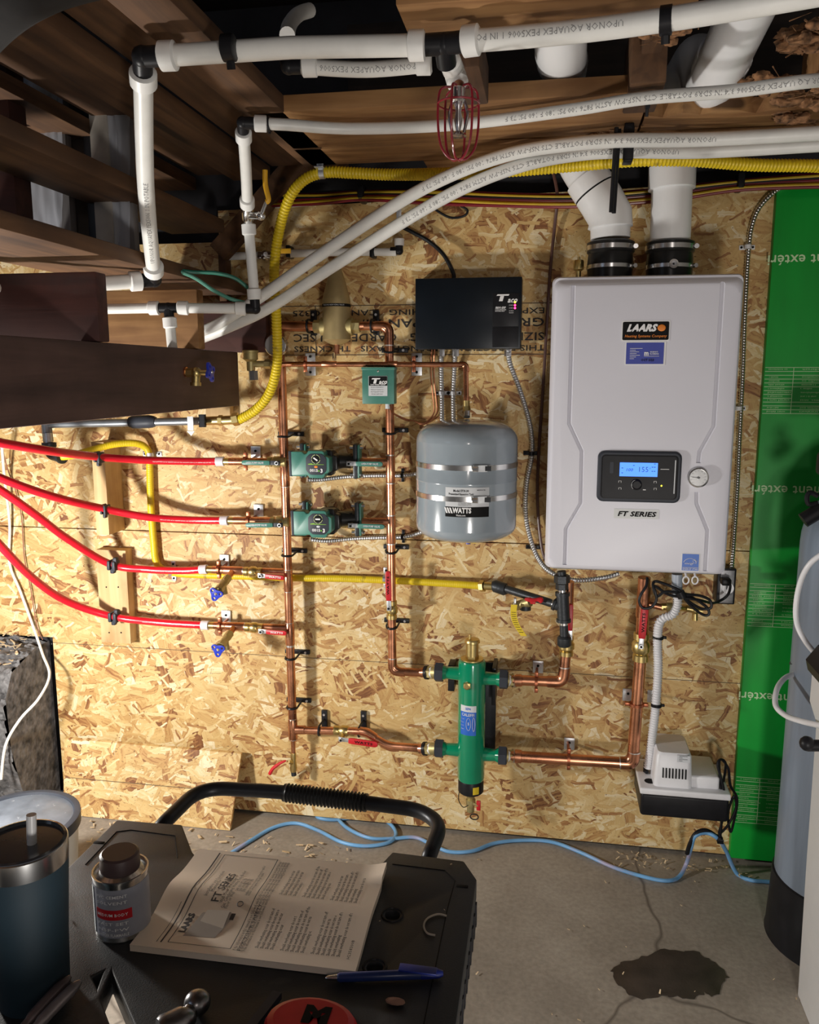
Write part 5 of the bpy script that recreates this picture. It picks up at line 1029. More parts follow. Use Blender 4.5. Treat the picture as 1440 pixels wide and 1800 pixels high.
# pressed grooves cut into the cover
YF = -.3025
def cutter(obj, paths, r):
    c = MB().m(M['boiler'])
    for p in paths: c.tube(p, r, 10)
    co = c.build('cut'); co.location = co.location; bpy.context.view_layer.update()
    md = obj.modifiers.new('b', 'BOOLEAN'); md.operation = 'DIFFERENCE'; md.object = co; md.solver = 'EXACT'; bpy.context.view_layer.update()
    ev = obj.evaluated_get(bpy.context.evaluated_depsgraph_get()); me = bpy.data.meshes.new_from_object(ev)
    if len(me.polygons) > 50: me.set_sharp_from_angle(angle=R(30)); obj.modifiers.clear(); obj.data = me
    else: obj.modifiers.clear()
    bpy.data.objects.remove(co)
def gp(pts): return [W(x, y, -YF) + V((0, -.0005, 0)) for x, y in pts]
gl = [(1008, 502), (1001, 745), (1023, 793), (1021, 885), (995, 930), (993, 993)]
gr1 = [(1271, 495), (1255, 750), (1230, 795), (1228, 814)]; gr2 = [(1225, 865), (1225, 885), (1244, 932), (1240, 1004)]
cutter(fr, [gp(gl), gp(gr1), gp(gr2)], .0052)
def patch(b, px0, py0, px1, py1, y, mt, r=.002, th=.0006, n=4):
    a, c = W(px0, py1, -y), W(px1, py0, -y); cx, cz = (a.x + c.x) / 2, (a.z + c.z) / 2; b.m(M[mt] if isinstance(mt, str) else mt)
    b.prism(rrect(c.x - a.x, c.z - a.z, r, n), th, o=(cx, y, cz), ux=XA, uy=ZA); return V((cx, y, cz)), c.x - a.x, c.z - a.z
# brand plate
b = MB(); patch(b, 1092, 563, 1179, 600, YF - .0008, 'white', .003); q, w, h = patch(b, 1094, 565, 1177, 598, YF - .0014, 'inkb', .003); pl = b.build('badge', t)
b = MB().m(M['white']); b.text('LAARS', q + V((-w * .10, -.0006, .0055)), XA, ZA, .0195, shear=.35, bold=.06, width=.064); b.m(M['orange']); b.ball(q + V((w * .34, -.0006, .006)), .0085, 16, (1, .12, .85)); b.text('Heating Systems Company', q + V((0, -.0006, -.011)), XA, ZA, .0078, shear=.2, bold=.01, width=.087); b.build('lettering', pl)
b = MB(); patch(b, 1098, 600, 1171, 642, YF - .0008, 'white', .001); q, w, h = patch(b, 1100, 602, 1168, 640, YF - .0013, 'bluelab', .0006); pl = b.build('sticker', t)
b = MB().m(M['white'])
for i, L in enumerate((.026, .012, .019, .014, .021, .013, .009)): z = q.z + h * .22 - i * .0036; b.box((q.x - w * .40, q.y - .001, z), (q.x - w * .40 + L, q.y - .0003, z + .0009))
b.text('m', q + V((w * .04, -.0006, h * .0)), XA, ZA, .014, bold=.04, width=.009); b.text("MURPHY'S", q + V((w * .24, -.0006, h * .06)), XA, ZA, .0036, bold=.03, width=.016, res=1); b.text('PLUMBING', q + V((w * .25, -.0006, h * -.03)), XA, ZA, .0036, bold=.03, width=.018, res=1)
b.box((q.x - w * .02, q.y - .001, q.z - h * .14), (q.x + w * .38, q.y - .0003, q.z - h * .125)); b.m(M['inkb']).text('OCT 5/23', q + V((w * .08, -.0006, -h * .32)), XA, ZA, .007, bold=.03, width=.027, res=1); b.build('lettering', pl)
# control panel
b = MB(); a_, c_ = W(1048, 881, -YF), W(1200, 794, -YF); cx, cz, w, h = (a_.x + c_.x) / 2, (a_.z + c_.z) / 2, c_.x - a_.x, c_.z - a_.z
def rr3(y, ins, r): return [V((cx + p[0], y, cz + p[1])) for p in rrect(w - ins * 2, h - ins * 2, r, 6)]
b.m(M['charcoal']); b.loft([rr3(YF + .002, 0, .014), rr3(YF - .006, .001, .014), rr3(YF - .0075, .004, .013)], True); b.m(M['black']); b.loft([rr3(YF - .0070, .005, .012), rr3(YF - .0080, .011, .006)], True, True); cp = b.build('control_panel', t)
b = MB(); patch(b, 1184, 809, 1189, 868, YF - .0092, 'label', .0006); patch(b, 1072, 812, 1079, 832, YF - .0086, 'charcoal', .002)
b.m(M['white']); z0 = W(1090, 847, -YF).z
for (x, y) in ((1090, 846), (1090, 858), (1152, 847), (1152, 859)):
    q = W(x, y, -YF + .009); b.box(q + V((-.003, 0, .0008)), q + V((.003, .0005, .0014))); b.box(q + V((-.003, 0, -.003)), q + V((-.0022, .0005, .001))); b.box(q + V((.0022, 0, -.003)), q + V((.003, .0005, .001)))
q = W(1169, 825, -YF + .009); b.box(q + V((-.009, 0, -.0006)), q + V((.009, .0005, .0006))); q = W(1133, 861, -YF + .009); b.box(q + V((-.003, 0, -.001)), q + V((.003, .0005, .001))); b.build('markings', cp)
b = MB().m(M['black']); q = W(1119, 852, -YF + .008); b.lathe([(.012, 0), (.0115, .004), (.009, .006), (.008, .005)], q, (0, -1, 0), 30); b.m(M['label']).tube([q + V((math.cos(R(i)) * .0112, -.0052, math.sin(R(i)) * .0112)) for i in range(110, 240, 12)], .0004, 5); b.build('knob', cp)
b = MB(); q, w_, h_ = patch(b, 1089, 814, 1157, 837, YF - .0090, 'lcd', .0006); lc = b.build('display', cp)
b = MB().m(M['lcdink']); b.text('155', q + V((w_ * .12, -.0007, 0)), XA, ZA, .016, width=.019, bold=-.01); b.text('100', q + V((-w_ * .25, -.0007, -.001)), XA, ZA, .009, width=.014, shear=.2); b.text('F', q + V((w_ * .30, -.0007, .003)), XA, ZA, .005)
for dx, dz in ((-.43, .1), (-.43, -.25), (.36, .2), (.36, -.1), (.42, .2), (.42, -.1), (-.13, .3), (.42, .42)): p = q + V((w_ * dx, -.0007, h_ * dz)); b.box(p + V((-.0018, 0, -.0006)), p + V((.0018, .0003, .0006)))
b.build('segments', lc)
b = MB().m(M['ledy']); q = W(1163, 854, -YF + .009); b.ball(q, .0017, 8); b.build('indicator', cp)
# gauge
q = W(1227, 839, -YF); b = MB().m(M['bright']); b.lathe([(.021, -.002), (.022, .004), (.0215, .009), (.0190, .010), (.0185, .007)], q, (0, -1, 0), 36); g = b.build('pressure_gauge', t); plabel(g, 'round chrome pressure gauge')
b = MB().m(mat('dial_face', (.62, .62, .60), .5, var=0)); b.cyl(q + V((0, -.006, 0)), q + V((0, -.0068, 0)), .0186, 32); b.build('dial', g)
b = MB().m(M['inkb']); b.cyl(q + V((0, -.0068, 0)), q + V((0, -.009, 0)), .0028, 12); bar(b, q + V((-.013, -.008, .001)), q + V((.004, -.008, 0)), .001, .0012, V((0, 1, 0)))
for i in range(11): a = R(-45 + i * 27); bar(b, q + V((math.cos(a) * .0135, -.0072, math.sin(a) * .0135)), q + V((math.cos(a) * .0165, -.0072, math.sin(a) * .0165)), .0007, .0005, V((0, 1, 0)))
b.build('needle', g)
b = MB().m(M['glass']); b.lathe([(.0185, 0), (.017, .0025), (.011, .005), (.002, .006)], q + V((0, -.0078, 0)), (0, -1, 0), 28); b.build('lens', g)
b = MB(); q, w, h = patch(b, 1079, 896, 1159, 911, YF - .0007, mat('nameplate', (.66, .68, .68), .4, var=0), .0015); pl = b.build('nameplate', t)
b = MB().m(M['inkb']); b.text('FT SERIES', q + V((0, -.0005, -.0006)), XA, ZA, .0150, shear=.22, bold=.03, width=.083); b.build('lettering', pl)
b = MB(); patch(b, 1197, 973, 1231, 1003.5, YF - .0005, 'white', .0004); q, w, h = patch(b, 1198.5, 974.5, 1229.5, 1002.5, YF - .0010, 'bluelab2', .0003); pl = b.build('energy_sticker', t)
b = MB().m(M['white']); b.box((q.x - w / 2 + .001, q.y - .0008, q.z - h * .32), (q.x + w / 2 - .001, q.y, q.z - h * .30)); b.tube([q + V((math.cos(R(a)) * .014 - .001, -.0004, math.sin(R(a)) * .013 - .004)) for a in range(20, 165, 12)], .0005, 5)
b.text('energy', q + V((-.004, -.0006, -.002)), XA, ZA, .008, shear=.4, width=.019, res=1); b.text('ENERGY STAR', q + V((0, -.0006, -h * .41)), XA, ZA, .0055, width=.032, bold=.01, res=1)
st = [(math.sin(R(i * 36)) * (.006 if i % 2 == 0 else .0026), math.cos(R(i * 36)) * (.006 if i % 2 == 0 else .0026)) for i in range(10)]; b.tube([q + V((.009 + s_[0], -.0004, s_[1] + .002)) for s_ in st], .0004, 5, closed=True); b.build('lettering', pl)
# underside bits
b = MB().m(M['grey_iron']); b.box((BL + .02, -.26, BB - .004), (BR_ - .02, -.04, BB + .006), .001); b.build('base_plate', t)
for px in (1206, 1222):
    q = W(px, 1020, .28); b = MB().m(M['hose']); b.tube([q + V((math.cos(u / 14 * 6.2832) * .0065, 0, math.sin(u / 14 * 6.2832) * .0085)) for u in range(14)], .0018, 6, closed=True); b.cyl(q + V((0, 0, .008)), q + V((0, .02, .018)), .0025, 8); b.build('wire_clip', t)
# ================================================================== EXPANSION TANK
TD = .175; tc = W(820, 860, TD); kk = K(tc); rt = 88 * kk; zt1, zt0 = W(820, 738, TD).z, W(820, 946, TD).z; Ht = zt1 - zt0
t = thing('expansion_tank', 'grey steel expansion tank strapped to the wall by two steel bands', 'tank', V((tc.x, tc.y, zt0)))
def dome(r, h0, h1, n=8, flip=False): return [(r * math.cos(i / n * math.pi / 2) ** .55, h0 + (h1 - h0) * math.sin(i / n * math.pi / 2)) for i in range(n + 1)]
top = dome(rt, Ht - .050, Ht, 10); bot = [(r, -h) for r, h in dome(rt, -.034, 0, 10)][::-1]
prof = [(r, .034 - (h + .034)) for r, h in []]
bot = [(rt * math.cos(i / 10 * math.pi / 2) ** .55, .036 * (1 - math.sin(i / 10 * math.pi / 2))) for i in range(10, -1, -1)]
b = MB().m(M['tank']); b.lathe([(.001, 0)] + bot[1:] + [(rt, .036), (rt, Ht * .50), (rt * 1.006, Ht * .505), (rt * 1.006, Ht * .515), (rt, Ht * .52), (rt, Ht - .05)] + top[:-1] + [(.001, Ht)], V((tc.x, tc.y, zt0)), ZA, 64); b.build('shell', t)
C0 = V((tc.x, tc.y, 0))
for py, bx in ((821, 835), (875, 840)):
    z = W(800, py, TD + rt * .8).z; b = MB().m(M['bright']); b.lathe([(rt + .0004, -.0065), (rt + .0014, -.006), (rt + .0014, .006), (rt + .0004, .0065)], V((tc.x, tc.y, z)), ZA, 64)
    b.box((tc.x - .05, tc.y + rt * .8, z - .006), (tc.x + .05, -.002, z + .006)); sb = b.build('steel_band', t)
    a = .22; f_ = oncyl(C0, rt + .004, a, z); c0, c1 = f_(0, 0), f_(.032, 0); b = MB().m(M['steel']); bar(b, c0, c1, .010, .015, ZA); b.m(M['bright']).cyl(c0 + V((.0, -.007, 0)), c0 + V((.012, -.008, 0)), .0065, 8); b.m(M['blackm']); bar(b, c1 + V((-.012, -.004, 0)), c1 + V((.010, -.003, 0)), .006, .011, ZA); b.build('clamp_screw', sb)
zl0, zl1, zl2 = W(806, 909, TD + rt).z, W(806, 857, TD + rt).z, W(806, 891, TD + rt).z
a0 = math.asin(max(-1, (W(784, 880, TD + rt * .9).x - tc.x) / rt)); a1 = math.asin((W(860, 880, TD + rt * .8).x - tc.x) / rt)
b = MB(); curved_patch(b, C0, rt + .0008, a0, a1, zl0, zl2, M['inkb']); curved_patch(b, C0, rt + .0008, a0, a1, zl2, zl1, M['label']); lb = b.build('label', t)
b = MB().m(M['white']); am = (a0 + a1) / 2; rad = rt + .0012
b.text('WATTS', (0, 0, 0), XA, ZA, .0165, bold=.05, width=.044, fn=oncyl(C0, rad, am - .10, (zl0 + zl2) / 2 + .003)); b.text('Watts.com', (0, 0, 0), XA, ZA, .006, bold=.02, width=.022, fn=oncyl(C0, rad, am - .12, zl0 + .004), res=1)
for i in range(3): f_ = oncyl(C0, rad, am - .42 + i * .05, (zl0 + zl2) / 2 + .003); b.add([f_(-.003, .0065), f_(.001, .0065), f_(.006, -.0065), f_(.002, -.0065)], [(3, 2, 1, 0)], False)
b.m(M['inkb']); b.text('Model ETX-30', (0, 0, 0), XA, ZA, .0075, bold=.03, width=.036, fn=oncyl(C0, rad, am - .12, zl1 - .008), res=1); b.text('Pressurized Expansion Tank', (0, 0, 0), XA, ZA, .0070, bold=.03, width=.058, fn=oncyl(C0, rad, am - .12, zl1 - .0155), res=1)
for i, tx in enumerate(('MAX PRESSURE', 'WORKING TEMP', 'PRECHARGE PSI')): b.text(tx, (0, 0, 0), XA, ZA, .0035, width=.03, fn=oncyl(C0, rad, am - .05, zl2 + .011 - i * .0035), res=1)
b.text('MADE IN USA', (0, 0, 0), XA, ZA, .004, bold=.03, width=.02, fn=oncyl(C0, rad, a1 - .16, zl1 - .006), res=1); b.build('lettering', lb)
b = MB().m(M['blue']); b.cyl((tc.x + .008, tc.y - .02, zt0 + .004), (tc.x + .008, tc.y - .02, zt0 - .010), .006, 14); b.m(M['yeltag']).box((tc.x - .018, tc.y - .055, zt0 - .001), (tc.x + .03, tc.y + .0, zt0 + .0015)); b.build('air_valve_cap', t)
# ================================================================== RELAY BOX
a_, c_ = W(730, 614, .065), W(918, 486, .065); cx, cz, w, h = (a_.x + c_.x) / 2, (a_.z + c_.z) / 2, c_.x - a_.x, c_.z - a_.z
t = thing('relay_box', 'wide navy-black relay box with glowing status lights above the expansion tank', 'relay box', V((cx, 0, a_.z)))
b = MB().m(M['panel']); b.box((a_.x, -.065, a_.z), (c_.x, -.0, c_.z), .002); b.build('case', t)
b = MB().m(M['black']); q0, q1 = W(866, 574, .066), W(913, 515, .066); b.box((q0.x, -.0664, q0.z), (q1.x, -.064, q1.z), .0004); b.box((q0.x, -.0662, a_.z + .004), (q1.x, -.064, q0.z - .001), .0004); dr = b.build('access_door', t)
b = MB().m(M['white']); q = W(891, 524, .067); b.text('aco', q + V((.0135, 0, -.0050)), XA, ZA, .0180, shear=.35, bold=.03, width=.024)
q2 = W(882, 521, .067); b.prism([(-.010, .005), (.019, .005), (.017, .0015), (-.0125, .0015)], .0005, o=q2 + V((0, -.0003, 0)), ux=XA, uy=ZA); b.prism([(-.003, .001), (.006, .001), (.0025, -.0115), (-.0065, -.0115)], .0005, o=q2 + V((0, -.0003, 0)), ux=XA, uy=ZA)
b.text('SR501-EXP', W(880, 541, .067), XA, ZA, .0065, bold=.04, shear=.2, width=.026, res=1); b.text('1 ZONE, EXPANDABLE', W(880, 544.5, .067), XA, ZA, .0035, bold=.02, width=.027, res=1); b.text('SWITCHING RELAY', W(879, 547, .067), XA, ZA, .0035, bold=.02, width=.024, res=1)
for y, tx in ((531, 'POWER'), (536.5, 'ZONE 1'), (541.5, 'ZONE 2'), (546.5, 'ZONE 3'), (550, 'PRIORITY')): b.text(tx, W(899, y, .067), XA, ZA, .0036, width=.011, res=1)
b.build('lettering', t)
for y, mt in ((531, 'ledy'), (536.5, 'ledr'), (541.5, 'ledr')): b = MB().m(M[mt]); b.ball(W(905.5, y, .067), .0026, 10, (1, .5, 1)); b.build('status_light', t)
# green control box
a_, c_ = W(637, 710, .095), W(693, 646, .095); t = thing('control_box', 'small teal green low-water cutoff box on the centre riser', 'control box', V(((a_.x + c_.x) / 2, -.06, a_.z)))
b = MB().m(M['taco']); b.box((a_.x, -.095, a_.z), (c_.x, -.060, c_.z), .0015); b.box((a_.x - .0015, -.096, c_.z - .006), (c_.x + .0015, -.058, c_.z + .001), .001); b.m(M['bright']).ball(((a_.x + c_.x) / 2, -.0955, c_.z - .009), .003, 10, (1, .5, 1)); b.build('case', t)
b = MB(); q, w, h = patch(b, 648, 661, 681, 696, -.0958, 'label', .001, .0005); patch(b, 648.5, 661.5, 680.5, 678, -.0963, 'inkb', .001, .0005); lb = b.build('label', t)
b = MB().m(M['white']); q = W(667, 670, .0970); b.text('aco', q + V((.0090, 0, -.0020)), XA, ZA, .0155, shear=.3, bold=.03, width=.021); b.prism([(-.009, .0045), (.012, .0045), (.010, .0015), (-.011, .0015)], .0004, o=q + V((-.009, -.0002, .003)), ux=XA, uy=ZA); b.prism([(-.002, .001), (.005, .001), (.002, -.009), (-.005, -.009)], .0004, o=q + V((-.011, -.0002, .003)), ux=XA, uy=ZA); b.text('Low Water Cutoff', W(664.5, 676, .0970), XA, ZA, .0045, bold=.03, width=.038, res=1)
b.m(M['inkb'])
for i, tx in enumerate(('Model LTA0243S-2', 'Hydronic Heating Use', 'Max Temp 250F 160 PSI', 'Probe 24V AC')): b.text(tx, W(663, 681 + i * 4, .0964), XA, ZA, .0038, width=.032 - .004 * (i == 3), res=1)
b.build('lettering', lb)
# ================================================================== CONDENSATE PUMP
a_, c_ = W(1126, 1418, .17), W(1283, 1385, .17); x0, x1 = a_.x, W(1281, 1440, .17).x; zb_, zm_ = W(1128, 1434, .17).z, W(1130, 1393, .17).z
t = thing('condensate_pump', 'condensate pump with white slotted cover on a black tank, low on the wall', 'pump', V(((x0 + x1) / 2, 0, zb_)))
b = MB().m(M['black']); b.box((x0, -.17, zb_), (x1, -.012, zm_ - .002), .008, 3); b.build('tank', t)
b = MB().m(M['hose']); b.box((x0 - .003, -.174, zm_ - .003), (x1 + .002, -.008, zm_ + .014), .004, 3)
mx0, mx1 = W(1152, 1340, .17).x, W(1222, 1340, .17).x; zt = W(1150, 1327, .17).z
def hr(z, i): return [V(((mx0 + mx1) / 2 + p[0], -.095 + p[1], z)) for p in rrect(mx1 - mx0 - i, .13 - i, .012, 4)]
b.loft([hr(zm_ + .01, 0), hr(zm_ + .03, .002), hr(zt - .008, .008), hr(zt, .018)], True)
b.box((mx1 - .01, -.150, zm_ + .01), (x1 - .022, -.03, zm_ + .045), .006, 3); b.build('cover', t)
b = MB().m(M['inkb'])
for i in range(8): xx = mx0 + .022 + i * .0078; b.prism([(-.0016, -.013), (.0016, -.013), (.0012, .013), (-.002, .013)], .0015, o=(xx, -.1610, zm_ + .052), ux=XA, uy=ZA)
b.build('vent_slots', t)
b = MB().m(M['inkb']); b.cyl((x0 + .024, -.135, zm_ + .0135), (x0 + .024, -.135, zm_ + .0150), .013, 20); b.build('inlet_hole', t)
b = MB().m(M['black']); b.cyl((x0 + .020, -.085, zm_ + .012), (x0 + .020, -.085, zm_ + .04), .007, 12); b.cyl((x0 + .020, -.085, zm_ + .02), (x0 + .020, -.1, zm_ + .02), .005, 8); b.build('check_valve', t)
b = MB().m(M['label']); b.prism([(0, 0), (.03, 0), (.03, .018), (0, .018)], .0006, o=(mx1 - .040, -.1585, zt - .020), ux=XA, uy=ZA)
b.m(M['inkb'])
for i in range(4): b.box((mx1 - .036, -.1592, zt - .016 + i * .004), (mx1 - .036 + .008 + .012 * (i % 2), -.1586, zt - .0152 + i * .004))
b.build('label', t)
b = MB().m(M['pvc']); a_ = W(1128, 1400, .01); b.box((x0 + .02, -.014, zb_ + .01), (x1 - .02, -.0, zb_ + .03)); b.build('wall_bracket', t)
# white corrugated drain hose
HP = crs([W(1190, 1016, .16), W(1190, 1040, .16), W(1191, 1062, .155), W(1183, 1080, .15), W(1166, 1087, .145), W(1158, 1100, .14), W(1156, 1130, .13), W(1157, 1180, .12), W(1152, 1250, .11), W(1146, 1300, .10), W(1139, 1350, .09)], 10)
t = thing('drain_hose', 'white corrugated drain hose from the boiler down to the condensate pump', 'hose', HP[-1])
q = resamp(HP, .0023); rr = [.0096 + .0019 * math.cos(2 * math.pi * i / 3) for i in range(len(q))]; b = MB().m(M['hose']); b.tube(q, rr, 16); b.build('hose', t)
b = MB().m(mat('grey_cuff', (.40, .45, .52), .35, var=0)); b.cyl(HP[0] + V((0, 0, .01)), HP[12], .0125, 20); b.build('cuff', t)
for (x, y, d) in ((1157, 1120, .13), (1154, 1239, .112)): b = MB().m(M['black']); q = W(x, y, d); b.tube([q + V((0, 0, -.004)), q + V((0, 0, .004))], .0135, 16); b.box(q + V((.008, -.004, -.003)), q + V((.020, .004, .003)), .001); one('cable_tie', 'black tie around the white drain hose %s' % ('just below its bend' if y < 1200 else 'beside the thick copper pipe'), 'cable tie', b)
for (x, y, d) in ((1172, 1084, .148), (1161, 1095, .142)): pass
# outlet
a_, c_ = W(1266, 1062, .05), W(1292, 1000, .05); t = thing('outlet_box', 'steel electrical outlet box with plug under the right corner of the boiler', 'outlet', V((c_.x, 0, a_.z)))
b = MB().m(M['blackm']); b.box((a_.x - .01, -.05, a_.z), (c_.x + .005, -.0, c_.z), .003); b.build('box', t)
b = MB().m(mat('cover_steel', (.35, .35, .36), .45, .8, var=.3, vs=80)); b.box((a_.x - .003, -.053, a_.z + .004), (c_.x, -.050, c_.z - .004), .001); b.build('cover_plate', t)
b = MB().m(M['hose']); b.cyl(W(1280, 1034, .054) , W(1280, 1034, .058), .014, 20); b.m(M['inkb']); b.box(W(1277, 1036, .0585), W(1278, 1029, .057)); b.build('receptacle', t)
b = MB().m(M['black']); b.box(W(1269, 1030, .085), W(1283, 1014, .058), .004); one('plug', 'black plug in the steel outlet box under the boiler', 'plug', b)
# coiled cord
t = None
P = crs([W(1138, 1015, .16), W(1136, 1030, .17), W(1127, 1045, .175), W(1124, 1058, .175), W(1131, 1069, .175), W(1145, 1067, .175), W(1154, 1055, .175), W(1152, 1040, .175), W(1148, 1028, .17), W(1152, 1022, .165), W(1165, 1025, .17), W(1190, 1035, .185), W(1205, 1044, .185), W(1230, 1047, .18), W(1248, 1055, .175), W(1250, 1068, .175), W(1235, 1070, .175), W(1215, 1060, .18), W(1200, 1047, .185), W(1215, 1065, .18), W(1235, 1080, .175), W(1246, 1080, .175), W(1243, 1068, .175), W(1220, 1052, .18), W(1196, 1043, .185), W(1170, 1040, .18), W(1155, 1048, .175), W(1150, 1030, .17), W(1175, 1045, .18), W(1200, 1050, .185), W(1230, 1055, .18), W(1252, 1060, .12), W(1268, 1055, .09), W(1280, 1045, .09), W(1284, 1030, .10), W(1280, 1020, .09)], 7)
b = MB().m(M['black']); b.tube(P, .0034, 8); b.tube([W(1195, 1040, .185), W(1200, 1050, .185)], .011, 10); one('power_cord', 'coiled black power cord hanging under the boiler', 'cord', b)
# cord of the pump
P = crs([W(1270, 1385, .10), W(1276, 1345, .12), W(1268, 1335, .13), W(1262, 1345, .14), W(1272, 1385, .15), W(1276, 1420, .14), W(1268, 1450, .13), W(1265, 1465, .13), W(1280, 1450, .12), W(1294, 1420, .11), W(1290, 1400, .11), W(1280, 1430, .11), W(1284, 1462, .11), W(1290, 1445, .11), W(1296, 1405, .11), W(1284, 1380, .12), W(1280, 1350, .12), W(1265, 1337, .12), W(1268, 1400, .15), W(1268, 1455, .14), W(1264, 1476, .13)], 8)
b = MB().m(M['black']); b.tube(P, .0032, 8); b.ball(W(1265, 1474, .13), .009, 10); one('power_cord', 'looped black power cord of the condensate pump', 'cord', b)
# ================================================================== EXTENSION CORD ON THE FLOOR
M['cordblue'] = mat('blue_cord', (.16, .38, .66), .4, var=.25, vs=9, dirt=((.42, .36, .50), 7, .55)); zf = .006
P = crs(PF([(360, 1530), (410, 1497), (440, 1478), (480, 1455), (520, 1447), (560, 1460), (600, 1480), (640, 1487), (680, 1482), (696, 1468), (688, 1450), (665, 1438), (630, 1436), (590, 1441), (562, 1438), (556, 1430), (568, 1424), (585, 1430), (610, 1455), (650, 1473), (690, 1474), (730, 1472), (760, 1485), (790, 1497), (830, 1496), (870, 1482), (920, 1477), (970, 1480), (1020, 1498), (1080, 1525), (1140, 1543), (1175, 1548), (1195, 1540)], zf) + [F(1208, 1515, .03), W(1215, 1490, .13), W(1222, 1470, .14), W(1242, 1464, .13), W(1262, 1474, .13), W(1276, 1495, .10)] + PF([(1295, 1535), (1320, 1547), (1350, 1550), (1400, 1555)], zf), 8)
b = MB().m(M['cordblue']); b.tube(P, .0052, 10); o = one('extension_cord', 'light blue extension cord winding over the floor from the cart to the grey tank', 'cord', b)
b = MB().m(M['black']); P = crs([W(1208, 1500, .12), W(1214, 1482, .137), W(1224, 1465, .137), W(1242, 1460, .128), W(1262, 1472, .125)], 6); b.tube(P, .0057, 10); b.box(W(1270, 1482, .14), W(1260, 1468, .115), .003); b.build('connector', o)
# ================================================================== WATER SOFTENER AND CABINET
sxy = F(1348, 1620, 0); SR = .138
def tangent_x(X, Y, r):  # left silhouette pixel of an upright cylinder at mid height
    d = V((X, Y + 2.15, 0)); L = d.length; a = math.atan2(d.x, d.y) - math.asin(r / L); return 720 + 1440 * math.tan(a + YAW) * 1.0
SC = V((.683, -.296, 0))
t = thing('softener_tank', 'tall grey fibreglass water softener tank at the right edge, standing in a black boot', 'tank', SC)
ztop = 1.06
b = MB().m(M['soft']); b.lathe([(SR * .98, .05), (SR, .08), (SR, ztop - .13)] + [(SR * math.cos(i / 9 * math.pi / 2) ** .7, ztop - .13 + .13 * math.sin(i / 9 * math.pi / 2)) for i in range(1, 9)] + [(.05, ztop)], SC, ZA, 56); b.build('vessel', t)
b = MB().m(M['black']); b.lathe([(SR + .012, 0), (SR + .010, .01), (SR + .004, .155), (SR, .158)], SC, ZA, 56); b.build('boot', t)
b = MB().m(M['black']); b.lathe([(.05, ztop - .005), (.05, ztop + .05), (.075, ztop + .055), (.08, ztop + .14), (.05, ztop + .16)], SC, ZA, 28); q = W(1425, 905, .36); b.box(V((q.x - .0, -.42, ztop + .03)), V((q.x + .08, -.36, ztop + .08)), .01, 3, M=None); b.build('control_head', t)
b = MB().m(M['black']); P = [W(1438, 872, .38), W(1425, 866, .38), W(1419, 873, .38), W(1422, 886, .38), W(1438, 884, .38)]; b.tube(crs(P, 5), .005, 8); b.tube([W(1412, 915, .38), W(1445, 895, .38)], .016, 12); b.build('bypass_handle', t)
# black strap round the tank
b = MB().m(M['charcoal']); zz = W(1400, 1205, .36).z; b.lathe([(SR, -.004), (SR + .002, -.003), (SR + .002, .003), (SR, .004)], V((SC.x, SC.y, zz)), V((.2, .3, 1)), 48); b.build('strap', t)
# white hose loops
P = crs([W(1470, 960, .46), W(1425, 990, .44), W(1404, 1035, .42), W(1400, 1090, .42), W(1418, 1130, .44), W(1450, 1165, .46)], 8); b = MB().m(M['hose']); b.tube(P, .0055, 12); one('drain_line', 'white hose bulging down the front of the grey softener tank', 'hose', b)
P = crs([W(1400, 1184, .30), W(1380, 1192, .32), W(1366, 1212, .36), W(1364, 1240, .40), W(1382, 1258, .44), W(1410, 1268, .50), W(1445, 1276, .56)], 8); b = MB().m(M['hose']); b.tube(P, .0058, 12); one('drain_line', 'clear white tube loop standing out left of the grey softener tank', 'hose', b)
# white cabinet
q = F(1398, 1737, 0); cw0 = V((q.x, q.y, 0)); zt_c = W(1412, 1216, .62).z
# left face edge: leans out upwards
t = thing('salt_cabinet', 'white plastic salt cabinet with black lid at the lower right edge', 'cabinet', cw0)
yb, yf = cw0.y - .01, cw0.y - .42
pA = W(1424, 1300, .60); zc1 = W(1412, 1270, .60)
b = MB().m(mat('cabinet_white', (.72, .73, .74), .4, var=.02, bmp=.15, bs_=400))
def crr(z, ins): 
    xs = cw0.x + ins; return [V((xs + (.20 + p[0]) , (yb + yf) / 2 + p[1], z)) for p in rrect(.40, abs(yb - yf), .012, 4)]
zk = pA.z
b.loft([crr(0.001, .0), crr(zk * .5, -.006), crr(zk - .01, -.010), crr(zk + .035, -.026), crr(zt_c, -.026)], True); b.build('body', t)
b = MB().m(M['black']); b.loft([[v + V((0, 0, 0)) for v in crr(zt_c, -.035)], crr(zt_c + .02, -.040), crr(zt_c + .05, -.02), crr(zt_c + .055, .03)], True); b.build('lid', t)
b = MB().m(M['black']); q = W(1419, 1307, .62); b.tube([q + V((0, 0, -.004)), q + V((.05, 0, 0))], .011, 14); b.ball(q, .014, 12); one('drain_elbow', 'black elbow fitting sticking out of the white cabinet at the right edge', 'pipe fitting', b)
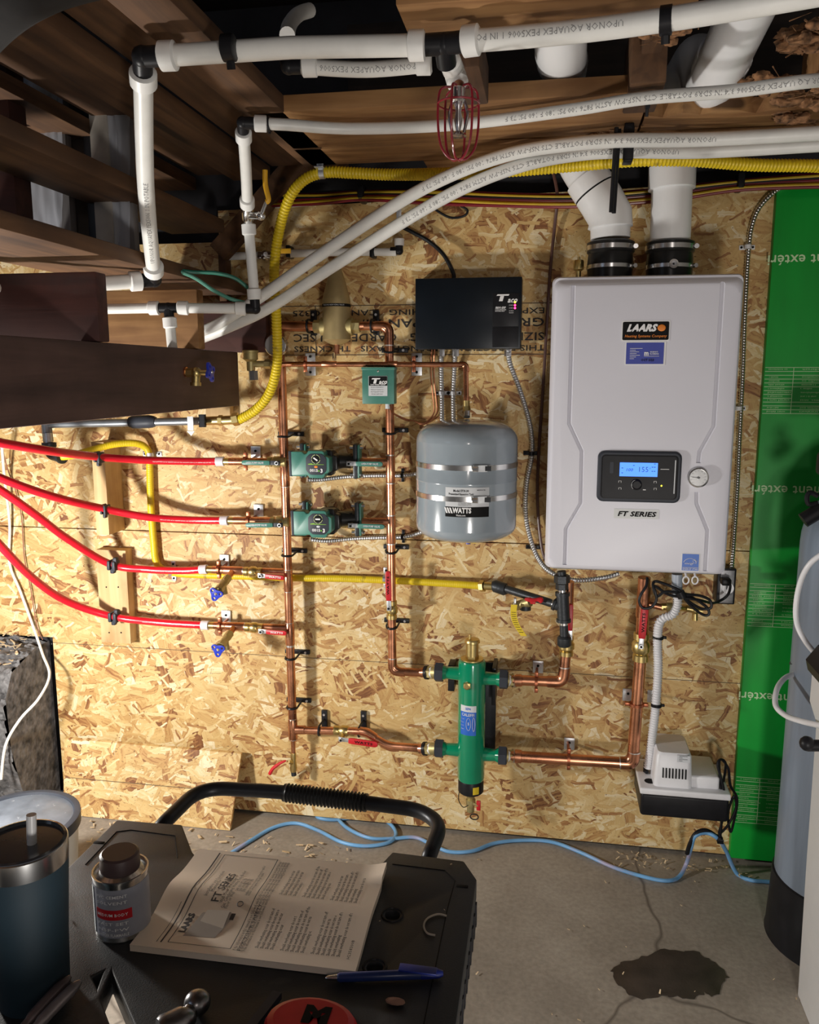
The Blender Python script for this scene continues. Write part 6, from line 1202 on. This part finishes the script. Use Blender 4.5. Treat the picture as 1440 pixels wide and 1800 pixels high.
# ================================================================== WIRING
rnd = random.Random(5)
cols = {'red': M['reddark'], 'yellow': mat('yellow_cable', (.62, .42, .02), .4, var=.1), 'white': M['pex'], 'black': M['black'], 'green': mat('green_cable', (.01, .14, .06), .4, var=.1), 'orange': mat('orange_cable', (.62, .20, .03), .4, var=.1), 'grey': M['label']}
ws = ['white', 'black', 'green', 'white', 'grey', 'black', 'white', 'red', 'yellow', 'black', 'red', 'orange', 'yellow', 'red']
desc = {'red': 'red', 'yellow': 'yellow', 'white': 'white', 'black': 'black', 'green': 'green', 'orange': 'orange', 'grey': 'grey'}
for i, c in enumerate(ws):
    dy = (i % 7) * 3.4 - 9; dd = .03 + .012 * (i // 4)
    P = [W(468, 352 + dy * 1.1 + rnd.uniform(-3, 3), dd), W(560, 349 + dy * .8, dd), W(640, 343 + dy * .7, dd), W(760, 345 + dy + rnd.uniform(-2, 2), dd), W(880, 350 + dy, dd), W(1000, 352 + dy, dd), W(1110, 346 + dy, dd), W(1200, 337 + dy, dd), W(1310, 324 + dy * .8, dd), W(1480, 314 + dy * 1.2, dd)]
    b = MB().m(cols[c]); b.tube(crs(P, 7), .0042, 8); one('cable', '%s cable in the bundle along the top of the strand board' % desc[c], 'cable', b, 'cables in the bundle along the top of the wall')
for (x, y, lab) in ((637, 343, 'black tie round the cable bundle left of the grey strap'), (1300, 322, 'black tie round the cable bundle above the green board')): b = MB().m(M['black']); q = W(x, y, .045); b.box(q + V((-.008, -.025, -.018)), q + V((.008, .025, .02)), .004); one('cable_tie', lab, 'cable tie', b)
b = MB().m(M['steel']); b.box(W(697, 390, .004) , W(706, 335, .0), .0005); one('metal_strip', 'galvanised strip nailed vertically to the wall behind the diagonal tubes', 'metal strip', b)
def cable(name, label, pts, r, mt, cat='cable', grp=None, k=8): b = MB().m(M[mt] if isinstance(mt, str) else mt); b.tube(crs(pts, k), r, 8); return one(name, label, cat, b, grp)
cable('cable', 'thick black cable arching into the top of the relay box', PW([(700, 395, .02), (725, 408, .02), (755, 425, .02), (780, 448, .03), (797, 480, .035), (797, 492, .035)]), .0052, M['black'])
cable('cable', 'brown cable running down beside the left edge of the boiler', PW([(972, 300, .10), (980, 345, .04), (975, 400, .012), (968, 470, .008), (962, 560, .008), (955, 680, .008), (947, 800, .008), (945, 880, .008), (952, 960, .02), (965, 1000, .03)]), .0040, mat('brown_cable', (.10, .045, .035), .4, var=.1))
cable('cable', 'thin black cable looping under the ceiling cables above the relay box', PW([(760, 365, .02), (790, 382, .02), (815, 380, .02), (822, 370, .02), (810, 362, .02)]), .0030, M['black'])
for i, dx in enumerate((0, 5)): cable('control_wire', 'thin brown control wire from the relay box looping behind the tank, %s strand' % ('left' if i == 0 else 'right'), PW([(759 + dx, 614, .03), (758 + dx, 660, .012), (762 + dx, 700, .008), (763 + dx, 725, .008), (752 + dx, 740, .008), (742, 744 + i * 2, .008), (728, 740, .010), (712, 736 + i * 2, .03), (690, 725, .06), (686, 712, .075)]), .0020, 'copdrk', 'wire')
def armored(name, label, pts, r=.0068, grp=None, mt='steel', pitch=.0066, ex=1.0):
    P = resamp(crs(pts, 10), pitch / 3); rr = [r * (1 + .17 * math.cos(2 * math.pi * i / 3)) for i in range(len(P))]; b = MB().m(M[mt]); b.tube(P, rr, 12); return one(name, label, 'armoured cable', b, grp)
armored('armored_cable', 'left of two straight armoured cables dropping from the relay box behind the tank', PW([(776, 616, .03), (776, 650, .014), (777, 700, .012), (777, 745, .014), (775, 800, .02)]), .0062)
armored('armored_cable', 'right of two straight armoured cables dropping from the relay box behind the tank', PW([(801, 616, .03), (799, 650, .014), (797, 700, .012), (797, 745, .014), (792, 800, .02)]), .0062)
armored('armored_cable', 'armoured cable curving from the right end of the relay box down beside the boiler', PW([(893, 614, .04), (897, 640, .03), (912, 680, .02), (925, 720, .014), (934, 760, .012), (935, 800, .012), (926, 850, .012), (924, 900, .012), (932, 945, .014), (948, 985, .03), (972, 1008, .07), (1010, 1020, .09), (1060, 1016, .10), (1090, 1008, .10)]), .0062)
armored('armored_cable', 'armoured cable running from the upper pump behind the centre riser to the tank', PW([(540, 843, .07), (565, 843, .05), (610, 838, .02), (660, 836, .012), (706, 836, .012), (735, 832, .014), (770, 820, .02)]), .0058)
armored('armored_cable', 'armoured cable running from the lower pump behind the centre riser, rising to the tank', PW([(545, 948, .07), (575, 951, .05), (620, 947, .02), (665, 945, .012), (708, 944, .012), (740, 936, .014), (775, 922, .02)]), .0058)
armored('armored_cable', 'bright armoured cable arching over the strand board down along the right side of the boiler', PW([(1445, 312, .05), (1405, 318, .04), (1365, 335, .02), (1335, 365, .012), (1321, 400, .010), (1316, 440, .010), (1313, 480, .010), (1309, 560, .010), (1306, 650, .010), (1301, 750, .010), (1296, 860, .010), (1290, 950, .012), (1286, 1002, .03)]), .0060, mt='bright')
def cstrap(x, y, lab, w=.022, mt='steel'):
    q = W(x, y, .012); b = MB().m(M[mt]); b.tube([V((q.x - .001, -.014, q.z - .0045)), V((q.x - .001, -.014, q.z + .0045))], .0078, 12); b.box((q.x - w, -.0035, q.z - .0055), (q.x + w, -.0005, q.z + .0055), .001)
    b.m(M['inkb'])
    for s_ in (-1, 1): b.cyl((q.x + s_ * w * .72, -.0055, q.z), (q.x + s_ * w * .72, -.003, q.z), .0028, 8)
    return one('cable_strap', lab, 'strap', b)
cstrap(777, 691, 'two-hole strap over the left armoured cable above the tank', .019); cstrap(798, 691, 'two-hole strap over the right armoured cable above the tank', .019); cstrap(935, 797, 'two-hole strap over the curved armoured cable beside the boiler', mt='blackm'); cstrap(939, 963, 'lower strap over the curved armoured cable at the boiler corner', mt='blackm'); cstrap(1315, 434, 'shiny strap over the bright armoured cable near the top right of the wall', .018, 'pvc'); cstrap(1299, 718, 'shiny strap over the bright armoured cable midway down the boiler side', .018, 'pvc')
for (x, y, lab) in ((707, 836, 'small black upright strap on the upper horizontal armoured cable'), (708, 944, 'small black upright strap on the lower horizontal armoured cable')):
    q = W(x, y, .012); b = MB().m(M['blackm']); b.tube([V((q.x - .0035, -.013, q.z)), V((q.x + .0035, -.013, q.z))], .0072, 12); b.box((q.x - .004, -.0035, q.z - .018), (q.x + .004, -.0005, q.z + .018), .001); b.ball((q.x, -.004, q.z + .015), .003, 8); b.ball((q.x, -.004, q.z - .015), .003, 8); one('cable_strap', lab, 'strap', b)
for px in (776, 801, 893): q = W(px, 618, .035); b = MB().m(M['bright']); b.cyl(q + V((0, 0, .004)), q + V((0, 0, -.012)), .0095, 8); b.cyl(q + V((0, 0, .010)), q + V((0, 0, .004)), .011, 8); one('cable_connector', {776: 'left', 801: 'middle', 893: 'right'}[px] + ' shiny cable connector under the relay box', 'connector', b)
b = MB().m(M['label']); q = W(682, 713, .07); b.cyl(q + V((0, 0, .006)), q + V((0, 0, -.008)), .007, 10); one('cable_connector', 'grey cable connector under the teal green control box', 'connector', b)
# green ground wires
GR = mat('green_wire', (.02, .16, .11), .45, var=.1)
cable('ground_wire', 'upper dark green wire sagging between the rail and the small elbow', [W(290, 470, .45), W(335, 478, .42), W(380, 480, .40), W(415, 490, .38), W(442, 512, .36)], .0042, GR, 'wire')
cable('ground_wire', 'lower green wire slanting down to the small elbow', [W(300, 472, .45), W(340, 487, .42), W(375, 510, .40), W(405, 525, .39), W(430, 532, .38)], .0042, mat('green_wire_pale', (.07, .26, .19), .45, var=.1), 'wire')
# wires on the left
cable('wire', 'white wire hanging down the left wall and over the stone ledge', [W(3, 780, .10), W(8, 840, .05), W(17, 920, .02), W(17, 990, .014), W(36, 1040, .014), W(58, 1100, .016), W(75, 1150, .05), W(87, 1187, .10), W(68, 1228, .16), W(35, 1265, .20), W(10, 1310, .22), W(2, 1370, .24)], .0040, 'pex')
cable('wire', 'thin brown wire on the wall beside the white wire', [W(0, 770, .10), W(12, 820, .02), W(28, 865, .010), W(38, 910, .010), W(43, 980, .010), W(55, 1040, .010), W(65, 1100, .010), W(75, 1125, .010)], .0016, mat('rust_wire', (.28, .12, .08), .5, var=.1))
# white tube and chrome valve on the wall behind
pipe('plastic_water_tube', 'white tube fixed flat to the wall behind the diagonal tubes, left of its chrome valve', PW([(388, 451, .03), (455, 449, .03)]), .0100, M['pex'])
pipe('plastic_water_tube', 'white tube fixed flat to the wall, running right to a small black elbow', PW([(505, 446, .03), (600, 443, .03), (697, 443, .03)]), .0100, M['pex'])
t = thing('shutoff_valve', 'small chrome valve on the wall tube behind the upright yellow tube', 'valve', W(466, 449, .03)); b = MB().m(M['bright']); b.cyl(W(455, 449, .03), W(480, 449, .03), .011, 12); b.ball(W(466, 449, .03), .014, 12); b.cyl(W(466, 449, .03), W(467, 447, .07), .006, 10); b.build('body', t)
b = MB().m(M['yelgrip']); b.box(W(478, 446, .06), W(512, 437, .055), .001); b.build('handle', t)
b = MB(); q = W(702, 441, .03); elbow(b, q, (W(690, 441, .03), W(702, 425, .03)), .0100); b.m(M['pexring']).cyl(W(702, 432, .03), W(702, 420, .03), .0125, 16); one('tube_elbow', 'small black elbow high on the wall left of the relay box cable', 'pipe fitting', b)
for x in (508, 655): q = W(x, 443, .03); b = MB().m(M['black']); b.box(q + V((-.006, -.012, -.014)), q + V((.006, .028, .016)), .003); one('tube_clip', 'black clip on the flat wall tube %s' % ('near the chrome valve' if x < 600 else 'near the small black elbow'), 'clip', b)
# ================================================================== WOOD BLOCKS ON THE WALL
b = MB().m(M['studnew']); q0, q1 = W(170, 940, .089), W(189, 790, .089); b.box((q0.x, -.089, q0.z), (q0.x + .038, -.0, q1.z + .02), .0015); one('wood_block', 'pine block standing on edge behind the two upper red tubes', 'block', b)
b = MB().m(M['studnew']); q0, q1 = W(180, 1129, .038), W(220, 968, .038); b.box((q0.x - .003, -.038, q0.z), (q1.x + .001, -.0, q1.z), .0015); o = one('wood_block', 'pine block lying flat on the wall behind the two lower red tubes', 'block', b)
b = MB().m(M['inkb'])
for (x, y) in ((187, 1032), (208, 1032), (192, 1112), (213, 1112)): q = W(x, y, .0385); b.cyl(q, q + V((0, -.001, 0)), .0022, 8)
b.build('screw_heads', o)
for (x, y, d, lab) in ((174, 803, .22, 'topmost red tube'), (185, 895, .14, 'second red tube'), (199, 993, .075, 'third red tube'), (201, 1084, .07, 'lowest red tube')):
    q = W(x, y, d); b = MB().m(M['charcoal']); big = y > 950; w = .012 if big else .008
    b.box(q + V((-w, -.016, -.013)), q + V((-w * .2, .014, .014)), .003); b.box(q + V((w * .1, -.014, -.016)), q + V((w, .016, .012)), .003); b.box(q + V((-w * .6, -.008, -.024)), q + V((w * .4, .008, -.008)), .003)
    if big: b.box(q + V((w * .2, -.008, .005)), q + V((w * 1.2, .008, .022)), .003)
    one('tube_clip', 'dark grey clip holding the %s at the wood block' % lab, 'clip', b)
# ================================================================== THE TOOL CART
DZ = .60; M['deck'] = mat('black_resin_deck', (.016, .017, .019), .55, var=.35, vs=30, bmp=.15, bs_=500, dirt=((.06, .055, .05), 12, .62), rv=.12)
tk = thing('folding_cart', 'black folding cart with resin deck and bent tubular handle in the foreground', 'cart', (-.37, -1.35, 0))
xl, xr, yn, yf = -.665, -.080, -1.05, -1.78
P2 = lambda x, y: (F(x, y, DZ).x, F(x, y, DZ).y)
outer = [P2(205, 1441), P2(320, 1449), P2(338, 1497), P2(352, 1512), P2(655, 1534), P2(690, 1497), P2(816, 1513), P2(838, 1545), (xr, yf), (xl, yf), P2(112, 1532)]
hole1 = [P2(196, 1707), P2(176, 1753), P2(196, 1806), P2(238, 1806)]; hole2 = [P2(162, 1716), P2(182, 1706), P2(171, 1737)]
holes = [hole1, hole2] + [[(F(cx, cy, DZ).x + math.cos(u / 16 * 6.2832) * .0095, F(cx, cy, DZ).y + math.sin(u / 16 * 6.2832) * .0095) for u in range(16)] for cx, cy in ((690, 1608), (659, 1700))]
b = MB().m(M['deck']); b.prism(outer, .032, o=(0, 0, DZ), ux=XA, uy=YA, holes=holes, bev=.0025); b.build('deck', tk)
# rim groove lines + rib skirt
b = MB().m(M['black'])
n_ = 26
for i in range(n_):
    y = -1.125 - i * .025; b.box((xr - .018, y - .0035, DZ - .060), (xr - .001, y + .0035, DZ - .026))
b.box((xr - .020, yf, DZ - .062), (xr - .002, -1.12, DZ - .056)); b.build('rib_skirt', tk)
b = MB().m(M['inkb'])
def groove(pts): b.tube([F(x, y, DZ + .0002) for x, y in pts], .0007, 5)
groove([(150, 1520), (205, 1462), (230, 1459), (308, 1469), (312, 1508)]); groove([(690, 1519), (782, 1530), (800, 1548), (786, 1600), (745, 1800)]); b.build('molded_groove', tk)
for cx, cy in ((690, 1608), (659, 1700)): b = MB().m(M['black']); c = F(cx, cy, DZ); b.tube([c + V((math.cos(u / 20 * 6.2832) * .0135, math.sin(u / 20 * 6.2832) * .0135, 0)) for u in range(20)], .0016, 6, closed=True); b.build('hole_rim', tk)
for cx, cy in ((174, 1481), (813, 1558)): b = MB().m(M['inkb']); c = F(cx, cy, DZ); b.box(c + V((-.008, -.003, -.001)), c + V((.008, .003, .0006)), .0004); b.build('slot', tk)
hz = .585; H = fil([F(270, 1470, hz - .02), F(288, 1447, hz), F(352, 1384, hz), F(500, 1392, hz), F(740, 1424, hz), F(776, 1450, hz), F(755, 1503, hz - .01), F(750, 1520, hz - .03)], .05, 10)
b = MB().m(M['blackm']); b.tube(H, .0118, 20); h_ = b.build('handle', tk)
g0, g1 = F(500, 1393, hz), F(645, 1411, hz); q = resamp([g0, g1], .0021); b = MB().m(M['rubber']); b.tube(q, [.0140 + .0022 * math.cos(2 * math.pi * i / 3.0) if 2 < i < len(q) - 3 else .0150 for i in range(len(q))], 24); plabel(b.build('grip', h_), 'ribbed rubber grip')
for x in (xl + .09, xr - .09):
    for y0, y1 in ((-1.16, -1.70), (-1.70, -1.16)): b = MB().m(M['blackm']); b.cyl((x, y0, DZ - .03), (x + (.015 if y0 > -1.5 else -.015), y1, .012), .0105, 14); b.build('leg', tk)
for y in (-1.18, -1.68): b = MB().m(M['blackm']); b.cyl((xl + .09, y, .03), (xr - .09, y, .03), .009, 12); b.build('cross_bar', tk)
Z0 = DZ + .0005
# ---- manual
c4 = [(350, 1492), (680, 1523), (625, 1708), (228, 1660)]; MZ = Z0 + .009
TL, TR_, BR2, BL2 = [F(x, y, MZ) for x, y in c4]
tm = thing('manual', 'open-lying printed boiler manual with wavy pages on the black cart deck', 'manual', V(((TL.x + BR2.x) / 2, (TL.y + BR2.y) / 2, Z0)))
def ms(u, v, dz=0.0):   # u along the page height (left->right), v along baseline (near -> far)
    p = BL2.lerp(BR2, u).lerp(TL.lerp(TR_, u), v)
    wv = .0085 * math.exp(-((v - .52) / .16) ** 2) * (1 - .65 * u) - .004 * math.exp(-((v - .25) / .18) ** 2) * (1 - u) + .004 * u * math.exp(-((v - .35) / .2) ** 2)
    cu = .006 * max(0, u - .93) / .07 * (v > .8)
    return V((p.x, p.y, MZ + wv + cu + dz))
M['paper'] = mat('manual_paper', (.80, .67, .53), .7, var=.04, vs=6); M['paperink'] = mat('printed_ink', (.05, .045, .045), .7, var=0); M['papergrey'] = mat('grey_illustration', (.42, .38, .34), .7, var=.05)
def sheetmesh(b, lo, hi, nu=24, nv=24, mt=None):
    if mt: b.m(mt)
    vs = []; fs = []
    for k, dz in ((0, lo), (1, hi)):
        for i in range(nu + 1):
            for j in range(nv + 1): vs.append(ms(i / nu, j / nv, dz) if k else V((ms(i / nu, j / nv).x, ms(i / nu, j / nv).y, max(Z0, ms(i / nu, j / nv).z + dz))))
    o = (nu + 1) * (nv + 1)
    for i in range(nu):
        for j in range(nv): a = i * (nv + 1) + j; fs.append((a, a + 1, a + nv + 2, a + nv + 1)); fs.append((o + a, o + a + nv + 1, o + a + nv + 2, o + a + 1))
    for i in range(nu):
        for j in (0, nv): a = i * (nv + 1) + j; fs.append((a, a + nv + 1, o + a + nv + 1, o + a))
    for j in range(nv):
        for i in (0, nu): a = i * (nv + 1) + j; fs.append((a, a + 1, o + a + 1, o + a))
    b.add(vs, fs, True); return b
sheetmesh(MB().m(M['paper']), -.0085, -.0006).build('pages', tm)
cv = sheetmesh(MB().m(mat('cover_paper', (.86, .73, .59), .65, var=.03, vs=5)), -.0003, .0004).build('cover', tm)
b = MB().m(M['paperink'])
def mline(u0, v0, u1, v1, w=.0006):
    n = 14; vs = []; fs = []; du, dv = u1 - u0, v1 - v0; L = math.hypot(du, dv); nu, nv = -dv / L * w * 4, du / L * w * 4
    for i in range(n + 1): t_ = i / n; vs += [ms(u0 + du * t_ + nu, v0 + dv * t_ + nv, .0008), ms(u0 + du * t_ - nu, v0 + dv * t_ - nv, .0008)]
    for i in range(n): fs.append((i * 2, i * 2 + 1, i * 2 + 3, i * 2 + 2))
    b.add(vs, fs, False)
PW_, PH_ = (TL - BL2).length, (BR2 - BL2).length
def mtext(s_, u, v, size, width=None, bold=0, al='LEFT'): b.text(s_, (0, 0, 0), XA, ZA, size, al, bold=bold, width=width, fn=lambda x, y: ms(u - y / PH_, v + x / PW_, .0009), res=1)
mline(.125, .05, .125, .97, .0009); mline(.105, .05, .105, .4, .0003)
for a in ((.155, .06, .155, .955), (.44, .06, .44, .955), (.155, .06, .44, .06), (.155, .955, .44, .955)): mline(*a, .00045)
mtext('Installation and Operation', .205, .46, .0072, .062); mtext('Manual for', .225, .50, .0072, .03); mtext('FT SERIES', .262, .42, .0155, .066, .015); mtext('Wall Mount, Modulating', .292, .42, .0070, .055); mtext('Gas Condensing, Heating Only Boiler', .310, .38, .0070, .085); mtext('Floor or Wall', .327, .38, .0070, .028)
for i, s_ in enumerate(('140,000 BTU/h', '199,000 BTU/h', '100,000 BTU/h')): mtext(s_, .338 + i * .017, .53, .007, .034)
mtext('Installation, start-up and service must be performed by a qualified', .392, .50, .0055, .075); mtext('installer, service agency or the gas supplier.', .404, .50, .0055, .06); mtext('LAARS', .185, .16, .012, .034, .06)
mtext('FOR YOUR SAFETY', .48, .05, .006, .08)
for k, (u, v0, v1) in enumerate([(.46 + i * .014, .05, .93) for i in range(4)]): mtext('If the information in this manual is not followed exactly a fire or explosion may result causing property damage', u, v0, .0062, PW_ * (v1 - v0))
rnd = random.Random(9)
for v0 in (.06, .52):
    for i in range(17):
        u = .55 + i * .0225; 
        if i in (4, 10): continue
        L = rnd.uniform(.28, .38) if i not in (3, 9, 15) else rnd.uniform(.12, .22)
        mtext('Should overheating occur do not turn off the pump'[:int(46 * L / .38)], u, v0 + .03, .0065, PW_ * L, .01)
mtext('H2358300B', .955, .08, .0055, .03)
c = .365; 
for (u0, u1, v0, v1) in ((.365, .385, .30, .35),):
    b.add([ms(u0, v0, .0008), ms(u1, v0, .0008), ms(u1, v1, .0008), ms(u0, v1, .0008)], [(0, 1, 2, 3)], False)
for k in range(20): pass
mt_ = [ms(.385 + math.cos(a / 14 * 6.2832) * .014, .425 + math.sin(a / 14 * 6.2832) * .020, .0009) for a in range(14)]; b.tube(mt_, .0005, 4, closed=True)
b.build('printing', cv)
b = MB().m(M['papergrey']); b.add([ms(u, v, .0006) for u, v in ((.20, .13), (.23, .34), (.36, .36), (.375, .30), (.345, .14))], [(0, 1, 2, 3, 4)], False); b.m(mat('illustration_light', (.66, .60, .52), .7, var=0)); b.add([ms(u, v, .0009) for u, v in ((.235, .19), (.245, .36), (.352, .37), (.36, .20))], [(0, 1, 2, 3)], False); b.m(M['paperink']); b.add([ms(u, v, .0012) for u, v in ((.30, .27), (.305, .32), (.33, .32), (.33, .27))], [(0, 1, 2, 3)], False); b.build('illustration', cv)
# ---- pen
p0, p1 = F(572, 1719, Z0 + .006), F(779, 1711, Z0 + .006); t = thing('pen', 'dark blue pen lying on the cart deck in front of the manual', 'pen', p0); d = (p1 - p0)
b = MB().m(mat('pen_blue', (.015, .03, .12), .3, var=.1)); b.tube([p0 + d * .10, p0 + d * .12, p0 + d * .80, p0 + d * .82], [.0035, .0052, .0056, .0050], 14); b.build('barrel', t)
b = MB().m(M['bright']); b.tube([p0, p0 + d * .02, p0 + d * .10], [.0010, .0024, .0036], 12); b.build('tip', t)
b = MB().m(mat('pen_cap_blue', (.008, .018, .16), .4, var=.1)); b.tube([p0 + d * .80, p0 + d * .82, p0 + d * .96, p0 + d], [.005, .0058, .0052, .003], 14); b.box(p0 + d * .62 + V((0, -.001, .005)), p0 + d * .95 + V((0, .001, .0075)), .0005); b.build('cap', t)
# ---- solvent can
cb = F(198, 1655, Z0); cb.y += .028; cr = 47 * K(cb + V((0, 0, .04))); ch = .082
t = thing('solvent_can', 'small metal solvent can with dark cap and red-striped label on the cart deck', 'can', cb)
b = MB().m(M['bright']); b.lathe([(cr * .97, 0), (cr, .002), (cr, .003), (cr * .98, .005), (cr * .98, ch - .006), (cr * 1.01, ch - .003), (cr * 1.01, ch), (cr * .95, ch), (cr * .93, ch - .004), (cr * .62, ch + .002)], cb, ZA, 40); b.build('body', t)
b = MB().m(mat('cap_brown', (.05, .028, .028), .45, var=.1)); b.lathe([(cr * .70, ch), (cr * .72, ch + .004), (cr * .70, ch + .020), (cr * .62, ch + .022)], cb, ZA, 12 if 0 else 36); b.build('cap', t)
M['canpaper'] = mat('can_label_grey', (.30, .31, .36), .4, var=.1); b = MB(); curved_patch(b, cb, cr * .99, -2.2, 2.2, cb.z + .008, cb.z + ch - .010, M['canpaper'], 30); lb = b.build('label', t)
b = MB(); curved_patch(b, cb, cr * .99 + .0007, -.55, .85, cb.z + .033, cb.z + .046, M['redgrip'], 14); curved_patch(b, cb, cr * .99 + .0007, -1.5, -.75, cb.z + .008, cb.z + ch - .012, mat('label_white', (.55, .58, .58), .5, var=0), 10); b.m(M['white'])
for i, tx in enumerate(('PVC CEMENT', 'SOLVENT', 'MEDIUM BODY', 'FAST SET', 'NSF-PW', 'DANGER FLAMMABLE')): b.text(tx, (0, 0, 0), XA, ZA, .0055, width=.040, bold=.01, fn=oncyl(cb, cr * .99 + .0016, .12, cb.z + (.064, .056, .040, .028, .020, .013)[i]), res=1)
b.build('printing', lb)
# ---- tumbler
tb = F(38, 1482, .786); rtm = 77 * K(tb) * .99; tb0 = V((tb.x, tb.y, Z0)); ht = tb.z - Z0
t = thing('tumbler', 'dark teal insulated tumbler with a lid and drinking straw, lower left', 'tumbler', tb0)
M['teal'] = mat('teal_powder_coat', (.008, .024, .036), .65, var=.05); b = MB().m(M['teal']); b.lathe([(rtm * .78, 0), (rtm * .80, .003), (rtm * .86, ht * .4), (rtm * .98, ht - .022)], tb0, ZA, 56); b.build('body', t)
b = MB().m(M['bright']); b.lathe([(rtm * .98, ht - .022), (rtm, ht - .010), (rtm, ht), (rtm * .975, ht + .001), (rtm * .96, ht - .002)], tb0, ZA, 56); b.build('steel_rim', t)
b = MB().m(mat('smoked_lid', (.05, .055, .065), .15, var=.05, coat=.5)); b.lathe([(rtm * .965, ht - .001), (rtm * .97, ht + .002), (rtm * .90, ht + .003), (rtm * .87, ht - .006), (.001, ht - .008)], tb0, ZA, 56); b.build('lid', t)
b = MB().m(mat('straw', (.45, .45, .45), .3, var=0)); q = F(52, 1495, tb.z - .008); b.cyl(q + V((0, 0, -.05)), F(55, 1432, tb.z + .032), .0052, 16); b.build('straw', t)
# ---- bucket behind the cart
bb = F(30, 1440, .262); rb = 104 * K(bb); b0 = V((bb.x, bb.y, 0)); t = thing('bucket', 'translucent white bucket with a clear black-rimmed lid standing on the floor at the left', 'bucket', b0)
b = MB().m(mat('bucket_white', (.50, .50, .48), .4, var=.08, vs=14)); b.lathe([(rb * .82, 0), (rb * .84, .004), (rb * .96, bb.z - .012)], b0, ZA, 48); b.build('body', t)
b = MB().m(M['charcoal']); b.lathe([(rb * .97, bb.z - .030), (rb * 1.0, bb.z - .026), (rb * 1.0, bb.z), (rb * .96, bb.z + .002), (rb * .90, bb.z + .001), (rb * .88, bb.z - .006)], b0, ZA, 56); b.build('rim', t)
b = MB().m(mat('lid_grey', (.13, .15, .18), .4, var=.3, vs=20, coat=.1, dirt=((.5, .52, .55), 60, .66))); b.lathe([(rb * .90, bb.z - .006), (rb * .88, bb.z - .004), (.001, bb.z - .003)], b0, ZA, 48); b.build('lid', t)
# ---- pliers / knife handle
t = thing('pliers', 'pair of worn metal tool handles poking up beside the tumbler', 'tool', F(90, 1760, Z0 + .02))
for (a, c, m_) in (((36, 1812), (124, 1716), 'copdrk'), ((52, 1818), (142, 1724), 'label')):
    b = MB().m(mat('tool_handle_' + m_, (.22, .19, .19) if m_ == 'label' else (.13, .10, .10), .35, .5, var=.3)); P = [F(a[0], a[1], Z0 + .010), F((a[0] + c[0]) / 2 - 4, (a[1] + c[1]) / 2 + 2, Z0 + .020), F(c[0], c[1], Z0 + .030)]; q = crs(P, 7); b.tube(q, [.0050] * 4 + [.0065] * (len(q) - 7) + [.0055, .004, .002], 12); b.build('handle', t)
# ---- hammer
t = thing('hammer', 'ball-ended steel hammer head and neck at the bottom edge of the cart', 'hammer', F(345, 1770, Z0 + .012))
b = MB().m(mat('dark_steel', (.24, .23, .23), .3, 1, var=.3)); hb = F(347, 1762, Z0 + .013); b.ball(hb, .0145, 24, (1, 1, .9)); n1 = F(322, 1792, Z0 + .012); b.tube(crs([hb, hb.lerp(n1, .6), n1, F(280, 1812, Z0 + .012)], 5), [.011, .0095, .008, .0075, .008, .009, .010, .011, .012, .013, .014, .014, .014, .014, .014, .012], 20); b.build('head', t)
# ---- tape measure
t = thing('tape_measure', 'red and black tape measure at the bottom edge of the cart', 'tape measure', F(545, 1800, Z0))
q = F(547, 1832, Z0); q.z = Z0; o2 = [(math.cos(a / 28 * 6.2832), math.sin(a / 28 * 6.2832)) for a in range(28)]
b = MB().m(M['redgrip']); b.loft([[q + V((x * .050 * s_, y * .034 * s_, z)) for x, y in o2] for z, s_ in ((0.0, .96), (.002, 1), (.020, 1), (.026, .93), (.028, .8))]); b.build('case', t)
b = MB().m(M['charcoal']); b.loft([[q + V((x * .053 * s_ + .004, y * .037 * s_, z)) for x, y in o2] for z, s_ in ((0.0, 1), (.004, 1.02), (.014, 1.02), (.016, 1))]); b.build('rubber_band', t)
b = MB().m(M['inkb']); b.text('M', q + V((.005, .004, .0283)), XA, YA, .030, bold=.08, width=.028, th=.0005); b.build('lettering', t)
# ---- marker, wire curl, crumbs
a, c = F(438, 1812, Z0 + .006), F(488, 1748, Z0 + .006); b = MB().m(M['charcoal']); bar(b, a, c, .011, .008); one('file_tool', 'dark flat bar tool lying between the hammer and the tape measure', 'tool', b)
P = crs([F(x, y, Z0 + .0015) for x, y in ((785, 1610), (770, 1607), (752, 1614), (745, 1627), (751, 1640), (765, 1644))], 5); b = MB().m(mat('shaving', (.42, .36, .28), .5, var=.2)); b.tube(P, .0013, 6); one('shaving', 'curled pale shaving on the cart deck right of the manual', 'shaving', b)
b = MB().m(mat('bread_chip', (.30, .16, .11), .8, var=.3)); q = F(695, 1760, Z0 + .003); b.ball(q, .009, 10, (1.3, .6, .35)); one('wood_chip', 'brown crumb on the cart deck near the tape measure', 'crumb', b)
b = MB().m(M['chip']); rnd = random.Random(31)
for i in range(46): 
    x, y = rnd.uniform(xl + .05, xr - .03), rnd.uniform(-1.6, -1.08)
    if -.53 < x < -.2 and y < -1.1 and y > -1.45: continue
    chip(b, V((x, y, Z0 + .0015)), rnd.uniform(.0008, .002))
one('sawdust', 'pale specks of sawdust on the black cart deck', 'sawdust', b, kind='stuff')
